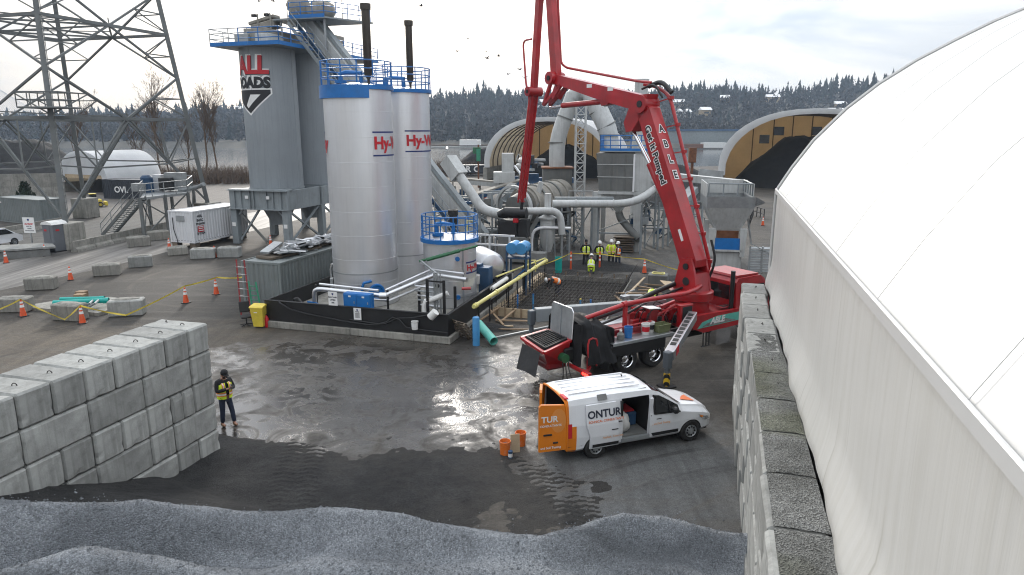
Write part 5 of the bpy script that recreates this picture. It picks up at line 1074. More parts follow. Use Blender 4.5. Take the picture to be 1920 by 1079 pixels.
# ================================================================ concrete pump truck
TT = Vector((7.75, 27.4, 0)); TR = R(30)
tk = thing('pump_truck', 'red concrete pump truck with its long folded boom raised beside the pit', 'truck', TT, TR)
def tb(c, d, mat, name, rot=None, bev=.02, parent=None): return MB().box(c, d, rot, bev).build(name, mat, parent or tk)
def tp(pts, r, mat, name, n=8, parent=None): return MB().path(pts, r, n).build(name, mat, parent or tk)
def wheel(par, x, y, z, r, w, side, rim='chrome', deep=True, dual=False):
    wo_ = MB(); R_ = Matrix.Rotation(R(90)*side, 3, 'X')
    wo_.lathe([(r*.56, -w/2), (r*.9, -w/2), (r*.985, -w*.36), (r, -w*.2), (r, w*.2), (r*.985, w*.36), (r*.9, w/2), (r*.60, w/2), (r*.55, w*.3)], 36, (0, 0, 0), R_); o = wo_.build('wheel', 'rubber', par, 30); o.location = (x, y, z)
    m = MB(); m.lathe([(r*.58, w*.46), (r*.56, w*.5), (r*.52, w*.44), (r*.48, w*.05 if deep else w*.35), (r*.30, w*.02 if deep else w*.40), (r*.27, w*.22 if deep else w*.46), (r*.22, w*.26 if deep else w*.47), (0, w*.28 if deep else w*.47)], 30, (0, 0, 0), R_); m.build('rim', rim, o, 30)
    m = MB()
    for k in range(10 if deep else 9):
        a = 2*math.pi*k/(10 if deep else 9); p = R_ @ Vector((r*.385*math.cos(a), r*.385*math.sin(a), w*(.04 if deep else .36))); q = R_ @ Vector((0, 0, 1)); m.tube(p, p + q*.03, r*(.045 if deep else .075), n=8)
    m.build('hand_hole', 'black', o); return o
for x in (-4.75, -3.40):
    for s_ in (-1, 1): wheel(tk, x, s_*1.02, .52, .52, .42, 1 if s_ < 0 else -1)
for s_ in (-1, 1): wheel(tk, 3.4, s_*1.05, .52, .52, .32, 1 if s_ < 0 else -1)
for s_ in (-.42, .42): tb((-2.0, s_, .92), (11.6, .12, .28), 'black', 'chassis_rail')
tb((-.4, 0, .72), (.9, .5, .4), 'black', 'transfer_case'); tb((-4.3, 0, .52), (.3, 1.7, .25), 'black', 'axle'); tb((-5.0, 0, .52), (.3, 1.7, .25), 'black', 'axle')
# rear: receiving hopper with its grate and hinged lid, rubber flap, tail lights
hp = MB(); T0 = [(-8.15, -.85, 1.22), (-6.95, -.72, 1.45), (-6.95, .80, 1.45), (-8.05, .85, 1.30)]; B0 = [(-7.75, -.45, .62), (-7.0, -.5, .55), (-7.0, .5, .55), (-7.75, .45, .62)]
hp.add(T0 + B0, [(0, 1, 5, 4), (1, 2, 6, 5), (2, 3, 7, 6), (3, 0, 4, 7), (7, 6, 5, 4)]); hp.build('hopper', 'red', tk)
m = MB()
for a, b in zip(T0, T0[1:] + T0[:1]): m.beam(Vector(a) + Vector((0, 0, .03)), Vector(b) + Vector((0, 0, .03)), .12, .09)
m.build('hopper_rim', 'red', tk)
m = MB()
ir = [Vector((-7.98, -.66, 1.33)), Vector((-7.02, -.56, 1.50)), Vector((-7.02, .62, 1.50)), Vector((-7.92, .68, 1.38))]
for a, b in zip(ir, ir[1:] + ir[:1]): m.beam(a, b, .07, .10)
m.build('grate_frame', 'black_matt', tk)
m = MB()
for k in range(1, 9): a = ir[0].lerp(ir[1], k/9); b = ir[3].lerp(ir[2], k/9); m.beam(a, b, .02, .05)
for k in range(1, 9): a = ir[0].lerp(ir[3], k/9); b = ir[1].lerp(ir[2], k/9); m.beam(a, b, .015, .04)
m.build('grate', 'black_matt', tk); MB().add([(-7.95, -.62, 1.28), (-7.03, -.52, 1.40), (-7.03, .58, 1.40), (-7.9, .62, 1.30)], [(0, 1, 2, 3)]).build('grate_mesh', 'black_matt', tk)
lid = MB(); lp = [(-.74, 0), (.62, 0), (.62, 1.02), (.52, 1.12), (-.62, 1.12), (-.74, 1.0)]; lid.prism(lp, lambda a, b, q: Vector((-6.92 + q + b*.06, a, 1.5 + b)), -.025, .025); lo = lid.build('hopper_lid', 'galv', tk)
m = MB(); ed = [(-.74, .02), (-.74, 1.0), (-.62, 1.12), (.52, 1.12), (.62, 1.02), (.62, .02)]; m.path([(-6.92 + b*.06, a, 1.5 + b) for a, b in ed], .025, 6); m.build('lid_edge', 'alum', lo); m = MB(); m.beam((-6.95, -.05, 1.55), (-6.89, -.05, 2.6), .015, .05); m.build('lid_seam', 'steel_grey', lo)
fl = MB(); v = []
for i in range(7):
    for j in range(6): a, b = i/6, j/5; v.append((-8.22 - .22*b - .10*math.sin(a*3.1)*b, -.70 + 1.2*a + .12*b*(a - .5), 1.24 - .88*b + .08*math.sin(a*4)*b))
fl.add(v, [(i*6+j, (i+1)*6+j, (i+1)*6+j+1, i*6+j+1) for i in range(6) for j in range(5)], True); fl.build('rubber_flap', 'rubber_flap', tk)
tb((-7.35, 0, .55), (.9, 1.0, .35), 'red_deck', 'hopper_base', None, .1); tb((-7.0, -.75, .98), (.5, .16, .5), 'black', 'agitator_motor', None, .05); m = MB(); m.tube((-7.3, -.95, .92), (-7.3, -.55, .92), .16, n=16); m.build('agitator_cover', 'green', tk); MB().box((-7.75, -.62, .95), (.18, .02, .14)).build('plate', 'ink_white', tk)
tb((-7.0, -1.25, .58), (.10, 1.2, .14), 'red', 'light_bar'); tb((-7.0, -1.75, .56), (.14, .5, .2), 'red', 'light_bracket')
for y in (-1.92, -1.80, -1.68): m = MB(); m.tube((-7.09, y, .56), (-7.06, y, .56), .055, n=12); m.build('tail_light', 'lamp_red', tk)
m = MB(); m.path([(-6.65, -1.36, .5), (-6.65, -1.36, 1.45), (-6.6, -1.36, 1.62), (-6.45, -1.36, 1.66), (-6.3, -1.36, 1.6), (-6.25, -1.36, 1.45), (-6.25, -1.36, .6)], .035, 6); m.build('rear_step_rail', 'red', tk)
m = MB(); m.beam((-6.5, -1.3, .6), (-6.9, -1.5, .35), .10); m.build('step_bracket', 'red', tk)
for k in range(3): m = MB(); m.path([(-7.35 + .12*k, -.8, .9), (-7.4 + .12*k, -.95, .5), (-7.42 + .15*k, -.95 - .1*k, .05)], .02, 5); m.build('drain_hose', 'black', tk)
# tarpaulin over the pump cell
nx, ny = 22, 30; v = []
for i in range(nx + 1):
    for j in range(ny + 1):
        a, b = i/nx, j/ny; x = -6.78 + 1.35*a; s_ = -2.6 + 4.6*b                   # arc length over the load
        if s_ < -1.0: y, z = -1.0 - .30*ss(0, 1.6, -1.0 - s_) , 2.10 - (-1.0 - s_)*.84
        elif s_ > .9: y, z = .95 + .1*(s_ - .9), 2.10 - (s_ - .9)
        else: y, z = s_, 2.12 + .10*math.cos(s_*1.5)
        fold = .075*math.sin(x*11 + 2.5*math.sin(b*5)) + .03*math.sin(x*23 + 4*b) + .09*mnoise.noise(Vector((x*2.2, s_*1.6, 4))); z -= .28*ss(.35, 1, a)*(1 if s_ > -1.2 else .3)
        y += (-fold if s_ < -1 else 0) - (.0 if s_ > -1 else .16*ss(-1, -2.4, s_)); z += (fold if -1 < s_ < 1 else 0) - .10*abs(mnoise.noise(Vector((x*1.5, s_*1.5, 9))))
        v.append((x, y, z))
MB().add(v, [(i*(ny+1)+j, (i+1)*(ny+1)+j, (i+1)*(ny+1)+j+1, i*(ny+1)+j+1) for i in range(nx) for j in range(ny)], True).build('tarpaulin', 'tarp', tk, 60)
v = []
for i in range(13):
    for j in range(13): a, b = i/12, j/12; y = -1.22 + 2.1*a; v.append((-6.80 + .06*math.sin(a*19 + 2*b) - .1*b*(1 - a), y, 2.10 - 1.5*b*(1 if a < .5 else .85)))
MB().add(v, [(i*13+j, (i+1)*13+j, (i+1)*13+j+1, i*13+j+1) for i in range(12) for j in range(12)], True).build('tarpaulin', 'tarp', tk, 60)
v = []
for i in range(13):
    for j in range(13): a, b = i/12, j/12; y = -1.30 + 2.2*a; v.append((-5.45 + .05*math.sin(a*15 + b), y, 1.84 - .95*b))
MB().add(v, [(i*13+j, (i+1)*13+j, (i+1)*13+j+1, i*13+j+1) for i in range(12) for j in range(12)], True).build('tarpaulin', 'tarp', tk, 60)
# side deck with its clutter rail
tb((-4.05, -1.05, 1.27), (2.95, .62, .05), 'alum', 'side_deck'); tb((-4.05, -1.36, 1.24), (2.95, .02, .12), 'galv', 'deck_edge'); tb((-4.05, 1.05, 1.27), (2.95, .62, .05), 'alum', 'side_deck')
tb((-4.1, 0, 1.22), (3.2, 1.5, .1), 'red_deck', 'bed_plate'); tb((-4.3, -1.32, .98), (2.6, .06, .42), 'black', 'mud_guard')
tb((-5.68, -1.1, .62), (.04, .5, .7), 'black', 'mud_flap')
m = MB(); m.path([(-5.35, -.74, 1.3), (-5.35, -.74, 1.62), (-3.2, -.74, 1.68), (-3.2, -.74, 1.3)], .035, 6); m.build('deck_rail', 'red', tk); tb((-4.2, -.72, 1.45), (2.0, .05, .22), 'red_deck', 'deck_board')
# pump lines, hydraulic gear
tp([(-6.15, -.45, 2.12), (-4.25, -.35, 2.38)], .085, 'red', 'delivery_pipe', 12); tp([(-4.2, -.35, 2.39), (-1.6, -.9, 2.62), (-.9, -.7, 2.66), (-.5, -.5, 2.7)], .09, 'red', 'delivery_pipe', 12)
m = MB(); m.tube((-4.32, -.35, 2.37), (-4.14, -.35, 2.40), .12, n=14); m.build('pipe_clamp', 'red', tk); tb((-4.2, -.35, 1.75), (.14, .16, 1.2), 'red', 'pipe_stand')
tp(arc([(-5.3, .35, 1.75), (-3.6, .5, 1.95), (-2.2, .55, 2.35), (-.4, .5, 2.75)], 5), .10, 'black', 'hose', 10)
tp(arc([(-5.2, -.1, 1.65), (-3.9, -.1, 1.9), (-2.4, .1, 2.3), (-.6, .1, 2.6)], 5), .05, 'black', 'hose', 8)
rg_ = random.Random(21)
for k in range(26):
    x, y = rg_.uniform(-3.6, -1.3), rg_.uniform(-.75, .7); tb((x, y, 1.35 + rg_.uniform(0, .5)), (rg_.uniform(.12, .5), rg_.uniform(.12, .4), rg_.uniform(.12, .5)), rg_.choice(['red', 'red_deck', 'red_deck', 'black', 'red']), 'valve_block', R(rg_.uniform(-20, 20)), .02)
for k in range(12):
    x, y = rg_.uniform(-3.6, -2.0), rg_.uniform(-.8, .3); tp(arc([(x, y, 1.4), (x + .1, y - .1, 1.9 + rg_.random()*.3), (x + .9, y + .1, 1.8 + .2*rg_.random()), (x + 1.1, y, 1.4)], 4), .022, rg_.choice(['black', 'black', 'red_deck']), 'hose', 6)
tb((-3.0, -.45, 2.12), (.62, .48, .03), 'ink_white', 'document_shelf', Matrix.Rotation(R(6), 3, 'Y')); tb((-3.0, -.45, 1.75), (.35, .3, .7), 'red_deck', 'shelf_box')
tb((-1.62, -.86, 1.72), (.66, .24, .92), 'red', 'cooler_frame', None, .03); tb((-1.62, -.99, 1.72), (.50, .03, .76), 'black_matt', 'cooler_grille')
tp([(-2.7, -.45, 1.75), (-2.0, -.7, 2.15), (-1.4, -.6, 2.05)], .06, 'red', 'rail'); tb((-2.2, -.5, 2.15), (.7, .12, .14), 'red', 'boom_rest', Matrix.Rotation(R(-12), 3, 'Y'))
# outriggers
def outrigger(A, B, foot, mats, ladder, hgt=.36):
    A, B = Vector(A), Vector(B); m = MB(); m.beam(A, B, .34, hgt, bev=.02); o = m.build('outrigger', mats[0], tk)
    d = (B - A); d.normalize(); s_ = d.cross(Vector((0, 0, 1))).normalized(); n = s_.cross(d).normalized()
    if ladder:
        for k in range(9): p = A.lerp(B, .10 + .092*k) + n*(hgt/2 + .006); m = MB(); m.box(p, (.20, .21, .012), Matrix((s_, d, n)).transposed()); m.build('grip_pad', 'black_matt', o)
        m = MB(); p = A.lerp(B, .86) + (s_ if s_.y < 0 else -s_)*.176; m.box(p, (.008, .35, .3), Matrix((s_, d, n)).transposed()); m.build('warning_sticker', 'ink_red', o)
    m = MB(); m.box((foot[0], foot[1], B.z - .1), (.26, .26, .62), None, .03); m.build('jack_housing', 'hydro_steel', o); m = MB(); m.tube((foot[0], foot[1], .45), (foot[0], foot[1], B.z - .3), .095, n=14); m.build('jack_leg', 'hydro_steel', o)
    m = MB(); m.tube((foot[0], foot[1], .05), (foot[0], foot[1], .52), .115, n=14); m.build('jack_stripe', 'stripe', o); m = MB(); m.box((foot[0], foot[1], .03), (.5, .5, .06), None, .01); m.build('jack_pad', 'black', o)
    return o
outrigger((-1.45, -1.12, 1.75), (-4.25, -2.88, 1.10), (-4.42, -3.0), ('alum',), True)
outrigger((-.6, 1.4, 1.50), (-6.15, 2.95, 1.45), (-6.3, 3.0), ('steel_grey',), False, .55); 
outrigger((1.3, 1.3, 1.35), (3.2, 4.2, 1.35), (3.3, 4.3), ('red',), False)
# pedestal, turret and side body
tb((-.1, 0, 1.35), (2.9, 2.1, .55), 'red_deck', 'pedestal_base', None, .06)
MB().prism([(-1.55, 1.62), (-1.3, 1.72), (1.35, 1.72), (1.35, 1.05), (-.9, .98), (-1.45, 1.2)], lambda a, b, q: Vector((a, q, b)), -1.20, -1.05).build('side_panel', 'red', tk)
m = MB(); m.prism([(-1.25, 1.18), (1.2, 1.25), (1.2, 1.60), (-.2, 1.58), (-1.0, 1.42)], lambda a, b, q: Vector((a, q, b)), -1.206, -1.203); m.build('mural', 'teal_light', tk)
m = MB(); m.prism([(-1.0, 1.22), (.9, 1.27), (.3, 1.42), (-.7, 1.36)], lambda a, b, q: Vector((a, q, b)), -1.210, -1.207); m.build('mural', 'chrome', tk); text('ABLE', .34, 'ink_white', tk, flat((-.55, -1.213, 1.30), (1, 0, .03), (0, 0, 1)), .015, shear=.2)
tb((.75, -.75, 1.76), (.8, .35, .04), 'red_deck', 'deck_grating'); 
for k in range(3): tb((.55 + .22*k, -.75, 1.785), (.14, .28, .015), 'black_matt', 'grip_pad')
BOFF = Vector((-.45, 0, 0)); m = MB(); m.lathe([(0, 1.6), (.72, 1.6), (.70, 2.05), (.86, 2.12), (.86, 2.42), (.74, 2.46), (0, 2.46)], 36, BOFF); m.build('turret_ring', 'red', tk, 40)
BAZ = math.atan2(.82, -.57) - TR; hh = Vector((math.cos(BAZ), math.sin(BAZ), 0)); pp = Vector((hh.y, -hh.x, 0))          # boom heading and side in truck coordinates
m = MB()
for s_ in (-1, 1): m.prism([(-.62, 2.44), (.62, 2.44), (.42, 3.3), (.30, 3.75), (-.25, 3.8), (-.42, 3.3)], lambda a, b, q: BOFF + hh*a + pp*q + Vector((0, 0, b)), s_*.40 - .05, s_*.40 + .05)
m.build('turret_cheek', 'red', tk); m = MB(); m.prism([(-.60, 2.44), (.60, 2.44), (.42, 3.2), (-.44, 3.2)], lambda a, b, q: BOFF + hh*a + pp*q + Vector((0, 0, b)), -.36, .36); m.build('turret_core', 'red', tk)
m = MB(); m.tube(BOFF + pp*-.5 + Vector((0, 0, 3.45)), BOFF + pp*.5 + Vector((0, 0, 3.45)), .13, n=16); m.build('pivot_pin', 'black', tk)
for q in (-.47, .47): m = MB(); m.tube(BOFF + pp*q + hh*-.05 + Vector((0, 0, 2.85)), BOFF + pp*(q*1.02) + hh*-.05 + Vector((0, 0, 2.85)), .17, n=18); m.build('inspection_hole', 'black', tk)
# boom: five sections in one vertical plane
def bpnt(r, z, q=0.0): return BOFF + hh*r + pp*q + Vector((0, 0, z))
def section(poly, w, name='boom_section', mat='red'): m = MB(); m.prism(poly, lambda r, z, q: bpnt(r, z, q), -w/2, w/2); return fixn(m.build(name, mat, tk))
def taper(A, B, h0, h1, w, bulge=0.0):
    A, B = Vector((A[0], A[1])), Vector((B[0], B[1])); d = (B - A).normalized(); n = Vector((-d.y, d.x)); return section([tuple(A - d*h0*.3 + n*h0*.35), tuple(A - d*h0*.3 - n*h0*.35), tuple(A - n*h0/2), tuple(A.lerp(B, .5) - n*((h0 + h1)/4 + bulge)), tuple(B - n*h1/2), tuple(B + d*h1*.35 - n*h1*.3), tuple(B + d*h1*.35 + n*h1*.3), tuple(B + n*h1/2), tuple(A.lerp(B, .5) + n*(h0 + h1)/4), tuple(A + n*h0/2)], w)
J0, J1, J2, J3, J4, J5 = (0.0, 3.55), (3.0, 9.85), (9.2, 11.25), (10.15, 19.0), (10.95, 10.7), (11.95, 5.0)
b1 = taper(J0, (2.86, 9.55), .84, .72, .64); b2 = taper(J1, (9.0, 11.2), .68, .42, .46, .06); b3 = taper((9.1, 11.15), J3, .46, .38, .32); b4 = taper(J3, J4, .36, .28, .27); b5 = section([(10.85, 10.9), (11.15, 10.85), (12.03, 5.0), (11.90, 4.95)], .12); 
for q in (-.2, .14): m = MB(); m.prism([(10.8, 10.5), (11.1, 10.5), (12.02, 5.2), (11.86, 5.2)], lambda r, z, s_, q=q: bpnt(r, z, q + s_), 0, .05); m.build('tip_rail', 'red', tk)
m = MB()
for k in range(14): f = k/13; m.beam(bpnt(11.0 + .93*f, 10.2 - 5.0*f, -.2), bpnt(11.03 + .93*f, 10.0 - 5.0*f, .18), .05)
m.build('tip_lacing', 'red', tk)
m = MB(); m.path([bpnt(11.93, 5.0, 0), bpnt(11.98, 4.8, 0), bpnt(12.0, 4.6, 0)], .09, 8); m.build('end_hose', 'black', tk)
# knuckles, links and rams
for J, r_ in ((J1, .36), (J2, .30), (J4, .24)): m = MB(); m.tube(bpnt(*J, -.42), bpnt(*J, .42), r_, n=18); m.build('knuckle', 'red', tk); m = MB(); m.tube(bpnt(*J, -.45), bpnt(*J, .45), r_*.4, n=12); m.build('pin', 'black', tk)
m = MB(); m.prism([(2.65, 10.25), (3.5, 10.2), (4.0, 9.1), (3.85, 8.7), (3.5, 8.75), (2.85, 9.5)], lambda r, z, q: bpnt(r, z, q), -.32, .32); fixn(m.build('knuckle_plate', 'red', tk))
m = MB(); m.tube(bpnt(3.8, 8.85, 0), bpnt(2.5, 7.2, -.0), .085, n=12); m.build('ram_rod', 'chrome', tk); m = MB(); m.tube(bpnt(2.65, 7.4, 0), bpnt(1.45, 5.6, 0), .16, n=14); m.build('ram', 'red', tk)
m = MB(); m.tube(bpnt(8.6, 9.95, .0), bpnt(5.6, 10.05, .0), .13, n=14); m.build('ram', 'red', tk); m = MB(); m.tube(bpnt(9.6, 9.85, 0), bpnt(8.4, 9.95, 0), .07, n=12); m.build('ram_rod', 'chrome', tk)
m = MB()
for a, b in (((9.2, 11.2), (9.85, 10.0)), ((9.85, 10.0), (8.5, 10.9)), ((8.5, 10.9), (9.1, 10.3))): m.beam(bpnt(*a, -.2), bpnt(*b, -.2), .14); m.beam(bpnt(*a, .2), bpnt(*b, .2), .14)
m.build('link', 'red', tk)
m = MB(); m.prism([(4.9, 10.3), (5.9, 10.45), (5.6, 9.85), (5.2, 9.9)], lambda r, z, q: bpnt(r, z, q), -.2, .2); fixn(m.build('ram_bracket', 'red', tk))
def along(pts, q, r, name='delivery_pipe', mat='red'): m = MB(); m.path([bpnt(a, b, q) for a, b in arc2(pts)], r, 8); return m.build(name, mat, tk)
def arc2(pts): return [(p.x, p.z) for p in arc([(a, 0, b) for a, b in pts], 4)]
along([(.0, 2.9), (-.35, 3.4), (2.3, 10.2), (3.1, 10.6), (3.8, 10.7)], .62, .075)
along([(3.2, 10.75), (4.0, 10.85), (8.9, 11.75), (9.3, 12.0), (10.0, 18.5)], .42, .06)
along([(10.6, 16), (11.5, 10.9), (11.2, 10.3)], .38, .055); along([(10.75, 13.2), (11.5, 13.2), (11.2, 11.0), (10.9, 10.4), (11.9, 5.0)], -.30, .05)
for k in range(7): f = k/6; m = MB(); c = bpnt(-.3 + 2.5*f, 3.6 + 6.5*f, .62); m.tube(c - Vector((0, 0, .07)), c + Vector((0, 0, .07)), .11, n=10); m.build('pipe_clamp', 'red', tk); m = MB(); m.beam(c, bpnt(.05 + 2.75*f, 3.7 + 6.2*f, .3), .05); m.build('pipe_bracket', 'red', tk)
along([(2.1, 10.3), (2.7, 10.8), (3.4, 10.6)], .5, .10, 'hose', 'black'); along([(2.4, 10.1), (2.9, 10.7), (3.6, 10.5)], .3, .05, 'hose', 'black')
along([(.35, 3.9), (.75, 4.4), (.4, 3.2), (.2, 2.8)], .48, .05, 'hose', 'black'); along([(-.4, 4.5), (-.7, 3.7), (-.4, 2.9)], .5, .05, 'hose', 'black')
# lettering along the first section
D1 = (bpnt(2.86, 9.55) - bpnt(*J0)).normalized(); bk = D1.cross(pp).normalized(); bk = bk if bk.z > 0 else -bk
side = pp if (Matrix.Rotation(TR, 3, 'Z') @ pp).x < 0 else -pp
sg = 1 if side == pp else -1
o1 = bpnt(*J0) + D1*6.0 + side*.326 + bk*-.16
for mt, bo, e in (('ink_white', .05, 0), ('ink_black', .014, .004)):
    text('Get it Pumped', .40, mt, tk, flat(o1 + side*e, -D1, bk), bo, space=1.08)
    for k, ch in enumerate('ABLE'): text(ch, .44, mt, tk, flat(bpnt(*J0) + D1*(5.55 - k*.68) + bk*(.378 + .0125*k + e), (-side), D1), bo, 'c')
MB().box(bpnt(*J0) + D1*1.2 + side*.33 + bk*.05, (.02, .12, .5), Matrix((side, bk, D1)).transposed()).build('sticker', 'ink_white', tk)
MB().box(bpnt(5.9, 10.75, sg*.285), (.01, .01, .01)).build('sticker', 'ink_white', tk)
for r_, z_ in ((6.4, 10.75), (5.0, 10.55)): m = MB(); m.box(bpnt(r_, z_, sg*.235), (.02, .34, .16), Matrix((side, hh, Vector((0, 0, 1)))).transposed()); m.build('sticker', 'ink_white', tk)
# cab and bonnet
cabp = [(.95, 1.15), (.95, 2.75), (1.1, 2.92), (2.35, 2.95), (2.6, 2.8), (2.95, 2.0), (3.0, 1.15)]
cab = MB(); cab.prism(cabp, lambda a, b, q: Vector((a, q*(1.0 if b < 2.2 else .92), b)), -1.12, 1.12); cabo = fixn(cab.build('cab', 'red', tk))
MB().prism([(1.05, 2.94), (2.4, 2.97), (2.35, 3.02), (1.1, 3.02)], lambda a, b, q: Vector((a, q, b)), -.9, .9).build('roof_skin', 'red', cabo)
MB().prism([(1.2, 2.05), (1.9, 2.05), (1.9, 2.62), (1.25, 2.62)], lambda a, b, q: Vector((a, q, b)), -1.125, -1.10).build('side_window', 'glass_dark', cabo)
MB().prism([(2.02, 2.05), (2.72, 2.05), (2.5, 2.62), (2.02, 2.62)], lambda a, b, q: Vector((a, q, b)), -1.128, -1.11).build('side_window', 'glass_dark', cabo)
MB().box((.945, 0, 2.3), (.02, 1.4, .6)).build('rear_window', 'glass_dark', cabo); tb((2.0, -1.14, 1.85), (.12, .03, .04), 'chrome', 'door_handle', parent=cabo)
MB().add([(2.96, -.95, 2.05), (2.96, .95, 2.05), (2.66, .85, 2.75), (2.66, -.85, 2.75)], [(0, 1, 2, 3)]).build('windscreen', 'glass_dark', cabo)
MB().prism([(2.9, .8), (2.9, 1.95), (4.3, 1.75), (4.6, 1.5), (4.65, .8)], lambda a, b, q: Vector((a, q, b)), -.85, .85).build('bonnet', 'red', tk)
tb((4.75, 0, .75), (.2, 2.3, .4), 'chrome', 'bumper'); m = MB(); m.tube((.82, -.95, 1.4), (.82, -.95, 3.25), .09, n=14); m.build('exhaust_pipe', 'black', tk)
for s_ in (-1, 1): tb((2.9, s_*1.42, 2.2), (.12, .2, .42), 'chrome', 'mirror'); tp([(2.8, s_*1.1, 2.3), (2.9, s_*1.4, 2.3)], .02, 'chrome', 'mirror_arm', 6)
for x in (.25, 1.55):
    m = MB(); m.prism([(-.4, .35), (.35, .35), (.4, .55), (.4, .85), (.25, 1.0), (-.4, 1.0)], lambda a, b, q, x=x: Vector((x + a, q, b)), -1.18, -.6); m.build('step_tank', 'chrome', tk)
for k in range(3): m = MB(); m.path([(-.75 + .16*k, -1.05, 1.0), (-.75 + .16*k, -1.08, .35)], .025, 6); m.build('drop_ladder', 'black', tk)
tb((-.6, -1.07, .36), (.5, .08, .04), 'black', 'ladder_step')
# things left on the deck
def dpos(x, y, z): q = Matrix.Rotation(TR, 3, 'Z') @ Vector((x, y, 0)); return (TT.x + q.x, TT.y + q.y, z)
bucket('bucket', 'blue bucket standing on the pump truck deck', dpos(-4.55, -1.0, 1.3), .16, .42, 'bucket_blue'); bucket('bucket', 'white bucket with a red stripe on the pump truck deck', dpos(-3.72, -1.0, 1.3), .16, .42, 'plastic_white', 'ink_red'); bucket('bucket', 'grey white bucket right beside the red striped one', dpos(-3.35, -.85, 1.3), .15, .4, 'plastic_white', 'ink_black')
t = thing('jug', 'small grey jug with white cap on the truck deck', 'jug', dpos(-4.95, -1.05, 1.3)); m = MB(); m.lathe([(0, 0), (.13, 0), (.14, .05), (.14, .2), (.05, .28), (.04, .3)], 16); m.build('body', 'plant_dark', t); m = MB(); m.lathe([(.05, .3), (.05, .36), (0, .36)], 12); m.build('cap', 'plastic_white', t)
t = thing('crate', 'olive plastic crate at the front end of the truck deck', 'crate', dpos(-2.95, -1.0, 1.3), TR); v, f = frus(-.26, .26, -.18, .18, 0, -.3, .3, -.21, .21, .3); MB().add(v, f + [(3, 2, 1, 0)]).build('body', 'green_box', t)
m = MB(); m.path([(-.3, -.21, .3), (.3, -.21, .3), (.3, .21, .3), (-.3, .21, .3)], .02, 6, closed=True); m.build('rim', 'green_box', t)
# ================================================================ white and orange van
VO = Vector((1.99, 18.06, 0)); VR = R(20.4)
vn = thing('van', 'white and orange panel van with its side door and rear doors open', 'van', VO, VR)
xs = [-.86, -.80, -.60, -.42, .42, .80, 1.66, 1.78, 2.02, 2.38, 2.66, 2.78, 3.44, 3.66, 3.82, 3.90]
def lin(tab, x):
    for (a, p), (b, q) in zip(tab, tab[1:]):
        if x <= b: t_ = max(0, (x - a)/(b - a)); return p + (q - p)*t_
    return tab[-1][1]
ztop = [(-.86, 1.78), (-.7, 1.835), (.6, 1.855), (1.6, 1.82), (1.95, 1.72), (2.66, 1.20), (2.78, 1.13), (3.44, 1.02), (3.66, .95), (3.82, .84), (3.90, .66)]
zside = [(-.86, 1.60), (1.66, 1.60), (2.02, 1.52), (2.66, 1.14), (2.78, 1.06), (3.44, .93), (3.66, .86), (3.82, .76), (3.90, .60)]
zbelt = [(-.86, 1.04), (1.66, 1.03), (2.38, 1.00), (2.78, .97), (3.44, .84), (3.66, .77), (3.82, .68), (3.90, .56)]
wsc = [(-.86, .955), (-.6, .99), (2.0, 1.0), (2.9, .985), (3.44, .95), (3.66, .89), (3.82, .78), (3.90, .66)]
yt = [(-.86, .80), (1.66, .795), (2.02, .77), (2.66, .74), (2.78, .72), (3.44, .66), (3.90, .62)]
def half(x):
    zt_, zs_, zb_, w = lin(ztop, x), lin(zside, x), lin(zbelt, x), lin(wsc, x); y4 = lin(yt, x)*min(1, w + .02); lo = .30 if x < 3.6 else .30 - (.0) 
    return [(.80*w, .27), (.89*w, .36), (.915*w, min(.70, zb_ - .05)), (.90*w, zb_), (y4, zs_), (y4*.93, zs_ + (zt_ - zs_)*.62), (y4*.60, zt_ - (zt_ - zs_)*.10), (0, zt_)]
body = {'van_white': MB(), 'orange': MB()}; NL = 8
def fskip(i, k, sd):
    x0, x1 = xs[i], xs[i+1]
    if k < 2 and ((x0 >= -.43 and x1 <= .43) or (x0 >= 2.65 and x1 <= 3.45)): return True      # wheel arches, filled below
    if sd < 0 and x0 >= .79 and x1 <= 1.67 and 1 <= k <= 3: return True                         # open side door
    if k == 3 and 1.77 <= x0 and x1 <= 2.67: return True                                       # door window
    if k in (5, 6) and 1.77 <= x0 and x1 <= 2.79: return True                                  # windscreen
    return False
for sd in (-1, 1):
    P_ = [[Vector((x, sd*y, z)) for y, z in half(x)] for x in xs]
    for i in range(len(xs)-1):
        for k in range(NL-1):
            if fskip(i, k, sd): continue
            key = 'orange' if xs[i+1] <= -.59 and k < 3 and sd < 0 or xs[i+1] <= -.79 else 'van_white'
            body[key].add([P_[i][k], P_[i+1][k], P_[i+1][k+1], P_[i][k+1]], [(0, 1, 2, 3)], True)
    for cx, ia, ib in ((0.0, 3, 4), (3.06, 10, 12)):            # arch surrounds
        xl, xr = xs[ia], xs[ib]; n = 16; rad = .375
        for q in range(n):
            pr2 = []
            for t_ in (q/n, (q+1)/n):
                a = math.pi*(1 - t_); ax_, az = cx + rad*math.cos(a), .31 + rad*math.sin(a)*.98
                s_ = t_*4
                if s_ < 1: ox, oz = xl, .27 + (.70 - .27)*s_
                elif s_ > 3: ox, oz = xr, .70 - (.70 - .27)*(s_ - 3)
                else: ox, oz = xl + (xr - xl)*(s_ - 1)/2, .70
                def yy(x, z): h_ = half(x); return lin([(p[1], p[0]) for p in h_[:3]], z)
                pr2.append((Vector((ax_, sd*yy(ax_, min(.7, az)), az)), Vector((ox, sd*yy(ox, oz), oz if oz < .7 else half(ox)[2][1]))))
            body['van_white' if cx > 1 or True else 'orange'].add([pr2[0][0], pr2[1][0], pr2[1][1], pr2[0][1]], [(0, 1, 2, 3)], True)
bo_ = body['van_white'].build('body', 'van_white', vn, 28)
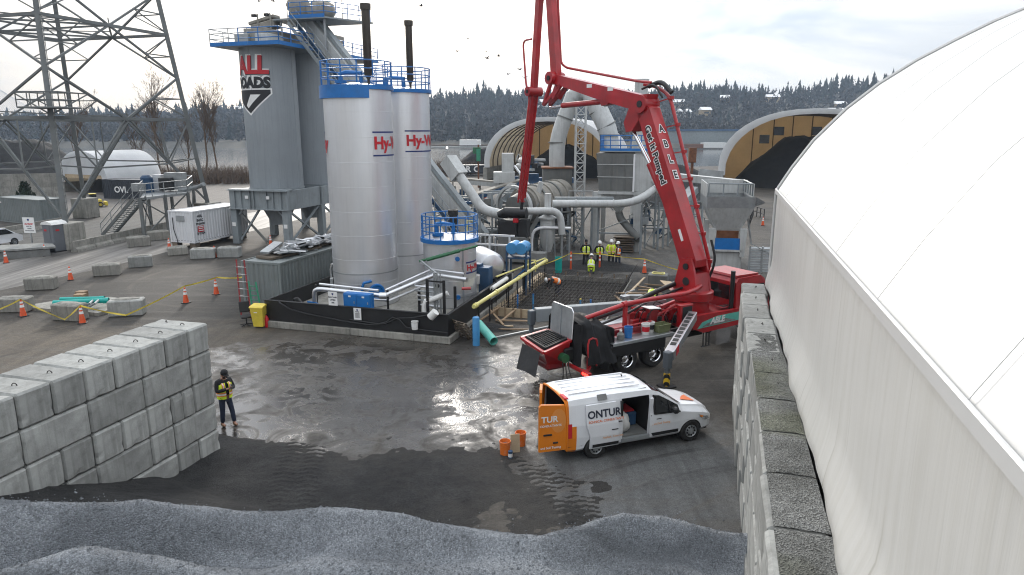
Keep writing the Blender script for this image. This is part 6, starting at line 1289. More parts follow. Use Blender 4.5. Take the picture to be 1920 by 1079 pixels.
# the front face and the open tail
fr = [Vector((3.90, sd*y, z)) for sd, hs in ((-1, half(3.90)), (1, half(3.90)[::-1])) for y, z in hs]
MB().add(fr, [tuple(range(len(fr)))]).build('front_panel', 'van_white', bo_)
bod2 = body['orange'].build('rear_quarter', 'orange', bo_, 28)
m = MB(); hq = half(-.86)
m.path([(-.87, -y, z) for y, z in hq[1:]] + [(-.87, y, z) for y, z in hq[1:][::-1]], .035, 6); m.build('tail_frame', 'orange', bo_)
# cargo space
MB().box((.0, 0, .50), (1.75, 1.6, .05)).build('cargo_floor', 'black_matt', bo_); MB().box((1.2, .0, .47), (.9, 1.62, .05)).build('cargo_floor', 'plant_dark', bo_)
MB().box((1.75, .1, 1.0), (.05, 1.55, 1.1)).build('bulkhead', 'black_matt', bo_)
v = [(x, .80 if z < 1.2 else .72, z) for x in (-.8, 1.7) for z in (.5, 1.2, 1.7)]; MB().add(v, [(0, 3, 4, 1), (1, 4, 5, 2)]).build('lining', 'black_matt', bo_)
MB().box((.45, 0, 1.74), (2.4, 1.3, .03)).build('headlining', 'black_matt', bo_)
MB().box((.78, -.82, 1.0), (.06, .12, 1.1)).build('door_pillar', 'black', bo_); MB().box((1.70, -.85, .98), (.10, .06, 1.1), Matrix.Rotation(R(4), 3, 'X')).build('door_pillar', 'van_white', bo_); MB().box((1.22, -.86, .40), (.9, .10, .10)).build('door_sill', 'galv', bo_)
# glass
def gl(name, pts, mat='glass_dark', par=None): return MB().add(pts, [tuple(range(len(pts)))]).build(name, mat, par or bo_)
for sd in (-1, 1):
    hb = lambda x: sd*(lin(wsc, x)*.90 + .004); hs = lambda x: sd*(lin(yt, x) + .006)
    gl('door_window', [(1.84, hb(1.84), 1.06), (2.30, hb(2.3), 1.04), (2.30, hs(2.3)*1.0, 1.345), (1.98, hs(1.98), 1.53), (1.86, hs(1.86), 1.54)])
    gl('quarter_window', [(2.34, hb(2.34), 1.04), (2.64, hb(2.64), 1.02), (2.62, hs(2.62)*1.01, 1.15), (2.34, hs(2.34), 1.325)])
    m = MB(); m.beam((2.32, hb(2.32), 1.04), (2.32, hs(2.32), 1.34), .04); m.beam((1.80, hb(1.8)*1.005, 1.04), (2.66, hb(2.66)*1.005, 1.0), .03); m.beam((1.80, hb(1.8)*1.005, 1.04), (1.81, hs(1.8), 1.57), .04); m.build('window_seal', 'black', bo_)
    MB().add([Vector((x, sd*y, z)) for x in (1.78, 2.66) for y, z in (half(x)[3], half(x)[4])], [(0, 2, 3, 1)]).build('inner_glass', 'glass_dark', bo_)
ws = [];
for x in (1.80, 2.02, 2.38, 2.66, 2.78):
    h_ = half(x); ws += [Vector((x, sd*h_[k][0], h_[k][1])) for sd, k in ((-1, 5), (-1, 6), (1, 7), (1, 6), (1, 5))]
MB().add(ws, [(i*5+j, (i+1)*5+j, (i+1)*5+j+1, i*5+j+1) for i in range(4) for j in range(4)], True).build('windscreen', 'glass_dark', bo_, 180)
MB().add([(2.62, -.66, 1.215), (2.62, .66, 1.215), (2.82, .66, 1.13), (2.82, -.66, 1.13)], [(0, 1, 2, 3)]).build('cowl', 'black', bo_)
# trim
def sidep(x0, x1, z0, z1, off, mat, name, par=None, sh=0.0, dx=0.0):
    pts = []
    for x, z in ((x0 + sh, z0), (x1, z0), (x1, z1), (x0, z1)):
        h_ = half(x); y = lin([(p[1], p[0]) for p in h_[:5]], z); pts.append((x + dx, -(y + off), z))
    return MB().add(pts, [(0, 1, 2, 3)]).build(name, mat, par or bo_)
sidep(1.72, 2.62, .38, .48, .012, 'black', 'rub_strip', sh=.06); sidep(1.86, 2.02, .88, .905, .03, 'black', 'door_handle')
for x in (1.70, 2.56): sidep(x, x + .02, .32, 1.02, .004, 'black', 'panel_gap')
MB().box((2.42, -1.00, 1.10), (.16, .20, .17), None, .04).build('mirror', 'black', bo_); MB().box((2.42, 1.00, 1.10), (.16, .20, .17), None, .04).build('mirror', 'black', bo_)
MB().box((3.86, 0, .42), (.12, 1.2, .2), None, .04).build('lower_grille', 'black', bo_)
MB().prism([(3.30, .80), (3.62, .70), (3.80, .64), (3.76, .56), (3.55, .60), (3.34, .72)], lambda a, b, q: Vector((a, -lin(wsc, a)*.905 - q + .03*max(0, a - 3.5), b)), -.06, .04).build('headlamp', 'chrome', bo_)
MB().prism([(3.32, .79), (3.45, .75), (3.44, .71), (3.36, .72)], lambda a, b, q: Vector((a, -lin(wsc, a)*.905 - q, b)), -.02, .046).build('indicator_lens', 'orange', bo_)
MB().add([(3.0, -.35, 1.098), (3.45, -.42, 1.015), (3.40, .05, 1.032), (3.2, -.1, 1.07)], [(0, 1, 2, 3)]).build('bonnet_decal', 'ink_orange', bo_).location.z = .012
for k in range(5): y = -.5 + .25*k; m = MB(); m.beam((-.7, y, 1.842 - .02*abs(y)), (1.5, y, 1.835 - .02*abs(y)), .035, .02); m.build('roof_rib', 'van_white', bo_)
MB().box((.55, -.75, 1.725), (.28, .02, .16), Matrix.Rotation(R(-35), 3, 'X')).build('roof_vent', 'plant_dark', bo_).location = (-.35, -.02, 0)
m = MB(); m.path([(1.35, .2, 1.84), (1.32, .2, 1.90)], .02, 6); m.build('aerial', 'black', bo_); MB().box((-.90, 0, .42), (.14, 1.6, .22), None, .04).build('rear_bumper', 'black', bo_); sidep(-.86, -.42, .27, .46, .008, 'black', 'bumper_end')
sidep(-.845, -.73, .72, 1.12, .012, 'ink_red', 'tail_lamp'); MB().box((-.885, -.78, .93), (.04, .10, .4), None, .01).build('tail_lamp', 'lens_red' if 'lens_red' in M else 'ink_red', bo_); MB().box((-.84, -.55, 1.80), (.12, .35, .05), None, .02).build('brake_lamp', 'ink_red', bo_)
# sliding door, slid back along the side
sdx = -1.02; dr = MB(); lv = [.34, .45, .70, 1.03, 1.30, 1.585]; st_ = [.80, 1.0, 1.3, 1.55, 1.68]
def dside(x, z, off): h_ = half(x); y = lin([(p[1], p[0]) for p in h_[:5]], z); return Vector((x + sdx, -(y + off), z))
G_ = [[dside(x - (.10 if z > .9 and x < .81 else 0) + (-.06*(z - .34) if x > 1.6 else 0), z, .085) for z in lv] for x in st_]
for i in range(len(st_)-1):
    for k in range(len(lv)-1): dr.add([G_[i][k], G_[i+1][k], G_[i+1][k+1], G_[i][k+1]], [(0, 1, 2, 3)], True)
bord = [G_[0][k] for k in range(len(lv))] + [G_[i][-1] for i in range(1, len(st_))] + [G_[-1][k] for k in range(len(lv)-2, -1, -1)] + [G_[i][0] for i in range(len(st_)-2, 0, -1)]
dr.add(bord + [p + Vector((0, .06, 0)) for p in bord], [(i, (i+1) % len(bord), len(bord) + (i+1) % len(bord), len(bord) + i) for i in range(len(bord))])
sdo = dr.build('sliding_door', 'van_white', vn, 30)
def dt_(x0, x1, z0, z1, off, mat, name): return MB().add([dside(x, z, .085 + off) for x, z in ((x0, z0), (x1, z0), (x1, z1), (x0, z1))], [(0, 1, 2, 3)]).build(name, mat, sdo)
dt_(.86, 1.66, .385, .475, .012, 'black', 'rub_strip'); dt_(1.42, 1.62, .83, .86, .03, 'black', 'door_handle'); m = MB(); m.beam((-.2, -.955, 1.02), (.75, -.955, 1.02), .03, .02); m.build('door_track', 'black', bo_)
def dfn(x0, z0, off=.09, tilt=.0): return lambda a, b: dside(x0 + a, z0 + b, off + .004)
text('ONTUR', .285, 'ink', sdo, dfn(.715, 1.23, .094), .008, space=1.0, step=.15); text('ECHNICAL CONSULTANTS', .088, 'ink_orange', sdo, dfn(.735, 1.10, .094), .002, step=.2)
text('Asphalt, Concrete', .085, 'ink_peach', sdo, dfn(1.16, .615, .094), .002, step=.2)
text(', and Soil Testing', .085, 'ink_peach', bo_, lambda a, b: Vector((1.74 + a, -(lin([(p[1], p[0]) for p in half(1.74 + a)[:5]], .72 + b) + .008), .72 + b)), .002, step=.2)
# rear doors
def rdoor(y0, ang, sgn, name_='rear_door'):
    t_ = bpy.data.objects.new(name_, None); pts = [(0, .42), (.76, .42), (.76, 1.70), (.70, 1.76), (.06, 1.70), (-.0, 1.2)]
    m = MB(); m.prism(pts, lambda a, b, q: Vector((-a*sgn if False else 0, 0, 0)) + Vector((q, a*sgn, b)), -.045, .03); o = fixn(m.build(name_, 'orange', vn)); o.location = (-.90, y0, 0); o.rotation_euler = (0, 0, ang); return o
rd = rdoor(-.84, R(84), 1); ld = rdoor(.84, R(-24), -1)
fd = lambda y0, z0: (lambda a, b: Vector((-.05, y0 - a, z0 + b)))          # lettering on the door's outer face
m = MB(); m.lathe([(0, 0), (.34, 0)], 28, (-.049, .36, 1.28), Matrix.Rotation(R(90), 3, 'Y')); m.build('round_emblem', 'orange_light', rd).scale = (1, .0001 + .62, 1)
text('TUR', .24, 'ink_white', rd, lambda a, b: Vector((-.054, .70 - a, 1.26 + b)), .006); text('CONSULTANTS', .085, 'ink_white', rd, lambda a, b: Vector((-.054, .74 - a, 1.13 + b)), .002); text('and Soil Testing', .09, 'ink_white', rd, lambda a, b: Vector((-.054, .72 - a, .50 + b)), .002)
MB().box((-.055, .52, .90), (.03, .24, .05), None, .01).build('door_handle', 'black', rd); MB().box((-.055, .30, .66), (.03, .14, .05), None, .01).build('latch', 'black', rd); MB().box((.04, .4, 1.1), (.03, .6, 1.0)).build('inner_panel', 'black_matt', rd)
# load seen through the door
t = thing('plastic_bag', 'white plastic sack on the van floor inside the side door', 'bag', VO + Matrix.Rotation(VR, 3, 'Z') @ Vector((.98, -.55, .5)), VR); v, f = lump(4, (.22, .2, .3), 16); MB().add([p + Vector((0, 0, .27)) for p in v], f, True).build('sack', 'plastic_white', t, 60)
t = thing('toolbox', 'dark box with an orange lid in the open van', 'box', VO + Matrix.Rotation(VR, 3, 'Z') @ Vector((1.35, .1, .5)), VR); MB().box((0, 0, .2), (.5, .8, .4), None, .03).build('box', 'blue_dull', t); MB().box((0, -.1, .43), (.4, .5, .06), None, .02).build('lid', 'ink_red', t)
MB().box((1.5, 0, .33), (4.4, 1.45, .16)).build('underbody', 'black_matt', bo_)  # closes the van's bottom; black box added to deepen the shade beneath
# wheels
for x in (0, 3.06):
    for s_ in (-1, 1):
        wheel(vn, x, s_*.80, .325, .325, .21, 1 if s_ < 0 else -1, 'galv', False); m = MB(); m.lathe([(.0, -.02), (.39, -.02), (.39, .3), (0, .3)], 20, (x, s_*.56 + .14, .36), Matrix.Rotation(R(90), 3, 'X')); m.build('wheel_well', 'black_matt', bo_)
# buckets and bits behind the van
bucket('bucket', 'orange bucket of rubble nearest the camera left of the van', G(947, 852), .155, .40, 'bucket_orange', None, 'plant_dark'); bucket('bucket', 'empty orange bucket behind the leaning board', G(976, 835), .155, .40, 'bucket_orange'); bucket('bucket', 'white bucket by the open orange van door', G(1019, 833), .155, .38, 'plastic_white')
t = thing('board', 'pale board propped between the two orange buckets', 'board', G(966, 848), R(12)); MB().box((0, 0, .26), (.26, .03, .52), Matrix.Rotation(R(-8), 3, 'X')).build('panel', 'ply', t)
t = thing('paint_tin', 'small dark tin at the foot of the leaning board', 'tin', G(957, 860)); m = MB(); m.lathe([(0, 0), (.06, 0), (.06, .2), (.065, .2), (.065, .215), (0, .215)], 16); m.build('body', 'blue_dull', t); m = MB(); m.lathe([(.062, .05), (.062, .15)], 16); m.build('label', 'ink_white', t)
t = thing('bottle', 'small white bottle standing near the van door', 'bottle', G(1007, 835)); m = MB(); m.lathe([(0, 0), (.045, 0), (.045, .16), (.018, .2), (.018, .24), (0, .24)], 14); m.build('body', 'plastic_white', t)
t = thing('hose', 'thin black hose looped on the wet ground behind the truck', 'hose', G(1010, 725)); m = MB(); c0 = G(1018, 724)
m.path([c0 + Vector((.42*math.cos(a)*(1 - .03*k), .28*math.sin(a), .03 + .004*k)) for k in range(34) for a in [k*.36]] + [G(1050, 722, .03), G(1075, 715, .03), dpos(-7.2, -1.0, .04) if False else G(1085, 708, .03)], .02, 6); bw(m, 'tube', 'black', t)
# ================================================================ transmission tower
PA = Vector((-33.7, 51.3, 0)); PS = 15.2; cor = [PA, PA + Uu*PS, PA + Uu*PS - Vv*PS, PA - Vv*PS]; PC = (cor[0] + cor[2])/2
py = thing('transmission_tower', 'huge grey steel lattice transmission tower straddling the left yard', 'tower', (PC.x, PC.y, 0))
def leg(i, z): c = cor[i] - PC; return PC + c*(1 - .0122*(z - 2)) + Vector((0, 0, z))
zl = [2.0, 9.7, 17.1, 24.0, 30.0]
for i in range(4):
    MB().box(cor[i] - Vector((PC.x, PC.y, 0)) + Vector((0, 0, 1.0)), (1.75, 1.75, 2.0), YAW, .05).build('plinth', 'concrete_old', py)
    wb(py, leg(i, 1.9), leg(i, 30), .36, 'lattice', 'tower_leg')
    j = (i + 1) % 4
    for k in range(4):
        z0, z1 = zl[k], zl[k+1]; a0, b0, a1, b1 = leg(i, z0), leg(j, z0), leg(i, z1), leg(j, z1); mid1 = (a1 + b1)/2; mid0 = (a0 + b0)/2
        wb(py, a1, b1, .2, 'lattice', 'girt', .24)
        if k == 0:
            for e in (-.22, .22): wb(py, a0 + Vector((0, 0, .1)), mid1 + (b1 - a1).normalized()*e, .12, 'lattice', 'diagonal'); wb(py, b0 + Vector((0, 0, .1)), mid1 + (b1 - a1).normalized()*e, .12, 'lattice', 'diagonal')
            qa, qb = a0.lerp(mid1, .5), b0.lerp(mid1, .5); la_, lb_ = leg(i, 6.2), leg(j, 6.2); wb(py, qa, la_, .11, 'lattice', 'strut'); wb(py, qb, lb_, .11, 'lattice', 'strut'); wb(py, qa, a1.lerp(mid1, .5), .11, 'lattice', 'strut'); wb(py, qb, b1.lerp(mid1, .5), .11, 'lattice', 'strut'); wb(py, qa, qb, .13, 'lattice', 'strut'); wb(py, qa, leg(i, 9.5), .09, 'lattice', 'strut'); wb(py, qb, leg(j, 9.5), .09, 'lattice', 'strut')
        else:
            zm_ = (z0 + z1)/2; am, bm_ = leg(i, zm_), leg(j, zm_)
            for p_, q_ in ((mid0, am), (mid0, bm_), (am, mid1), (bm_, mid1)):
                wb(py, p_, q_, .15, 'lattice', 'diagonal'); h_ = p_.lerp(q_, .5); L_ = leg(i, h_.z) if (h_ - leg(i, h_.z)).length < (h_ - leg(j, h_.z)).length else leg(j, h_.z); wb(py, h_, L_, .09, 'lattice', 'strut')
                wb(py, h_, leg(i if L_ == leg(i, h_.z) else j, z0 + .2 if q_.z < z1 - .1 else z1 - .2), .08, 'lattice', 'strut')
for k in (1, 2):
    ms = [(leg(i, zl[k]) + leg((i+1) % 4, zl[k]))/2 for i in range(4)]
    for i in range(4): wb(py, ms[i], ms[(i+1) % 4], .14, 'lattice', 'plan_brace'); wb(py, ms[i] + Vector((0, 0, .55)), ms[(i+1) % 4] + Vector((0, 0, .1)), .08, 'lattice', 'plan_brace')
    wb(py, ms[0], ms[2], .14, 'lattice', 'plan_brace'); wb(py, ms[1], ms[3], .14, 'lattice', 'plan_brace')
o = leg(0, 10.4); m = MB(); rail(m, [o + Vector((-1.6, -1.2, 0)), o + Vector((1.5, -1.2, 0)), o + Vector((1.5, 1.2, 0)), o + Vector((-1.6, 1.2, 0))], 1.1, .04, 1.0, closed=True); bw(m, 'platform_rail', 'lattice', py); wx(py, o, (3.2, 2.5, .12), 'lattice', 'platform')
m = MB(); 
for k in range(50): q_ = leg(0, 2.5 + .5*k); m.tube(q_, q_ + Vector((.45, -.25, 0)), .02, n=4)
bw(m, 'climbing_steps', 'lattice', py); wp(py, [leg(0, 2.5) + Vector((.45, -.25, 0)), leg(0, 27) + Vector((.45, -.25, 0))], .025, 'lattice', 'climbing_rail', 5)
# ================================================================ containers
def container(label, loc, yaw, w, L, h, mat, z0=0.0, name='shipping_container'):
    t = thing(name, label, 'container', (loc[0], loc[1], z0), yaw); d = .04
    def corr(n0, fn, span):
        n = max(4, int(span/.28)); v = []; pts = []
        for k in range(n): a = span*k/n; st2 = span/n; pts += [(a, 0), (a + st2*.32, 0), (a + st2*.5, d), (a + st2*.82, d)]
        pts.append((span, 0))
        for a, e in pts: v += [fn(a, e, .12), fn(a, e, h - .1)]
        return MB().add(v, [(2*k, 2*k+2, 2*k+3, 2*k+1) for k in range(len(pts) - 1)]).build(n0, mat, t)
    corr('side_wall', lambda a, e, z: (-.02 - e, a, z), L); corr('side_wall', lambda a, e, z: (-w + .02 + e, a, z), L); corr('end_wall', lambda a, e, z: (-w + a, .02 + e, z), w); corr('end_wall', lambda a, e, z: (-w + a, L - .02 - e, z), w)
    MB().box((-w/2, L/2, h - .06), (w - .06, L - .06, .06)).build('roof', mat, t); MB().box((-w/2, L/2, .1), (w - .06, L - .06, .12)).build('floor', 'black', t)
    for x in (-.06, -w + .06):
        for y in (.06, L - .06): MB().box((x, y, h/2), (.13, .13, h + .01), None, .01).build('corner_post', mat, t)
        MB().box((x*1.0 + (.02 if x > -1 else -.02), L/2, h - .05), (.08, L - .26, .11)).build('top_rail', mat, t); MB().box((x, L/2, .07), (.1, L - .26, .14)).build('bottom_rail', mat, t)
    for y in (.05, L - .05): MB().box((-w/2, y, h - .05), (w - .26, .09, .11)).build('end_rail', mat, t); MB().box((-w/2, y, .07), (w - .26, .09, .14)).build('end_rail', mat, t)
    return t
wc = container('white corrugated container with stencilled black and red lettering', (-24.0, 51.1), R(-19), 2.3, 6.0, 2.42, 'container_white', .42)
for s_, z, sz in (('HEIL', 1.92, .26), ('BARC', 1.62, .26), ('STORAGE', 1.36, .20), ('B-1115A', .62, .22)): text(s_, sz, 'ink_black', wc, flat((.012, .75, z), (0, 1, 0), (0, 0, 1)), .008, 'c')
MB().box((.012, .75, 1.02), (.012, .62, .46)).build('red_panel', 'ink_red', wc)
for z in (.9, 1.06, 1.18): MB().box((.022, .75, z), (.01, .5, .06)).build('panel_line', 'ink_white', wc)
MB().box((-1.15, -.02, 1.85), (.75, .06, .42)).build('vent_unit', 'galv', wc); m = MB(); m.path([(-1.9, -.02, 1.9), (-1.86, -.04, 1.0), (-1.6, -.06, .2), (-1.5, -.1, -.2)], .03, 6); m.build('cable', 'black', wc)
for k, (a, b) in enumerate(((-2.0, .3), (-.3, .3), (-2.0, 5.5), (-.3, 5.5))): MB().box((a, b, -.21), (.5, .5, .42)).build('timber_block', 'pallet', wc)
gc = container('grey corrugated container between the cones and the biggest tank', (-11.35, 32.75), R(-18), 2.3, 9.0, 2.45, 'container_grey')
container('long grey office container behind the pylon legs', (-43.2, 66.2), R(63), 2.4, 7.2, 2.4, 'container_grey')
ov = container('navy container with white letters in front of the white dome', V(290, 362, 84).xy.to_tuple() + (0,) if False else (V(296, 360, 91).x, 91), R(76), 2.4, 6.4, 2.5, 'container_navy'); 
text('OVL', 1.1, 'ink_white', ov, flat((.03, 3.4, .85), (0, -1, 0), (0, 0, 1)) if False else flat((-2.43, 3.5, .85), (0, -1, 0), (0, 0, 1)), .03, 'c'); text('OVL', 1.1, 'ink_white', ov, flat((.03, 3.2, .85), (0, 1, 0), (0, 0, 1)), .03, 'c')
# ================================================================ loose blocks, barriers and cones
def lblock(label, px, w, d, h, yaw, mat='concrete', g='loose concrete blocks by the road', up=0.0):
    p = G(*px); t = thing('concrete_block', label, 'block', (p.x, p.y, up), yaw, g); MB().box((0, d/2, h/2), (w, d, h), None, .06).build('body', mat, t)
    for s_ in (-.3, .3): o = bpy.data.objects.new('lifting_loop', hook_me); COL.objects.link(o); o.parent = t; o.location = (w*s_, d/2, h - .02); o.rotation_euler = (0, 0, R(40))
    v, f = lump(px[0]*.01, (w*.42, d*.36, .07), 12); MB().add([q + Vector((0, d/2, h)) for q in v], f, True).build('spilled_grit', 'concrete_old', t, 60); return t
lblock('weathered block behind the nearest cone by the teal pipes', (121, 604), 1.45, .75, .80, R(-12), 'concrete_old'); lblock('clean pale block at the right end of the teal pipes', (236, 595), 1.55, .75, .80, R(14)); lblock('block at the left picture edge behind a cone and tape', (22, 588), 1.5, .75, .72, R(5), 'concrete_old')
lblock('leftmost block of the row along the worn road', (74, 546), 1.5, .75, .72, R(14), 'concrete_old'); lblock('middle block of the row along the worn road', (200, 519), 1.5, .75, .72, R(20), 'concrete_old'); lblock('block of the road row nearest the white container', (264, 503), 1.4, .75, .75, R(24)); lblock('first block of the pair set end to end across the road', (262, 464), 1.6, .8, .75, R(32), 'concrete_old'); lblock('second block of the pair set end to end across the road', (300, 452), 1.6, .8, .75, R(36), 'concrete_old')
lblock('block under the long side of the white container', (380, 487), 1.6, .8, .72, R(12)); lblock('pale block right of the white container beside a cone', (428, 485), 1.5, .8, .75, R(4)); lblock('dark block under the near corner of the white container', (335, 480), 1.3, .7, .6, R(30), 'concrete_old')
bw_ = [G(140, 474), G(232, 450), G(322, 432)]
bar = thing('concrete_barrier', 'low concrete barrier line along the far side of the road', 'barrier', bw_[0])
for k in range(6):
    f0, f1 = k/6, (k+1)/6 - .004; a = bw_[0].lerp(bw_[2], f0); b = bw_[0].lerp(bw_[2], f1); d = (b - a).normalized(); n = Vector((-d.y, d.x, 0)); m = MB(); m.prism([(-.3, 0), (.3, 0), (.25, .2), (.1, .35), (.08, .8), (-.08, .8), (-.1, .35), (-.25, .2)], lambda x, z, q, a=a, d=d, n=n: a + d*q + n*x + Vector((0, 0, z)), 0, (b - a).length); bw(m, 'segment', 'concrete_old', bar)
def barrier2(label, A, B, h=.8):
    t = thing('concrete_barrier', label, 'barrier', A); a, b = Vector(A), Vector(B); d = (b - a).normalized(); n = Vector((-d.y, d.x, 0)); m = MB(); m.prism([(-.3, 0), (.3, 0), (.1, .35*h/.8), (.08, h), (-.08, h), (-.1, .35*h/.8)], lambda x, z, q: a + d*q + n*x + Vector((0, 0, z)), 0, (b - a).length); bw(m, 'segment', 'concrete_old', t)
barrier2('dark low kerb wall running behind the portable toilet', G(-40, 452), G(128, 420), .7)
def mkcone(h=.84):
    t = thing('traffic_cone', 'x', 'cone', (0, 0, 0), 0, 'orange traffic cones'); m = MB(); m.lathe([(.155, .03), (.145, .06), (.035, h - .02), (.02, h), (0, h)], 18); m.build('cone', 'cone_orange', t)
    for z0, z1 in ((.52, .66), (.74, .84)):
        r0, r1 = .154 - z0*.128*h/.84*.95 + .006, .154 - z1*.128*h/.84*.95 + .006; m = MB(); m.lathe([(r0, z0*h/.95), (r1, z1*h/.95)], 18); m.build('band', 'cone_white', t)
    MB().box((0, 0, .02), (.36, .36, .045), R(20), .01).build('base', 'black', t); return t
cones = [((155, 607), 'cone in front of the block at the teal pipes'), ((44, 594), 'cone by the tape at the left edge block'), ((349, 569), 'cone under the tape sag in the dark soil'), ((406, 553), 'cone under the tape nearest the grey container'), ((133, 526), 'cone alone between two blocks of the road row'), ((12, 494), 'cone at the left end of the pale steel plate'), ((85, 481), 'cone just in front of the portable toilet'), ((318, 468), 'cone at the left corner of the white container'), ((403, 484), 'cone between the two blocks under the white container'), ((450, 456), 'cone at the left column of the silo frame'), ((508, 462), 'cone in the middle of the silo frame front'), ((1430, 424), 'cone near the dark railing by the vented shelter'), ((1208, 513), 'cone at the right of the excavation')]
c0_ = mkcone(); c0_.location = G(*cones[0][0]); c0_['label'] = 'orange traffic ' + cones[0][1]
for px, lb in cones[1:]: place(c0_, G(*px), R(px[0] % 60), 'orange traffic ' + lb)
t = place(c0_, V(910, 376, 61), 0, 'orange traffic cone perched on the white pickup roof')
def tape(label, pts, w=.07, name='caution_tape'):
    t = thing(name, label, 'tape', (pts[0].x, pts[0].y, 0)); out = []
    for a, b in zip(pts, pts[1:]):
        for k in range(6): f = k/6; q = a.lerp(b, f); q.z -= .05*4*f*(1 - f)*min(1, (b - a).length/4); out.append(q)
    out.append(pts[-1]); v = []
    for k, q in enumerate(out): tw = .25*math.sin(k*1.3); v += [q + Vector((0, tw*w, -w/2)), q + Vector((0, -tw*w, w/2))]
    m = MB(); m.add(v, [(2*k, 2*k+2, 2*k+3, 2*k+1) for k in range(len(out) - 1)]); bw(m, 'ribbon', 'yellow', t)
tape('yellow caution tape strung from the left edge to the grey container', [G(-15, 586, .9), G(44, 594) + Vector((0, 0, .85)), G(121, 600, .85), G(155, 607) + Vector((0, 0, .85)), G(236, 592, .82), G(349, 569) + Vector((0, 0, .9)), G(406, 553) + Vector((0, .3, .9)), Vector((-13.5, 33.5, 1.6))])
# ================================================================ bits along the left
t = thing('concrete_pad', 'broken grey slab under the teal pipes', 'slab', G(140, 580), R(-10)); MB().prism([(-2.6, -.6), (2.2, -1.0), (2.6, 1.4), (.4, 2.0), (-1.6, 1.2)], lambda a, b, q: Vector((a, b, q)), 0, .16).build('slab', 'concrete_old', t)
for k, (a, b, r_, lb) in enumerate((((100, 569), (204, 564), .13, 'thick teal plastic pipe lying in front on the slab'), ((113, 562), (196, 560), .10, 'thinner teal plastic pipe lying just behind the thick one'))):
    t = thing('plastic_pipe', lb, 'pipe', G(*a)); m = MB(); m.tube(G(*a, .5), G(*b, .5), r_, n=16); bw(m, 'pipe', 'teal', t); m = MB(); m.tube(G(*b, .5), G(*b, .5) + (G(*a) - G(*b)).normalized()*.25, r_*1.15, n=16); bw(m, 'socket_end', 'teal', t); q = G((a[0] + b[0])/2, (a[1] + b[1])/2); wx(t, (q.x, q.y, .27), (.5, .4, .3), 'wood', 'timber_rest')
t = thing('conduit', 'two short grey bent conduits beside the teal pipes', 'pipe', G(165, 575)); 
for e in (0, 10): m = MB(); m.path([G(155 + e, 577, .3), G(168 + e, 570, .5), G(176 + e, 563, .55)], .06, 8); bw(m, 'bend', 'galv', t)
t = thing('steel_plate', 'pale ramp deck at the left edge behind two cones', 'ramp', G(30, 490), R(14)); p = G(30, 490); MB().prism([(-4.5, 0), (2.0, 1.5), (1.0, 3.6), (-4.8, 2.6)], lambda a, b, q: Vector((a, b, q)), .55, .68).build('deck', 'concrete', t); MB().prism([(-4.4, .1), (1.6, 1.5), (.8, 3.3), (-4.6, 2.4)], lambda a, b, q: Vector((a, b, q)), 0, .5).build('under_frame', 'plant_dark', t)
t = thing('portable_toilet', 'grey portable toilet in front of the near pylon plinth', 'toilet', G(94, 474), R(-22))
MB().box((0, .6, 1.05), (1.12, 1.15, 2.0), None, .05).build('cabin', 'toilet_grey', t); MB().prism([(-.62, 2.03), (.62, 2.03), (.45, 2.2), (0, 2.3), (-.45, 2.2)], lambda a, b, q: Vector((a, q, b)), -.02, 1.2).build('roof', 'plastic_white', t); MB().box((-.1, .015, 1.05), (.75, .03, 1.75), None, .01).build('door', 'toilet_grey', t); MB().box((0, .6, .04), (1.2, 1.2, .08)).build('skid', 'black', t)
for x, y, rz in ((-.15, -.01, 0), (.57, .4, R(90))): m = MB(); m.box((x, y, 1.62), (.26, .015, .13), rz); m.build('sticker', 'ink_red', t)
t = signboard('sign', 'white warning sign on a post left of the portable toilet', G(62, 472) + Vector((0, 0, 1.95)), .95, 1.15, [('ALL TRUCKS', .05, .12, 'ink_red'), ('MUST BE', -.12, .11, 'ink'), ('TARPED', -.28, .11, 'ink'), ('DO NOT ENTER', -.44, .1, 'ink')], Vector((1, -.15, 0))); m = MB(); m.beam((0, .06, -1.95), (0, .06, .4), .08); m.build('post', 'galv', t)
t = thing('parked_car', 'white hatchback cut off by the left picture edge', 'car', G(-18, 466), R(75))
MB().prism([(-2.0, .35), (2.0, .35), (2.05, .75), (1.5, .98), (.8, 1.45), (-1.2, 1.5), (-1.9, 1.1), (-2.05, .8)], lambda a, b, q: Vector((a, q*(1 if b < 1 else .85), b)), -.88, .88).build('body', 'van_white', t); MB().prism([(.7, 1.0), (1.35, .98), (.75, 1.38), (-1.1, 1.42), (-1.6, 1.05)], lambda a, b, q: Vector((a, q, b)), -.885, .885).build('side_glass', 'glass_dark', t)
MB().add([(-1.93, -.7, 1.08), (-1.93, .7, 1.08), (-1.28, .62, 1.47), (-1.28, -.62, 1.47)], [(0, 1, 2, 3)]).build('rear_glass', 'glass_dark', t)
for s_ in (-1, 1): MB().box((-1.98, s_*.72, .92), (.12, .3, .18), None, .03).build('tail_light', 'ink_red', t)
for x in (-1.3, 1.3):
    for s_ in (-1, 1): wheel(t, x, s_*.8, .32, .32, .2, 1 if s_ < 0 else -1, 'galv', False)
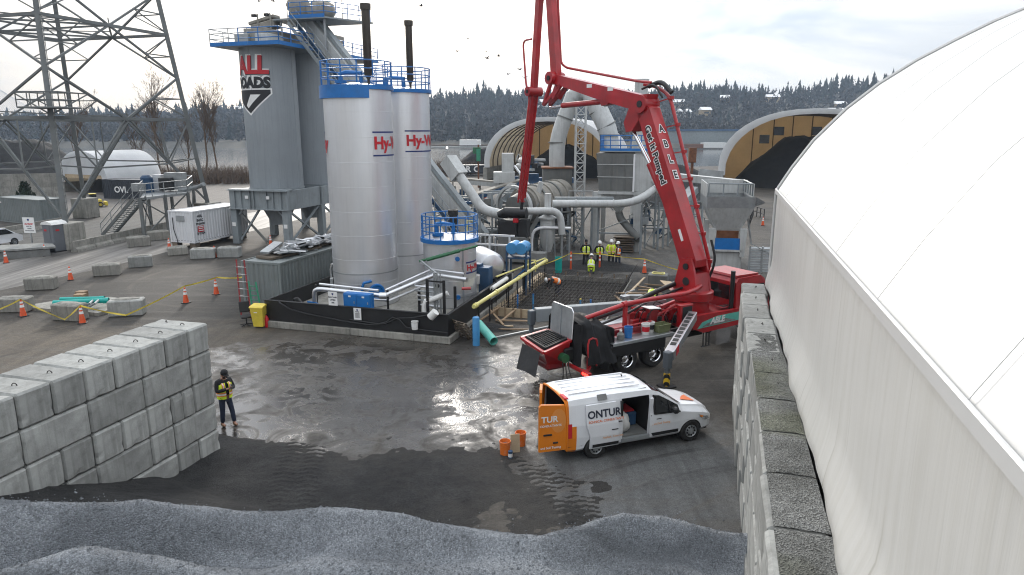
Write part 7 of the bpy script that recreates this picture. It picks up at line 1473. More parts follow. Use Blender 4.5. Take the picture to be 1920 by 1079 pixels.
# steel loading platform with a stair
lp = thing('loading_platform', 'grey steel platform on braced legs with a long stair under the pylon', 'platform', G(300, 435)); zp = 3.4
q4 = [G(262, 372, zp), G(352, 362, zp), G(362, 352, zp), G(276, 356, zp)]
m = MB(); m.prism([(q.x, q.y) for q in q4], lambda a, b, q: Vector((a, b, q)), zp - .2, zp); bw(m, 'deck', 'galv', lp); m = MB(); rail(m, [q4[0], q4[1], q4[2], q4[3]], 1.1, .035, 1.2, (.5,), True); bw(m, 'guard_rail', 'galv', lp)
for q in q4 + [(q4[0] + q4[1])/2, (q4[2] + q4[3])/2]: wb(lp, (q.x, q.y, 0), q, .22, 'lattice', 'leg')
for a, b in ((0, 1), (1, 2), (3, 0)): A, B = q4[a].copy(), q4[b].copy(); A.z = .2; wb(lp, A, B, .09, 'lattice', 'brace'); A.z, B.z = zp - .2, .2; wb(lp, A, B, .09, 'lattice', 'brace')
sa, sb = G(203, 441), q4[0]; sd2 = (sb - sa); sn = Vector((-sd2.y, sd2.x, 0)).normalized()*.55
for e in (-1, 1): wb(lp, sa + sn*e, sb + sn*e, .07, 'lattice', 'stringer', .28); m = MB(); m.tube(sa + sn*e + Vector((0, 0, 1.0)), sb + sn*e + Vector((0, 0, 1.0)), .035, n=5); m.tube(sa + sn*e + Vector((0, 0, .5)), sb + sn*e + Vector((0, 0, .5)), .03, n=5); [m.tube(sa.lerp(sb, f) + sn*e, sa.lerp(sb, f) + sn*e + Vector((0, 0, 1.0)), .03, n=5) for f in (0, .33, .66, 1)]; bw(m, 'hand_rail', 'galv', lp)
for k in range(17): q = sa.lerp(sb, (k + .5)/17); m = MB(); m.box(q, (.28, 1.05, .05), math.atan2(sd2.y, sd2.x)); bw(m, 'tread', 'lattice', lp)
wx(lp, V(298, 345, 62) , (.7, .7, 1.6), 'white_paint', 'control_box'); m = MB(); p = V(276, 346, 61); m.lathe([(0, 0), (.5, 0), (.5, 1.3), (.3, 1.5), (0, 1.5)], 16, (p.x, p.y, zp)); bw(m, 'blue_tank', 'blue_dull', lp); wx(lp, V(312, 346, 61.5), (1.0, .8, 1.1), 'black', 'generator'); wx(lp, V(330, 340, 62.5), (1.6, 1.0, 1.5), 'galv', 'bin'); wx(lp, V(262, 352, 60.5), (1.1, .8, .7), 'galv', 'pump_box')
m = MB(); m.path(arc([V(335, 358, 62), V(372, 352, 62), V(382, 346, 61)], 4), .18, 10); bw(m, 'outlet_pipe', 'galv', lp)
# yard machines behind
t = thing('wheel_loader', 'small yellow loader half hidden by the far pylon plinth', 'loader', V(178, 385, 80).xy.to_3d(), R(40)); t.scale = (.62, .62, .62); MB().box((0, 0, 1.0), (2.4, 1.4, .9), None, .15).build('body', 'yellow', t); MB().box((-.2, 0, 1.9), (1.1, 1.2, 1.1), None, .1).build('cab', 'glass_dark', t); MB().box((-.2, 0, 2.5), (1.2, 1.3, .1), None, .04).build('cab_roof', 'yellow', t); MB().box((1.8, 0, .6), (.5, 1.8, .8), None, .1).build('scoop', 'yellow', t)
for x in (-.8, .8):
    for s_ in (-1, 1): wheel(t, x, s_*.75, .5, .5, .35, 1 if s_ < 0 else -1, 'yellow')
def shrubcone(label, p, h, r_):
    t = thing('cypress', label, 'tree', p); m = MB(); m.tube((0, 0, 0), (0, 0, h*.3), .08, n=6); m.build('trunk', 'bark', t); m = MB(); rr = random.Random(2); v = []; f = []
    for k in range(700):
        z = h*(.05 + .95*rr.random()); R2 = r_*math.sin(math.pi*min(1, .12 + .88*(z/h)))**.7*rr.uniform(.75, 1.05); a = rr.random()*6.28; c = Vector((R2*math.cos(a), R2*math.sin(a), z)); b = len(v); v += [c + Vector((rr.uniform(-.14, .14), rr.uniform(-.14, .14), rr.uniform(-.2, .3))) for _ in range(3)]; f.append((b, b+1, b+2))
    m.add(v, f); m.lathe([(0, h*.04), (r_*.8, h*.2), (r_*.85, h*.5), (r_*.5, h*.8), (0, h*.97)], 12); m.build('crown', 'hedge', t)
shrubcone('narrow dark evergreen left of the near pylon leg', V(52, 392, 70).xy.to_3d(), 3.6, .85)
barrier2('pale block wall at the foot of the dark mound', V(-60, 385, 88).xy.to_3d(), V(112, 375, 92).xy.to_3d(), 3.2)
tag(pile_mesh(V(20, 380, 112).xy.to_3d(), 0, 17, 12, 7.2, 17, .3, 'fines'), 'great dark mound of crushed asphalt at the left horizon', 'stockpile')
t = thing('utility_shed', 'low open shed with a white roof near the dark evergreen', 'shed', V(28, 392, 68).xy.to_3d(), R(8)); MB().box((0, 0, 1.9), (3.2, 1.8, .12), None, .02).build('roof', 'plastic_white', t)
for x in (-1.5, 1.5):
    for y in (-.8, .8): m = MB(); m.beam((x, y, 0), (x, y, 1.9), .1); m.build('post', 'galv', t)
MB().box((.4, -.2, .9), (.9, .6, .3), None, .05).build('bench_box', 'plastic_white', t)
# ================================================================ bare trees on the bank
def tree(label, p, H, seed, spread=.22, group='bare trees on the river bank'):
    rr = random.Random(seed); t = thing('bare_tree', label, 'tree', p, 0, group); tr, cr_ = MB(), MB()
    def grow(a, d, L, r, lv):
        n = 3 if lv < 3 else 2; pts = [a]; rs = [r]
        for k in range(n): d = (d + Vector((rr.uniform(-.16, .16), rr.uniform(-.16, .16), .05))).normalized(); a = a + d*L/n; pts.append(a); rs.append(r*(1 - .45*(k+1)/n))
        (tr if lv == 0 else cr_).path(pts, rs, 6 if lv < 2 else 3, cap=False)
        if lv >= 5: return
        for _ in range({0: 13, 1: 5, 2: 4, 3: 3, 4: 3}[lv]):
            f = rr.uniform(.42 if lv == 0 else .3, 1.0); k = min(n - 1, int(f*n)); q = pts[k].lerp(pts[k+1], f*n - k); az = rr.random()*6.283; sp = spread*(1.4 if lv else 1.7)
            nd = (d + Vector((math.cos(az), math.sin(az), .25))*rr.uniform(.5, 1.3)*sp*1.5).normalized(); grow(q, nd, L*rr.uniform(.38, .58) if lv else L*rr.uniform(.22, .38), max(.010, rs[k]*.5), lv + 1)
    grow(Vector((0, 0, -.2)), Vector((0, 0, 1)), H*.95, H*.010 + .03, 0); tr.build('trunk', 'bark', t); cr_.build('crown', 'bark', t)
for px, top, Y, sd, lb in ((304, 165, 116, 1, 'widest bare tree seen through the pylon bracing'), (383, 172, 118, 2, 'bare tree just right of the far pylon leg'), (412, 183, 119, 3, 'bare tree standing closest to the grey silos'), (322, 205, 120, 4, 'thin bare tree right beside the widest one'), (140, 190, 118, 5, 'bare tree behind the near pylon leg'), (352, 225, 122, 6, 'small bare tree at the foot of the far pylon leg'), (270, 235, 121, 7, 'small bare tree left of the widest one')):
    b = V(px, 340, Y); H = V(px, top, Y).z*.93; tree(lb, (b.x, b.y, -.3), H, sd)
mu = MB(); rr = random.Random(31)
for k in range(9000):
    a = rr.uniform(-100, -38); b = (sh_ := lerp([(-150, 70), (-84, 73), (-60, 92), (-37, 120)], a)) - rr.uniform(1, 20); q = L2(P0, a, b); hgt = rr.uniform(.9, 3.4); d = Vector((rr.uniform(-.5, .5), rr.uniform(-.5, .5), 1)); e = Vector((rr.uniform(-1, 1), rr.uniform(-1, 1), 0)).normalized()*.07
    mu.add([q - e, q + e, q + d*hgt], [(0, 1, 2)]); q2 = q + d*hgt*.5; mu.add([q2 - e*.6, q2 + e*.6, q2 + Vector((rr.uniform(-1, 1), rr.uniform(-1, 1), .8))*hgt*.4], [(0, 1, 2)])
mu.build('undergrowth', 'bark', kind='stuff', label='brown bare brush along the river bank')
# cable stayed bridge far to the left
cb = thing('cable_bridge', 'pale stay cables of a distant bridge at the far left', 'bridge', (-760, 900, 0)); tp_ = V(-90, 60, 900)
for k in range(16): q = V(10 + k*5.2, 222, 900); wp(cb, [tp_ + Vector((0, 0, -2.6*k)), q], .16, 'galv', 'stay_cable', 4)
wb(cb, V(-200, 224, 900), V(150, 226, 960), 4, 'galv', 'deck', 1.6); wb(cb, (tp_.x, tp_.y, 0), tp_ + Vector((0, 0, 6)), 4, 'concrete', 'pylon')
# ================================================================ beside the grey container
def ladder(label, A, B, w, mat, rungs='alum', splay=None):
    A, B = Vector(A), Vector(B); t = thing('ladder', label, 'ladder', (A.x, A.y, 0)); s_ = Vv*w/2
    for e in (-1, 1): wb(t, A + s_*e, B + s_*e*.8, .07, mat, 'rail', .035)
    n = 8
    for k in range(1, n): wb(t, A.lerp(B, k/n) - s_, A.lerp(B, k/n) + s_, .05, rungs, 'rung', .03)
    if splay:
        for e in (-1, 1): wb(t, A + s_*e + Vector(splay), B + s_*e*.8 + Vector((0, .05, 0)), .05, mat, 'rear_rail', .03)
    return t
ladder('tall red fibreglass step ladder against the grey container', (-12.75, 31.6, 0), (-13.0, 32.1, 2.75), .55, 'cone_orange' if False else 'red_deck'); ladder('green step ladder leaning beside the red one', (-12.15, 31.5, 0), (-12.4, 31.8, 1.75), .5, 'green_light', 'green_light')
t = thing('scrap_stack', 'silver aluminium sections stacked on top of the grey container', 'stack', L2((-11.35, 32.75), -1.1, 4.2, 2.45), R(-18)); rs_ = random.Random(4)
for k in range(3): MB().box((rs_.uniform(-.2, .2), -2.6 + 2.1*k, .06), (1.1, 1.8, .12), R(rs_.uniform(-12, 12)), .01).build('pallet', 'pallet', t)
for k in range(46): a = rs_.uniform(-.5, .5); y = rs_.uniform(-3.0, 2.6); m = MB(); L_ = rs_.uniform(.5, 1.7); m.box((a, y, .16 + .05*(k % 7)), (L_*.35, L_, rs_.uniform(.04, .12)), Euler((R(rs_.uniform(-14, 14)), R(rs_.uniform(-14, 14)), R(rs_.uniform(-60, 60)))).to_matrix()); m.build('section', rs_.choice(['alum', 'alum', 'galv']), t)
for k in range(5): m = MB(); y = rs_.uniform(-2.5, 2); m.path([Vector((rs_.uniform(-.4, .4), y + .3*math.cos(q*.7), .35 + .22*math.sin(q*.7))) for q in range(6)], .05, 6); m.build('bent_tube', 'alum', t)
t = thing('wheelie_bin', 'yellow wheelie bin at the left front corner of the basin', 'bin', G(489, 614), R(-5)); v, f = frus(-.22, .22, -.24, .22, .08, -.30, .30, -.33, .30, .98); MB().add(v, f + [(3, 2, 1, 0)]).build('body', 'yellow', t); MB().prism([(-.36, .98), (.33, .98), (.34, 1.03), (.2, 1.08), (-.3, 1.04)], lambda a, b, q: Vector((q, a, b)), -.32, .32).build('lid', 'yellow', t); MB().box((-.05, -.30, .8), (.16, .02, .12)).build('sticker', 'ink_white', t)
for x in (-.24, .24): m = MB(); m.tube((x - .03, .22, .11), (x + .03, .22, .11), .11, n=12); m.build('wheel', 'rubber', t)
t = thing('fire_extinguisher', 'red fire extinguisher beside the yellow bin', 'extinguisher', G(501, 614)); m = MB(); m.lathe([(0, 0), (.09, 0), (.095, .03), (.095, .42), (.05, .5), (.03, .52), (.03, .56), (0, .56)], 16); m.build('cylinder', 'ink_red', t); m = MB(); m.beam((-.03, 0, .58), (.12, 0, .62), .03); m.build('handle', 'black', t)
t = thing('office_chair', 'black office chair lying by the grey container corner', 'chair', G(463, 612), R(30)); MB().box((0, 0, .45), (.5, .48, .09), None, .04).build('seat', 'black_matt', t); MB().box((0, .3, .85), (.46, .07, .5), Matrix.Rotation(R(-14), 3, 'X'), .03).build('backrest', 'black_matt', t); m = MB(); m.tube((0, 0, .1), (0, 0, .42), .03, n=8); m.build('column', 'black', t)
for k in range(5): a = k*1.257; m = MB(); m.beam((0, 0, .11), (.3*math.cos(a), .3*math.sin(a), .06), .04); m.build('base_leg', 'black', t)
# ================================================================ excavation
def pl(a, b, z=0.0): return L2(P0, a, b, z)
s = NT('pit_floor'); a = s.noise(1.6, 7, .7); s.set(col=s.mix(s.ramp(a, (.35, 0.0), (.7, 1.0)), (.05, .047, .043), (.12, .112, .10)), rough=.75, nrm=s.bump(s.noise(5, 6, .7), .06, .8))
grid_v = [pl(PW*i/24, PD*j/40, PZ + .07*fb(i*.3, j*.3, 1.0)) for i in range(25) for j in range(41)]
MB().add(grid_v, [(i*41+j, (i+1)*41+j, (i+1)*41+j+1, i*41+j+1) for i in range(24) for j in range(40)], True).build('pit_floor', 'pit_floor', ang=180, kind='structure')
fw = thing('formwork', 'timber formwork lining the excavation for the new slab', 'formwork', P0, YAW)
for nm, c, d in (('board', (.03, PD/2, PZ/2 + .06), (.05, PD, -PZ + .12)), ('board', (PW - .03, PD/2, PZ/2 + .03), (.05, PD, -PZ + .06)), ('board', (PW/2, PD - .03, PZ/2 + .03), (PW - .12, .05, -PZ + .06)), ('board', (PW/2, .03, PZ/2 + .06), (PW - .12, .05, -PZ + .12))): MB().box(c, d).build(nm, 'concrete_old' if c[1] > 9 or c[0] > 5 else 'ply', fw)
MB().box((-.22, PD/2 + .1, .10), (.42, PD - .1, .03)).build('walk_board', 'ply', fw)
for k in range(9): MB().box((-.04, .5 + k*1.1, .02), (.06, .09, .45)).build('stake', 'wood', fw)
for k in range(7): MB().box((.5 + k*.75, PD + .05, .05), (.09, .06, .5)).build('stake', 'wood', fw)
for a, b in (((-.3, -.35, .3), (.9, -1.9, .05)), ((.2, -.3, .45), (-.35, -1.6, .1)), ((1.0, -.2, .4), (.6, -1.5, .05)), ((.35, -1.4, .1), (2.0, -1.1, .12)), ((-.6, -2.2, .05), (.8, -2.3, .05)), ((-.5, -3.0, .06), (2.4, -2.3, .08))): m = MB(); m.beam(a, b, .10, .05); m.build('plank', 'wood', fw)
MB().box((.9, -.3, .18), (2.0, .05, .5)).build('board', 'ply', fw)
for k in range(5): MB().box((.1 + k*.4, -.36, .18), (.08, .06, .55)).build('stake', 'wood', fw)
rbm = thing('rebar_mat', 'dark rebar mat laid across the excavation floor', 'rebar', P0, YAW); m = MB(); m2 = MB()
for k in range(26):
    x = .15 + (PW - .3)*k/25; m.beam((x, .15, PZ + .18), (x, PD - .15, PZ + .18), .022)
for k in range(44):
    y = .15 + (PD - .3)*k/43; m2.beam((.15, y, PZ + .205), (PW - .15, y, PZ + .205), .022)
m.build('long_bars', 'rebar', rbm, kind='stuff'); m2.build('cross_bars', 'rebar', rbm, kind='stuff')
m = MB()
for k in range(26):
    x = .15 + (PW - .3)*k/25; m.beam((x, .12, PZ + .75), (x, PD - .12, PZ + .78), .018)
for k in range(30):
    y = .15 + (PD - .3)*k/29; m.beam((.12, y, PZ + .76), (PW - .12, y, PZ + .76), .018)
m.build('upper_bars', 'rebar', rbm, kind='stuff'); m = MB()
for k in range(13):
    for j in (2.5, 4.6, 6.8): x = .3 + (PW - .6)*k/12; m.beam((x, j, PZ + .1), (x, j, PZ + 1.05), .018)
for k in range(20): y = .3 + (PD - .6)*k/19; m.beam((.1, y, PZ + .1), (.1, y, .55), .018); m.beam((PW - .1, y, PZ + .1), (PW - .1 + .0, y, .45), .018)
for k in range(22): m.beam((PW - .2 - .05*(k % 3), 6.0 + .16*k, PZ + .4), (PW + .25, 7.0 + .16*k, .9), .016)
m.build('dowels', 'rebar', rbm, kind='stuff')
for k, (a, b) in enumerate(((.75, .9), (1.45, 1.3), (3.9, 1.0), (4.4, 1.0))): t = thing('survey_stake', 'blue marker stake %s in the excavation' % ('furthest left', 'second from left', 'third from left', 'furthest right')[k], 'stake', pl(a, b, PZ), YAW); MB().box((0, 0, .6), (.07, .05, 1.2)).build('stake', 'blue_light' if k % 3 else 'bucket_blue', t); MB().box((0, 0, 1.22), (.08, .06, .06)).build('flag', 'yellow' if k == 2 else 'blue', t)
# spoil and clutter on the right bank of the pit
t = thing('timber_frame', 'loose timber bracing leaning at the right side of the excavation', 'timber', pl(PW + .6, 4.5), YAW)
for a, b, mt in (((-.5, -1.2, .1), (.3, 3.8, .5), 'ply'), ((-.9, .8, .2), (1.6, .1, .5), 'wood'), ((.0, 2.4, .3), (1.8, 1.2, .4), 'wood'), ((-.3, -.9, .1), (-.8, -.2, .3), 'wood'), ((.2, 1.5, .3), (1.5, 1.6, .3), 'wood'), ((.4, 3.0, .3), (2.2, 2.6, .35), 'wood'), ((.0, .4, .2), (1.4, .9, .2), 'rust')): m = MB(); m.beam(a, b, .12, .06); m.build('plank', mt, t)
t = thing('scaffold_board', 'plywood sheet tilted beside the worker at the pit edge', 'board', pl(PW + 2.7, 5.0), R(20)); MB().box((0, 0, .75), (.7, 1.6, .03), Euler((R(15), R(10), 0)).to_matrix()).build('sheet', 'ply', t); MB().box((0, 0, .35), (.5, 1.0, .7)).build('stand', 'plant_dark', t)
t = thing('trowel_machine', 'grey power tool and gear heaped near the pit worker', 'machine', pl(PW + .8, 2.6), R(10))
for k in range(9): q = (rs_.uniform(-.6, .6), rs_.uniform(-.3, .3), .2 + .07*k); MB().box(q, (rs_.uniform(.2, .6), .3, .2), R(rs_.uniform(-40, 40)), .02).build('gear', rs_.choice(['galv', 'alum', 'black', 'plant_dark']), t)
m = MB(); m.path([(-.5, 0, .3), (-.2, .1, .9), (.3, .2, 1.0)], .03, 6); m.build('handle', 'galv', t)
t = thing('water_tote', 'grey plastic tub with a coiled yellow line at the pit corner', 'tub', pl(PW + 1.7, 8.0), YAW); MB().box((0, 0, .42), (1.1, .8, .84), None, .05).build('tub', 'chute_grey', t); m = MB(); m.path([Vector((.35*math.cos(a), .25*math.sin(a), .88 + .02*math.sin(3*a))) for a in [k*.5 for k in range(26)]], .035, 6); m.build('coil', 'pale_yellow', t)
t = thing('lumber_stack', 'grey planks and offcuts heaped beyond the tub', 'lumber', pl(PW + 3.2, 7.2), YAW)
for k in range(12): MB().box((rs_.uniform(-.5, .5), rs_.uniform(-.5, .5), .06 + .05*k), (rs_.uniform(.8, 1.7), .2, .05), R(rs_.uniform(-25, 25))).build('plank', rs_.choice(['pallet', 'concrete', 'wood']), t)
mh = pile_mesh((5.6, 44.1, 0), R(-16), 4.4, 1.5, .55, 33, .2, 'fines'); tag(mh, 'low dark soil bank along the far side of the excavation', 'soil bank')
mh = pile_mesh((9.6, 38.5, 0), R(70), 3.6, 1.6, .5, 34, .2, 'fines'); tag(mh, 'low dark soil bank right of the excavation', 'soil bank')
mh = pile_mesh((-1.2, 29.9, 0), R(-10), 1.7, .9, .32, 35, .2, 'fines'); tag(mh, 'small heap of dark soil between basin and planks', 'soil heap')
for k, px in enumerate(((1070, 507), (1124, 507))):
    t = thing('delineator_post', ('slim orange delineator tube left of the waiting workers', 'slim orange delineator tube in front of the waiting workers')[k], 'post', G(*px), 0, 'orange delineator tubes'); m = MB(); m.lathe([(.06, 0), (.055, 1.15), (.03, 1.2), (0, 1.2)], 14); m.build('tube', 'cone_orange', t)
    for z in (.62, .88): m = MB(); m.lathe([(.062, z), (.062, z + .12)], 14); m.build('band', 'cone_white', t)
    m = MB(); m.lathe([(.2, 0), (.18, .05), (0, .05)], 14); m.build('base', 'black', t)
tape('yellow tape between the delineator tubes behind the pit', [G(1010, 500, 1.0), G(1070, 507) + Vector((0, 0, 1.1)), G(1124, 507) + Vector((0, 0, 1.05)), G(1208, 513) + Vector((0, 0, .9)), G(1290, 512, .8)], .05)
t = thing('plastic_drum', 'short upright teal pipe section at the far side of the pit', 'pipe', G(1047, 512)); m = MB(); m.lathe([(.22, 0), (.22, 1.0), (.19, 1.0), (.19, .1)], 20); m.build('pipe', 'teal', t)
# yellow gas lines beside the basin
t = thing('yellow_pipe', 'thick pale yellow pipe slanting from basin corner to the pit', 'pipe', G(885, 590)); A, B = V(888, 576, 28.9), V(1025, 489, 40.2); wp(t, [A, B], .09, 'pale_yellow', 'pipe', 14)
for f in (.02, .25, .55, .8, .985): q = A.lerp(B, f); d = (B - A).normalized(); m = MB(); m.tube(q - d*.1, q + d*.1, .12, n=14); bw(m, 'coupling', 'pale_yellow', t)
for f in (.05, .4, .75): q = A.lerp(B, f); wb(t, (q.x, q.y, 0), q, .08, 'black', 'stand')
t = thing('yellow_pipe', 'thin yellow handrail pipe running above the thick one', 'pipe', G(950, 545)); A2, B2 = V(930, 520, 33.5), V(1022, 485, 41); wp(t, [A2, B2], .045, 'pale_yellow', 'pipe', 8); q = V(1000, 490, 39); wp(t, [V(990, 515, 38), V(990, 489, 38), V(1004, 489, 38.6), V(1004, 510, 38.6)], .04, 'pale_yellow', 'hoop', 8)
for q in (A2, (A2 + B2)/2, B2): wb(t, (q.x, q.y, 0), q, .06, 'black', 'stand')
for k, (a, b, r_, lb) in enumerate(((V(922, 542, 32.5), V(950, 523, 34.5), .11, 'short white pipe lying beside the yellow line'), (V(918, 560, 31), V(970, 524, 35.5), .10, 'grey lagged pipe under the yellow line'))):
    t = thing('lagged_pipe', lb, 'pipe', (a.x, a.y, 0)); wp(t, [a, b], r_, ('plastic_white', 'duct_grey')[k], 'pipe', 12); [wb(t, (q.x, q.y, 0), q, .07, 'black', 'stand') for q in (a, b)]
t = thing('steel_post', 'tall black steel post at the right side of the basin', 'post', G(985, 543)); p = V(983, 543, 36.4); wb(t, (p.x, p.y, 0), V(985, 496, 36.4) + Vector((0, 0, .4)), .13, 'black', 'post')
# bollard, pallet, teal pipe at the basin corner
t = thing('bollard', 'bright blue bollard at the corner of the wet yard', 'bollard', G(893, 648)); m = MB(); m.lathe([(.15, 0), (.15, 1.18), (.13, 1.22), (0, 1.25)], 20); m.build('sleeve', 'blue_light', t); t.location.z = 0
t = thing('pallet', 'worn grey timber pallet leaning on the basin corner', 'pallet', G(868, 640), R(-28)); Mp = Euler((R(-52), 0, R(-18))).to_matrix()
for k in range(6): MB().box(Mp @ Vector((0, -.5 + .2*k, .07)) + Vector((0, 0, .45)), (1.15, .13, .025), Mp).build('slat', 'pallet', t)
for x in (-.5, 0, .5): MB().box(Mp @ Vector((x, 0, 0)) + Vector((0, 0, .45)), (.08, 1.15, .1), Mp).build('bearer', 'pallet', t)
t = thing('plastic_pipe', 'pale teal drain pipe lying open end forward by the blue bollard', 'pipe', G(915, 640)); m = MB(); A, B = G(901, 612, .5), G(926, 641, .18); d = (B - A).normalized(); z_ = d; x_ = Vector((0, 0, 1)).cross(z_).normalized(); m.lathe([(.19, 0), (.19, 1.6), (.165, 1.6), (.165, .2)], 22, B - d*1.6, Matrix((x_, z_.cross(x_), z_)).transposed()); bw(m, 'pipe', 'teal_light', t); wx(t, (A.x, A.y, .15), (.4, .3, .3), 'pallet', 'timber_rest', .3)
t = thing('steel_bar', 'long pale steel bar lying on the ground behind the hopper', 'bar', G(935, 635)); wb(t, G(930, 634, .04), G(1035, 612, .06), .10, 'galv', 'bar', .07)
t = thing('steel_bar', 'short pale timber lying in front of the formwork', 'bar', G(940, 612)); wb(t, G(914, 615, .05), G(962, 612, .05), .10, 'ply', 'bar', .07)
# ================================================================ people
def skin(name, verts, edges, mat, par, root=0, sub=1):
    me = bpy.data.meshes.new(name); me.from_pydata([v[:3] for v in verts], edges, []); o = bpy.data.objects.new(name, me); COL.objects.link(o); me.materials.append(M[mat]); o.parent = par
    o.modifiers.new('skin', 'SKIN'); 
    for k, v in enumerate(verts): r = v[3]; me.skin_vertices[0].data[k].radius = (r, r) if not isinstance(r, tuple) else r
    me.skin_vertices[0].data[root].use_root = True; o.modifiers['skin'].use_smooth_shade = True; o.modifiers.new('sub', 'SUBSURF').levels = sub; o.modifiers['sub'].render_levels = sub; return o
def person(label, loc, rz, H=1.75, vest='hivis', jacket='cloth_black', trousers='cloth_navy', hat='helmet', pose='stand', boots='boot', fingers=False, band='hivis_orange', vest_open=True):
    k = H/1.75; t = thing('person', label, 'person', loc, rz)
    hip, chest, neck, head = Vector((0, 0, .95)), Vector((0, .0, 1.32)), Vector((0, .0, 1.50)), Vector((0, -.02, 1.64)); kn = [Vector((-.12, -.02, .50)), Vector((.12, .0, .50))]; ft = [Vector((-.13, .03, .08)), Vector((.14, .03, .08))]; hp_ = [Vector((-.10, 0, .92)), Vector((.10, 0, .92))]
    sh_ = [Vector((-.20, 0, 1.43)), Vector((.20, 0, 1.43))]; el = [Vector((-.27, .03, 1.15)), Vector((.27, .03, 1.15))]; ha = [Vector((-.25, -.06, .92)), Vector((.25, -.06, .92))]
    if pose == 'phone': el = [Vector((-.27, -.06, 1.16)), Vector((.26, -.06, 1.16))]; ha = [Vector((-.05, -.30, 1.26)), Vector((.06, -.33, 1.28))]; head = Vector((0, -.06, 1.63)); ft = [Vector((-.12, .05, .08)), Vector((.15, -.14, .08))]; kn = [Vector((-.11, .0, .50)), Vector((.14, -.08, .50))]
    if pose == 'bend': hip = Vector((0, .15, .86)); chest = Vector((0, -.25, 1.02)); neck = Vector((0, -.42, 1.05)); head = Vector((0, -.55, 1.04)); sh_ = [Vector((-.2, -.34, 1.05)), Vector((.2, -.34, 1.05))]; el = [Vector((-.24, -.45, .78)), Vector((.24, -.45, .78))]; ha = [Vector((-.12, -.52, .52)), Vector((.12, -.55, .55))]; hp_ = [Vector((-.1, .15, .84)), Vector((.1, .15, .84))]; kn = [Vector((-.14, .0, .48)), Vector((.14, .08, .48))]
    if pose == 'crouch': hip = Vector((0, .18, .48)); chest = Vector((0, -.02, .82)); neck = Vector((0, -.08, .97)); head = Vector((0, -.14, 1.10)); sh_ = [Vector((-.2, -.05, .92)), Vector((.2, -.05, .92))]; el = [Vector((-.26, -.22, .68)), Vector((.26, -.22, .68))]; ha = [Vector((-.1, -.40, .52)), Vector((.1, -.40, .52))]; hp_ = [Vector((-.1, .16, .46)), Vector((.1, .16, .46))]; kn = [Vector((-.16, -.26, .46)), Vector((.16, -.26, .46))]; ft = [Vector((-.14, .0, .08)), Vector((.14, .0, .08))]
    if pose == 'pocket': el = [Vector((-.32, .06, 1.16)), Vector((.32, .06, 1.16))]; ha = [Vector((-.18, -.08, .98)), Vector((.18, -.08, .98))]
    S_ = lambda v, r: (v.x*k, v.y*k, v.z*k, tuple(q*k for q in r) if isinstance(r, tuple) else r*k)
    # the body itself, continuous from feet to crown
    vs_ = [S_(hip, .11), S_((hip + chest)/2, .12), S_(chest, .13), S_(neck, .055), S_(neck.lerp(head, .45), (.055, .065)), S_(head + Vector((0, -.01, .0)), (.075, .092)), S_(head + (head - neck).normalized()*.08, (.066, .082))]; es = [(0, 1), (1, 2), (2, 3), (3, 4), (4, 5), (5, 6)]
    for i in (0, 1):
        b = len(vs_); vs_ += [S_(hp_[i], .085), S_(kn[i], .055), S_(ft[i], .04), S_(ft[i] + Vector((0, -.14, -.03)), .035)]; es += [(0, b), (b, b+1), (b+1, b+2), (b+2, b+3)]
        b = len(vs_); fd_ = (ha[i] - el[i]).normalized(); vs_ += [S_(sh_[i], .06), S_(el[i], .043), S_(ha[i], .028), S_(ha[i] + fd_*.07, (.035, .02))]; es += [(2, b), (b, b+1), (b+1, b+2), (b+2, b+3)]
        if fingers:
            sd = Vector((1, 0, 0)) - fd_*fd_.x; sd.normalize(); curl = fd_.cross(sd)
            for q in range(4): a0 = ha[i] + fd_*.09 + sd*(-.026 + .0175*q); c = len(vs_); vs_ += [S_(a0, .009), S_(a0 + fd_*(.035 + .006*(q in (1, 2))) + curl*.008, .0085), S_(a0 + fd_*.05 + curl*.035, .008)]; es += [(b+3, c), (c, c+1), (c+1, c+2)]
            c = len(vs_); th_ = sd*(1 if i == 0 else -1); vs_ += [S_(ha[i] + fd_*.05 + th_*.035, .010), S_(ha[i] + fd_*.085 + th_*.05, .009)]; es += [(b+3, c), (c, c+1)]
    skin('body', vs_, es, 'skin', t)
    # clothes
    vs_ = [S_(hip + Vector((0, 0, -.02)), .135), S_((hip + chest)/2, .145), S_(chest, (.175, .135)), S_(neck.lerp(chest, .25), .085)]; es = [(0, 1), (1, 2), (2, 3)]
    for i in (0, 1): b = len(vs_); vs_ += [S_(sh_[i], .078), S_(el[i], .062), S_(ha[i].lerp(el[i], .05), .046)]; es += [(2, b), (b, b+1), (b+1, b+2)]
    skin('jacket', [(*q[:3], tuple(w*1.1 for w in q[3]) if isinstance(q[3], tuple) else q[3]*1.1) for q in vs_], es, jacket, t)
    vs_ = [S_(hip + Vector((0, 0, .03)), .13)]; es = []
    for i in (0, 1): b = len(vs_); vs_ += [S_(hp_[i] + Vector((0, 0, -.06)), .098), S_(kn[i], .075), S_(ft[i] + Vector((0, 0, .03)), .066)]; es += [(0, b), (b, b+1), (b+1, b+2)]
    skin('trousers', [(*q[:3], q[3]*1.08) for q in vs_], es, trousers, t)
    for i in (0, 1): skin('boot', [S_(ft[i] + Vector((0, .03, .06)), .058), S_(ft[i] + Vector((0, .02, -.03)), .058), S_(ft[i] + Vector((0, -.13, -.035)), (.052, .042))], [(0, 1), (1, 2)], boots, t)
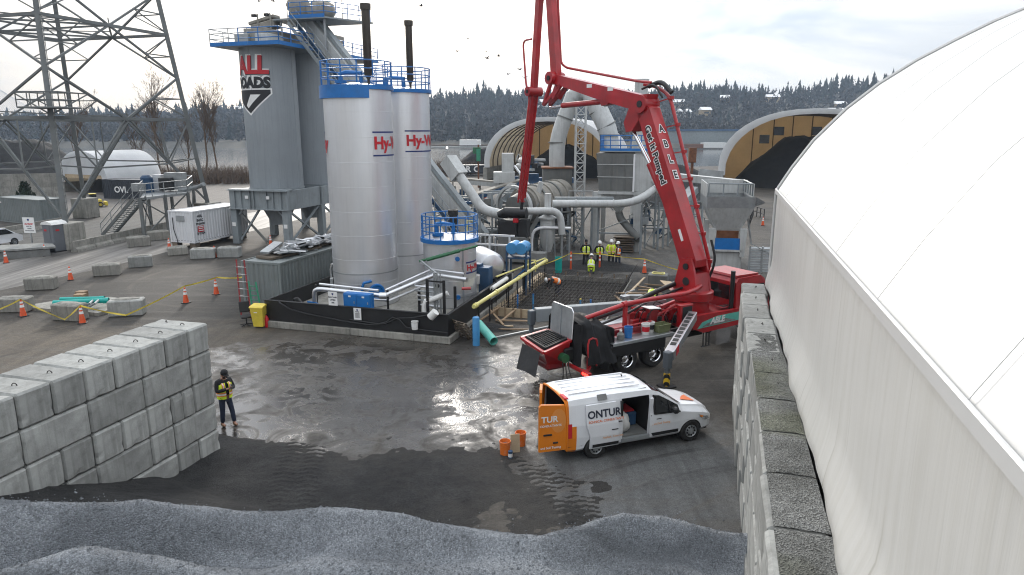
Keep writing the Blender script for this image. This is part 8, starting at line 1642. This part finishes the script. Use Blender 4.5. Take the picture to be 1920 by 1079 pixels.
    if vest:
        # sleeveless vest: rings round the torso, open at the front
        d = (chest - hip); top = chest.lerp(neck, .45); n = 20; rows = [(hip + Vector((0, 0, -.04)), .222, .182), (hip.lerp(chest, .35), .222, .186), (hip.lerp(chest, .75), .232, .19), (chest + (top - chest)*.4, .228, .178), (top, .16, .13)]
        z_ = d.normalized(); x_ = Vector((1, 0, 0)); y_ = z_.cross(x_).normalized(); v = []; g0 = R(12) if vest_open else 0
        for c, rx, ry in rows:
            for q in range(n + 1): a = -math.pi/2 + g0 + (2*math.pi - 2*g0)*q/n; v.append((c + x_*rx*math.cos(a) + y_*ry*math.sin(a))*k)
        f = []
        for r_ in range(len(rows) - 1):
            for q in range(n):
                a = ((-math.pi/2 + g0 + (2*math.pi - 2*g0)*(q + .5)/n) + math.pi*2) % (2*math.pi)
                if r_ >= 3 and (abs(a) < .5 or abs(a - math.pi) < .5 or abs(a - 2*math.pi) < .5): continue
                f.append((r_*(n+1)+q, r_*(n+1)+q+1, (r_+1)*(n+1)+q+1, (r_+1)*(n+1)+q))
        vo = MB().add(v, f, True).build('vest', vest, t, 60)
        def hoopband(f0, w, mt, e):
            v = []; 
            for dz in (-w/2, w/2):
                c = hip.lerp(chest, f0) + z_*dz
                for q in range(n + 1): a = -math.pi/2 + g0 + (2*math.pi - 2*g0)*q/n; v.append((c + x_*(.226 + e)*math.cos(a) + y_*(.189 + e)*math.sin(a))*k)
            MB().add(v, [(q, q+1, n+2+q, n+1+q) for q in range(n)], True).build('vest_band', mt, vo, 60)
        hoopband(.30, .11, band, .006); hoopband(.30, .05, 'reflective', .011)
        for sx in (-1, 1):
            for fr in (-1, 1):
                v = []
                for (c, rx, ry) in [(rows[1][0].lerp(rows[2][0], .2), .21, .172), rows[2], rows[3], rows[4]]:
                    for e, w in ((0, -.035), (0, .035)): xx = sx*.105 + w; yy = math.sqrt(max(.01, 1 - (xx/(rx + .008))**2))*(ry + .010); v.append((c + x_*xx + y_*yy*fr)*k)
                MB().add(v, [(2*q, 2*q+2, 2*q+3, 2*q+1) for q in range(3)]).build('vest_strap', band, vo)
                MB().add([p_ + y_*fr*.004 + x_*(0) for p_ in [v[i].lerp(v[i ^ 1], .3) for i in range(len(v))]], [(2*q, 2*q+2, 2*q+3, 2*q+1) for q in range(3)]).build('vest_strap', 'reflective', vo)
    # head: hat, hair, face
    up = (head - neck).normalized(); fw_ = Vector((0, -1, 0)) if pose != 'bend' else Vector((0, -.5, -.85)); rt = fw_.cross(up).normalized(); fw_ = up.cross(rt).normalized(); Hm = Matrix((rt, -fw_, up)).transposed()
    hc = (head + up*.06)*k
    if hat == 'helmet': m = MB(); m.lathe([(.128, 0), (.125, .02), (.115, .07), (.085, .115), (.04, .135), (0, .14)], 20, hc, Hm); m.prism([(-.09, .10), (.09, .10), (.07, .18), (-.07, .18)], lambda a, b, q: hc + Hm @ Vector((a, -b, q)), -.005, .012); m.build('hard_hat', 'helmet', t, 50)
    else: m = MB(); m.lathe([(.100, -.02), (.104, .03), (.09, .085), (.05, .112), (0, .118)], 20, hc, Hm); m.prism([(-.075, .08), (.075, .08), (.06, .175), (-.06, .175)], lambda a, b, q: hc + Hm @ Vector((a, -b, q)), .005, .02); m.build('cap', hat, t, 50)
    m = MB(); m.lathe([(.092, -.075), (.100, -.03), (.098, .02)], 14, hc, Hm, R(20), R(160)); m.build('hair', 'cloth_black', t)
    fc = head*k
    for sx in (-1, 1): v, f = lump(2, (.011, .008, .008), 8); MB().add([fc + Hm @ (Vector(q) + Vector((sx*.032, -.094, .018))) for q in v], f, True).build('eye', 'cloth_black', t); v, f = lump(3, (.012, .025, .032), 8); MB().add([fc + Hm @ (Vector(q) + Vector((sx*.086, .0, .0))) for q in v], f, True).build('ear', 'skin', t)
    v, f = lump(5, (.014, .02, .026), 8); MB().add([fc + Hm @ (Vector(q) + Vector((0, -.102, -.012))) for q in v], f, True).build('nose', 'skin', t); v, f = lump(6, (.026, .01, .007), 8); MB().add([fc + Hm @ (Vector(q) + Vector((0, -.088, -.052))) for q in v], f, True).build('mouth', 'ink_red' if False else 'boot', t)
    if hat != 'helmet': v, f = lump(8, (.06, .045, .04), 10); MB().add([fc + Hm @ (Vector(q) + Vector((0, -.055, -.065))) for q in v], f, True).build('beard', 'cloth_black', t)
    return t
pf = G(427, 799)
person('man in a black cap and yellow vest looking at a phone by the block wall', (pf.x, pf.y, 0), R(52), 1.78, 'hivis', 'cloth_black', 'cloth_navy', 'cloth_black', 'phone', 'boot', True)
t = thing('phone', 'black phone held by the man beside the block wall', 'phone', pf + Matrix.Rotation(R(52), 3, 'Z') @ Vector((.02, -.42, 1.36)), R(52)); MB().box((0, 0, 0), (.075, .012, .15), Euler((R(-35), R(25), 0)).to_matrix(), .004).build('case', 'black', t)
wk = [(1098, 504, 0, 'hivis', 'cloth_black', 'cloth_black', 'cloth_black', 'pocket', 'worker in a dark cap and yellow vest, leftmost of the waiting four', 'hivis', 1.85), (1123, 503, 8, 'hivis', 'cloth_black', 'cloth_black', 'helmet', 'pocket', 'worker in white helmet and black jacket, second of the waiting four', 'hivis', 1.72), (1145, 503, -5, 'hivis', 'hivis', 'cloth_black', 'helmet', 'pocket', 'worker in a full bright yellow jacket among the waiting four', 'hivis_orange', 1.80), (1158, 503, -40, 'hivis_orange', 'cloth_navy', 'cloth_navy', 'helmet', 'stand', 'worker in an orange vest, rightmost of the waiting four', 'reflective', 1.68)]
for x, y, rz, vt, jk, tr, ht, ps, lb, bd, H in wk: p = G(x, y); person(lb, (p.x, p.y, 0), R(rz), H, vt, jk, tr, ht, ps, 'cloth_black', False, bd)
p = G(1108, 514); person('worker crouching in yellow at the far edge of the excavation', (p.x, p.y, 0), R(170), 1.7, 'hivis', 'cloth_black', 'hivis', 'helmet', 'crouch', 'cloth_black', False, 'reflective')
p = pl(1.55, 6.0); person('worker bending over the rebar inside the excavation', (p.x, p.y, PZ), R(-70), 1.75, 'hivis_orange', 'cloth_black', 'cloth_navy', 'helmet', 'bend', 'cloth_black', False, 'reflective')
p = pl(PW + 1.75, 3.6); person('worker seen from behind with a vest stripe at the right pit edge', (p.x, p.y, -.25), R(160), 1.7, 'hivis', 'cloth_black', 'cloth_black', 'cloth_black', 'bend', 'cloth_black', False, 'hivis')
p = Vector((-4.35, 41.3, 0)); t_ = person('distant worker in a helmet standing behind the short tank rail', (p.x, p.y, 1.0), R(10), 1.75, 'hivis', 'cloth_black', 'cloth_black', 'helmet', 'stand', 'cloth_black')
t = thing('work_step', 'steel step platform under the distant worker', 'platform', (p.x, p.y, 0)); MB().box((0, 0, .94), (1.4, 1.0, .1)).build('deck', 'steel_grey', t)
for x in (-.6, .6):
    for y in (-.4, .4): m = MB(); m.beam((x, y, 0), (x, y, .9), .08); m.build('leg', 'steel_grey', t)
# ================================================================ birds
rbd = random.Random(12); n = 0
for px, py in ((858, 97), (877, 74), (913, 110), (935, 106), (912, 98), (953, 140), (984, 147), (975, 131), (790, 12), (486, 3), (512, 3)):
    q = V(px, py, 70 + rbd.uniform(0, 40)); t = thing('bird', 'tiny dark gull gliding in the pale sky', 'bird', q, rbd.uniform(0, 6), 'birds in the sky'); w = .55
    m = MB(); m.lathe([(0, -.25), (.05, -.12), (.07, .05), (.03, .22), (0, .28)], 8, (0, 0, 0), Matrix.Rotation(R(90), 3, 'X')); m.build('body', 'bird', t)
    for s_ in (-1, 1): MB().add([(s_*.04, -.08, .02), (s_*.04, .1, .02), (s_*w*.55, .06, .16), (s_*w, -.02, .06), (s_*w*.55, -.08, .16)], [(0, 1, 2, 4), (4, 2, 3)]).build('wing', 'bird', t)
# ---------------------------------------------------------------- damp river air
s = NT('haze'); s.t.nodes.remove(s.b); pv = s.n('ShaderNodeVolumePrincipled'); pv.inputs['Color'].default_value = (.62, .78, 1.0, 1); pv.inputs['Density'].default_value = 0.00022; pv.inputs['Anisotropy'].default_value = .25
s.l(pv.outputs[0], s.out.inputs['Volume'])
MB().box((0, 600, 47), (3200, 1560, 110)).build('haze', 'haze', kind='stuff', label='thin blue grey haze over the river')
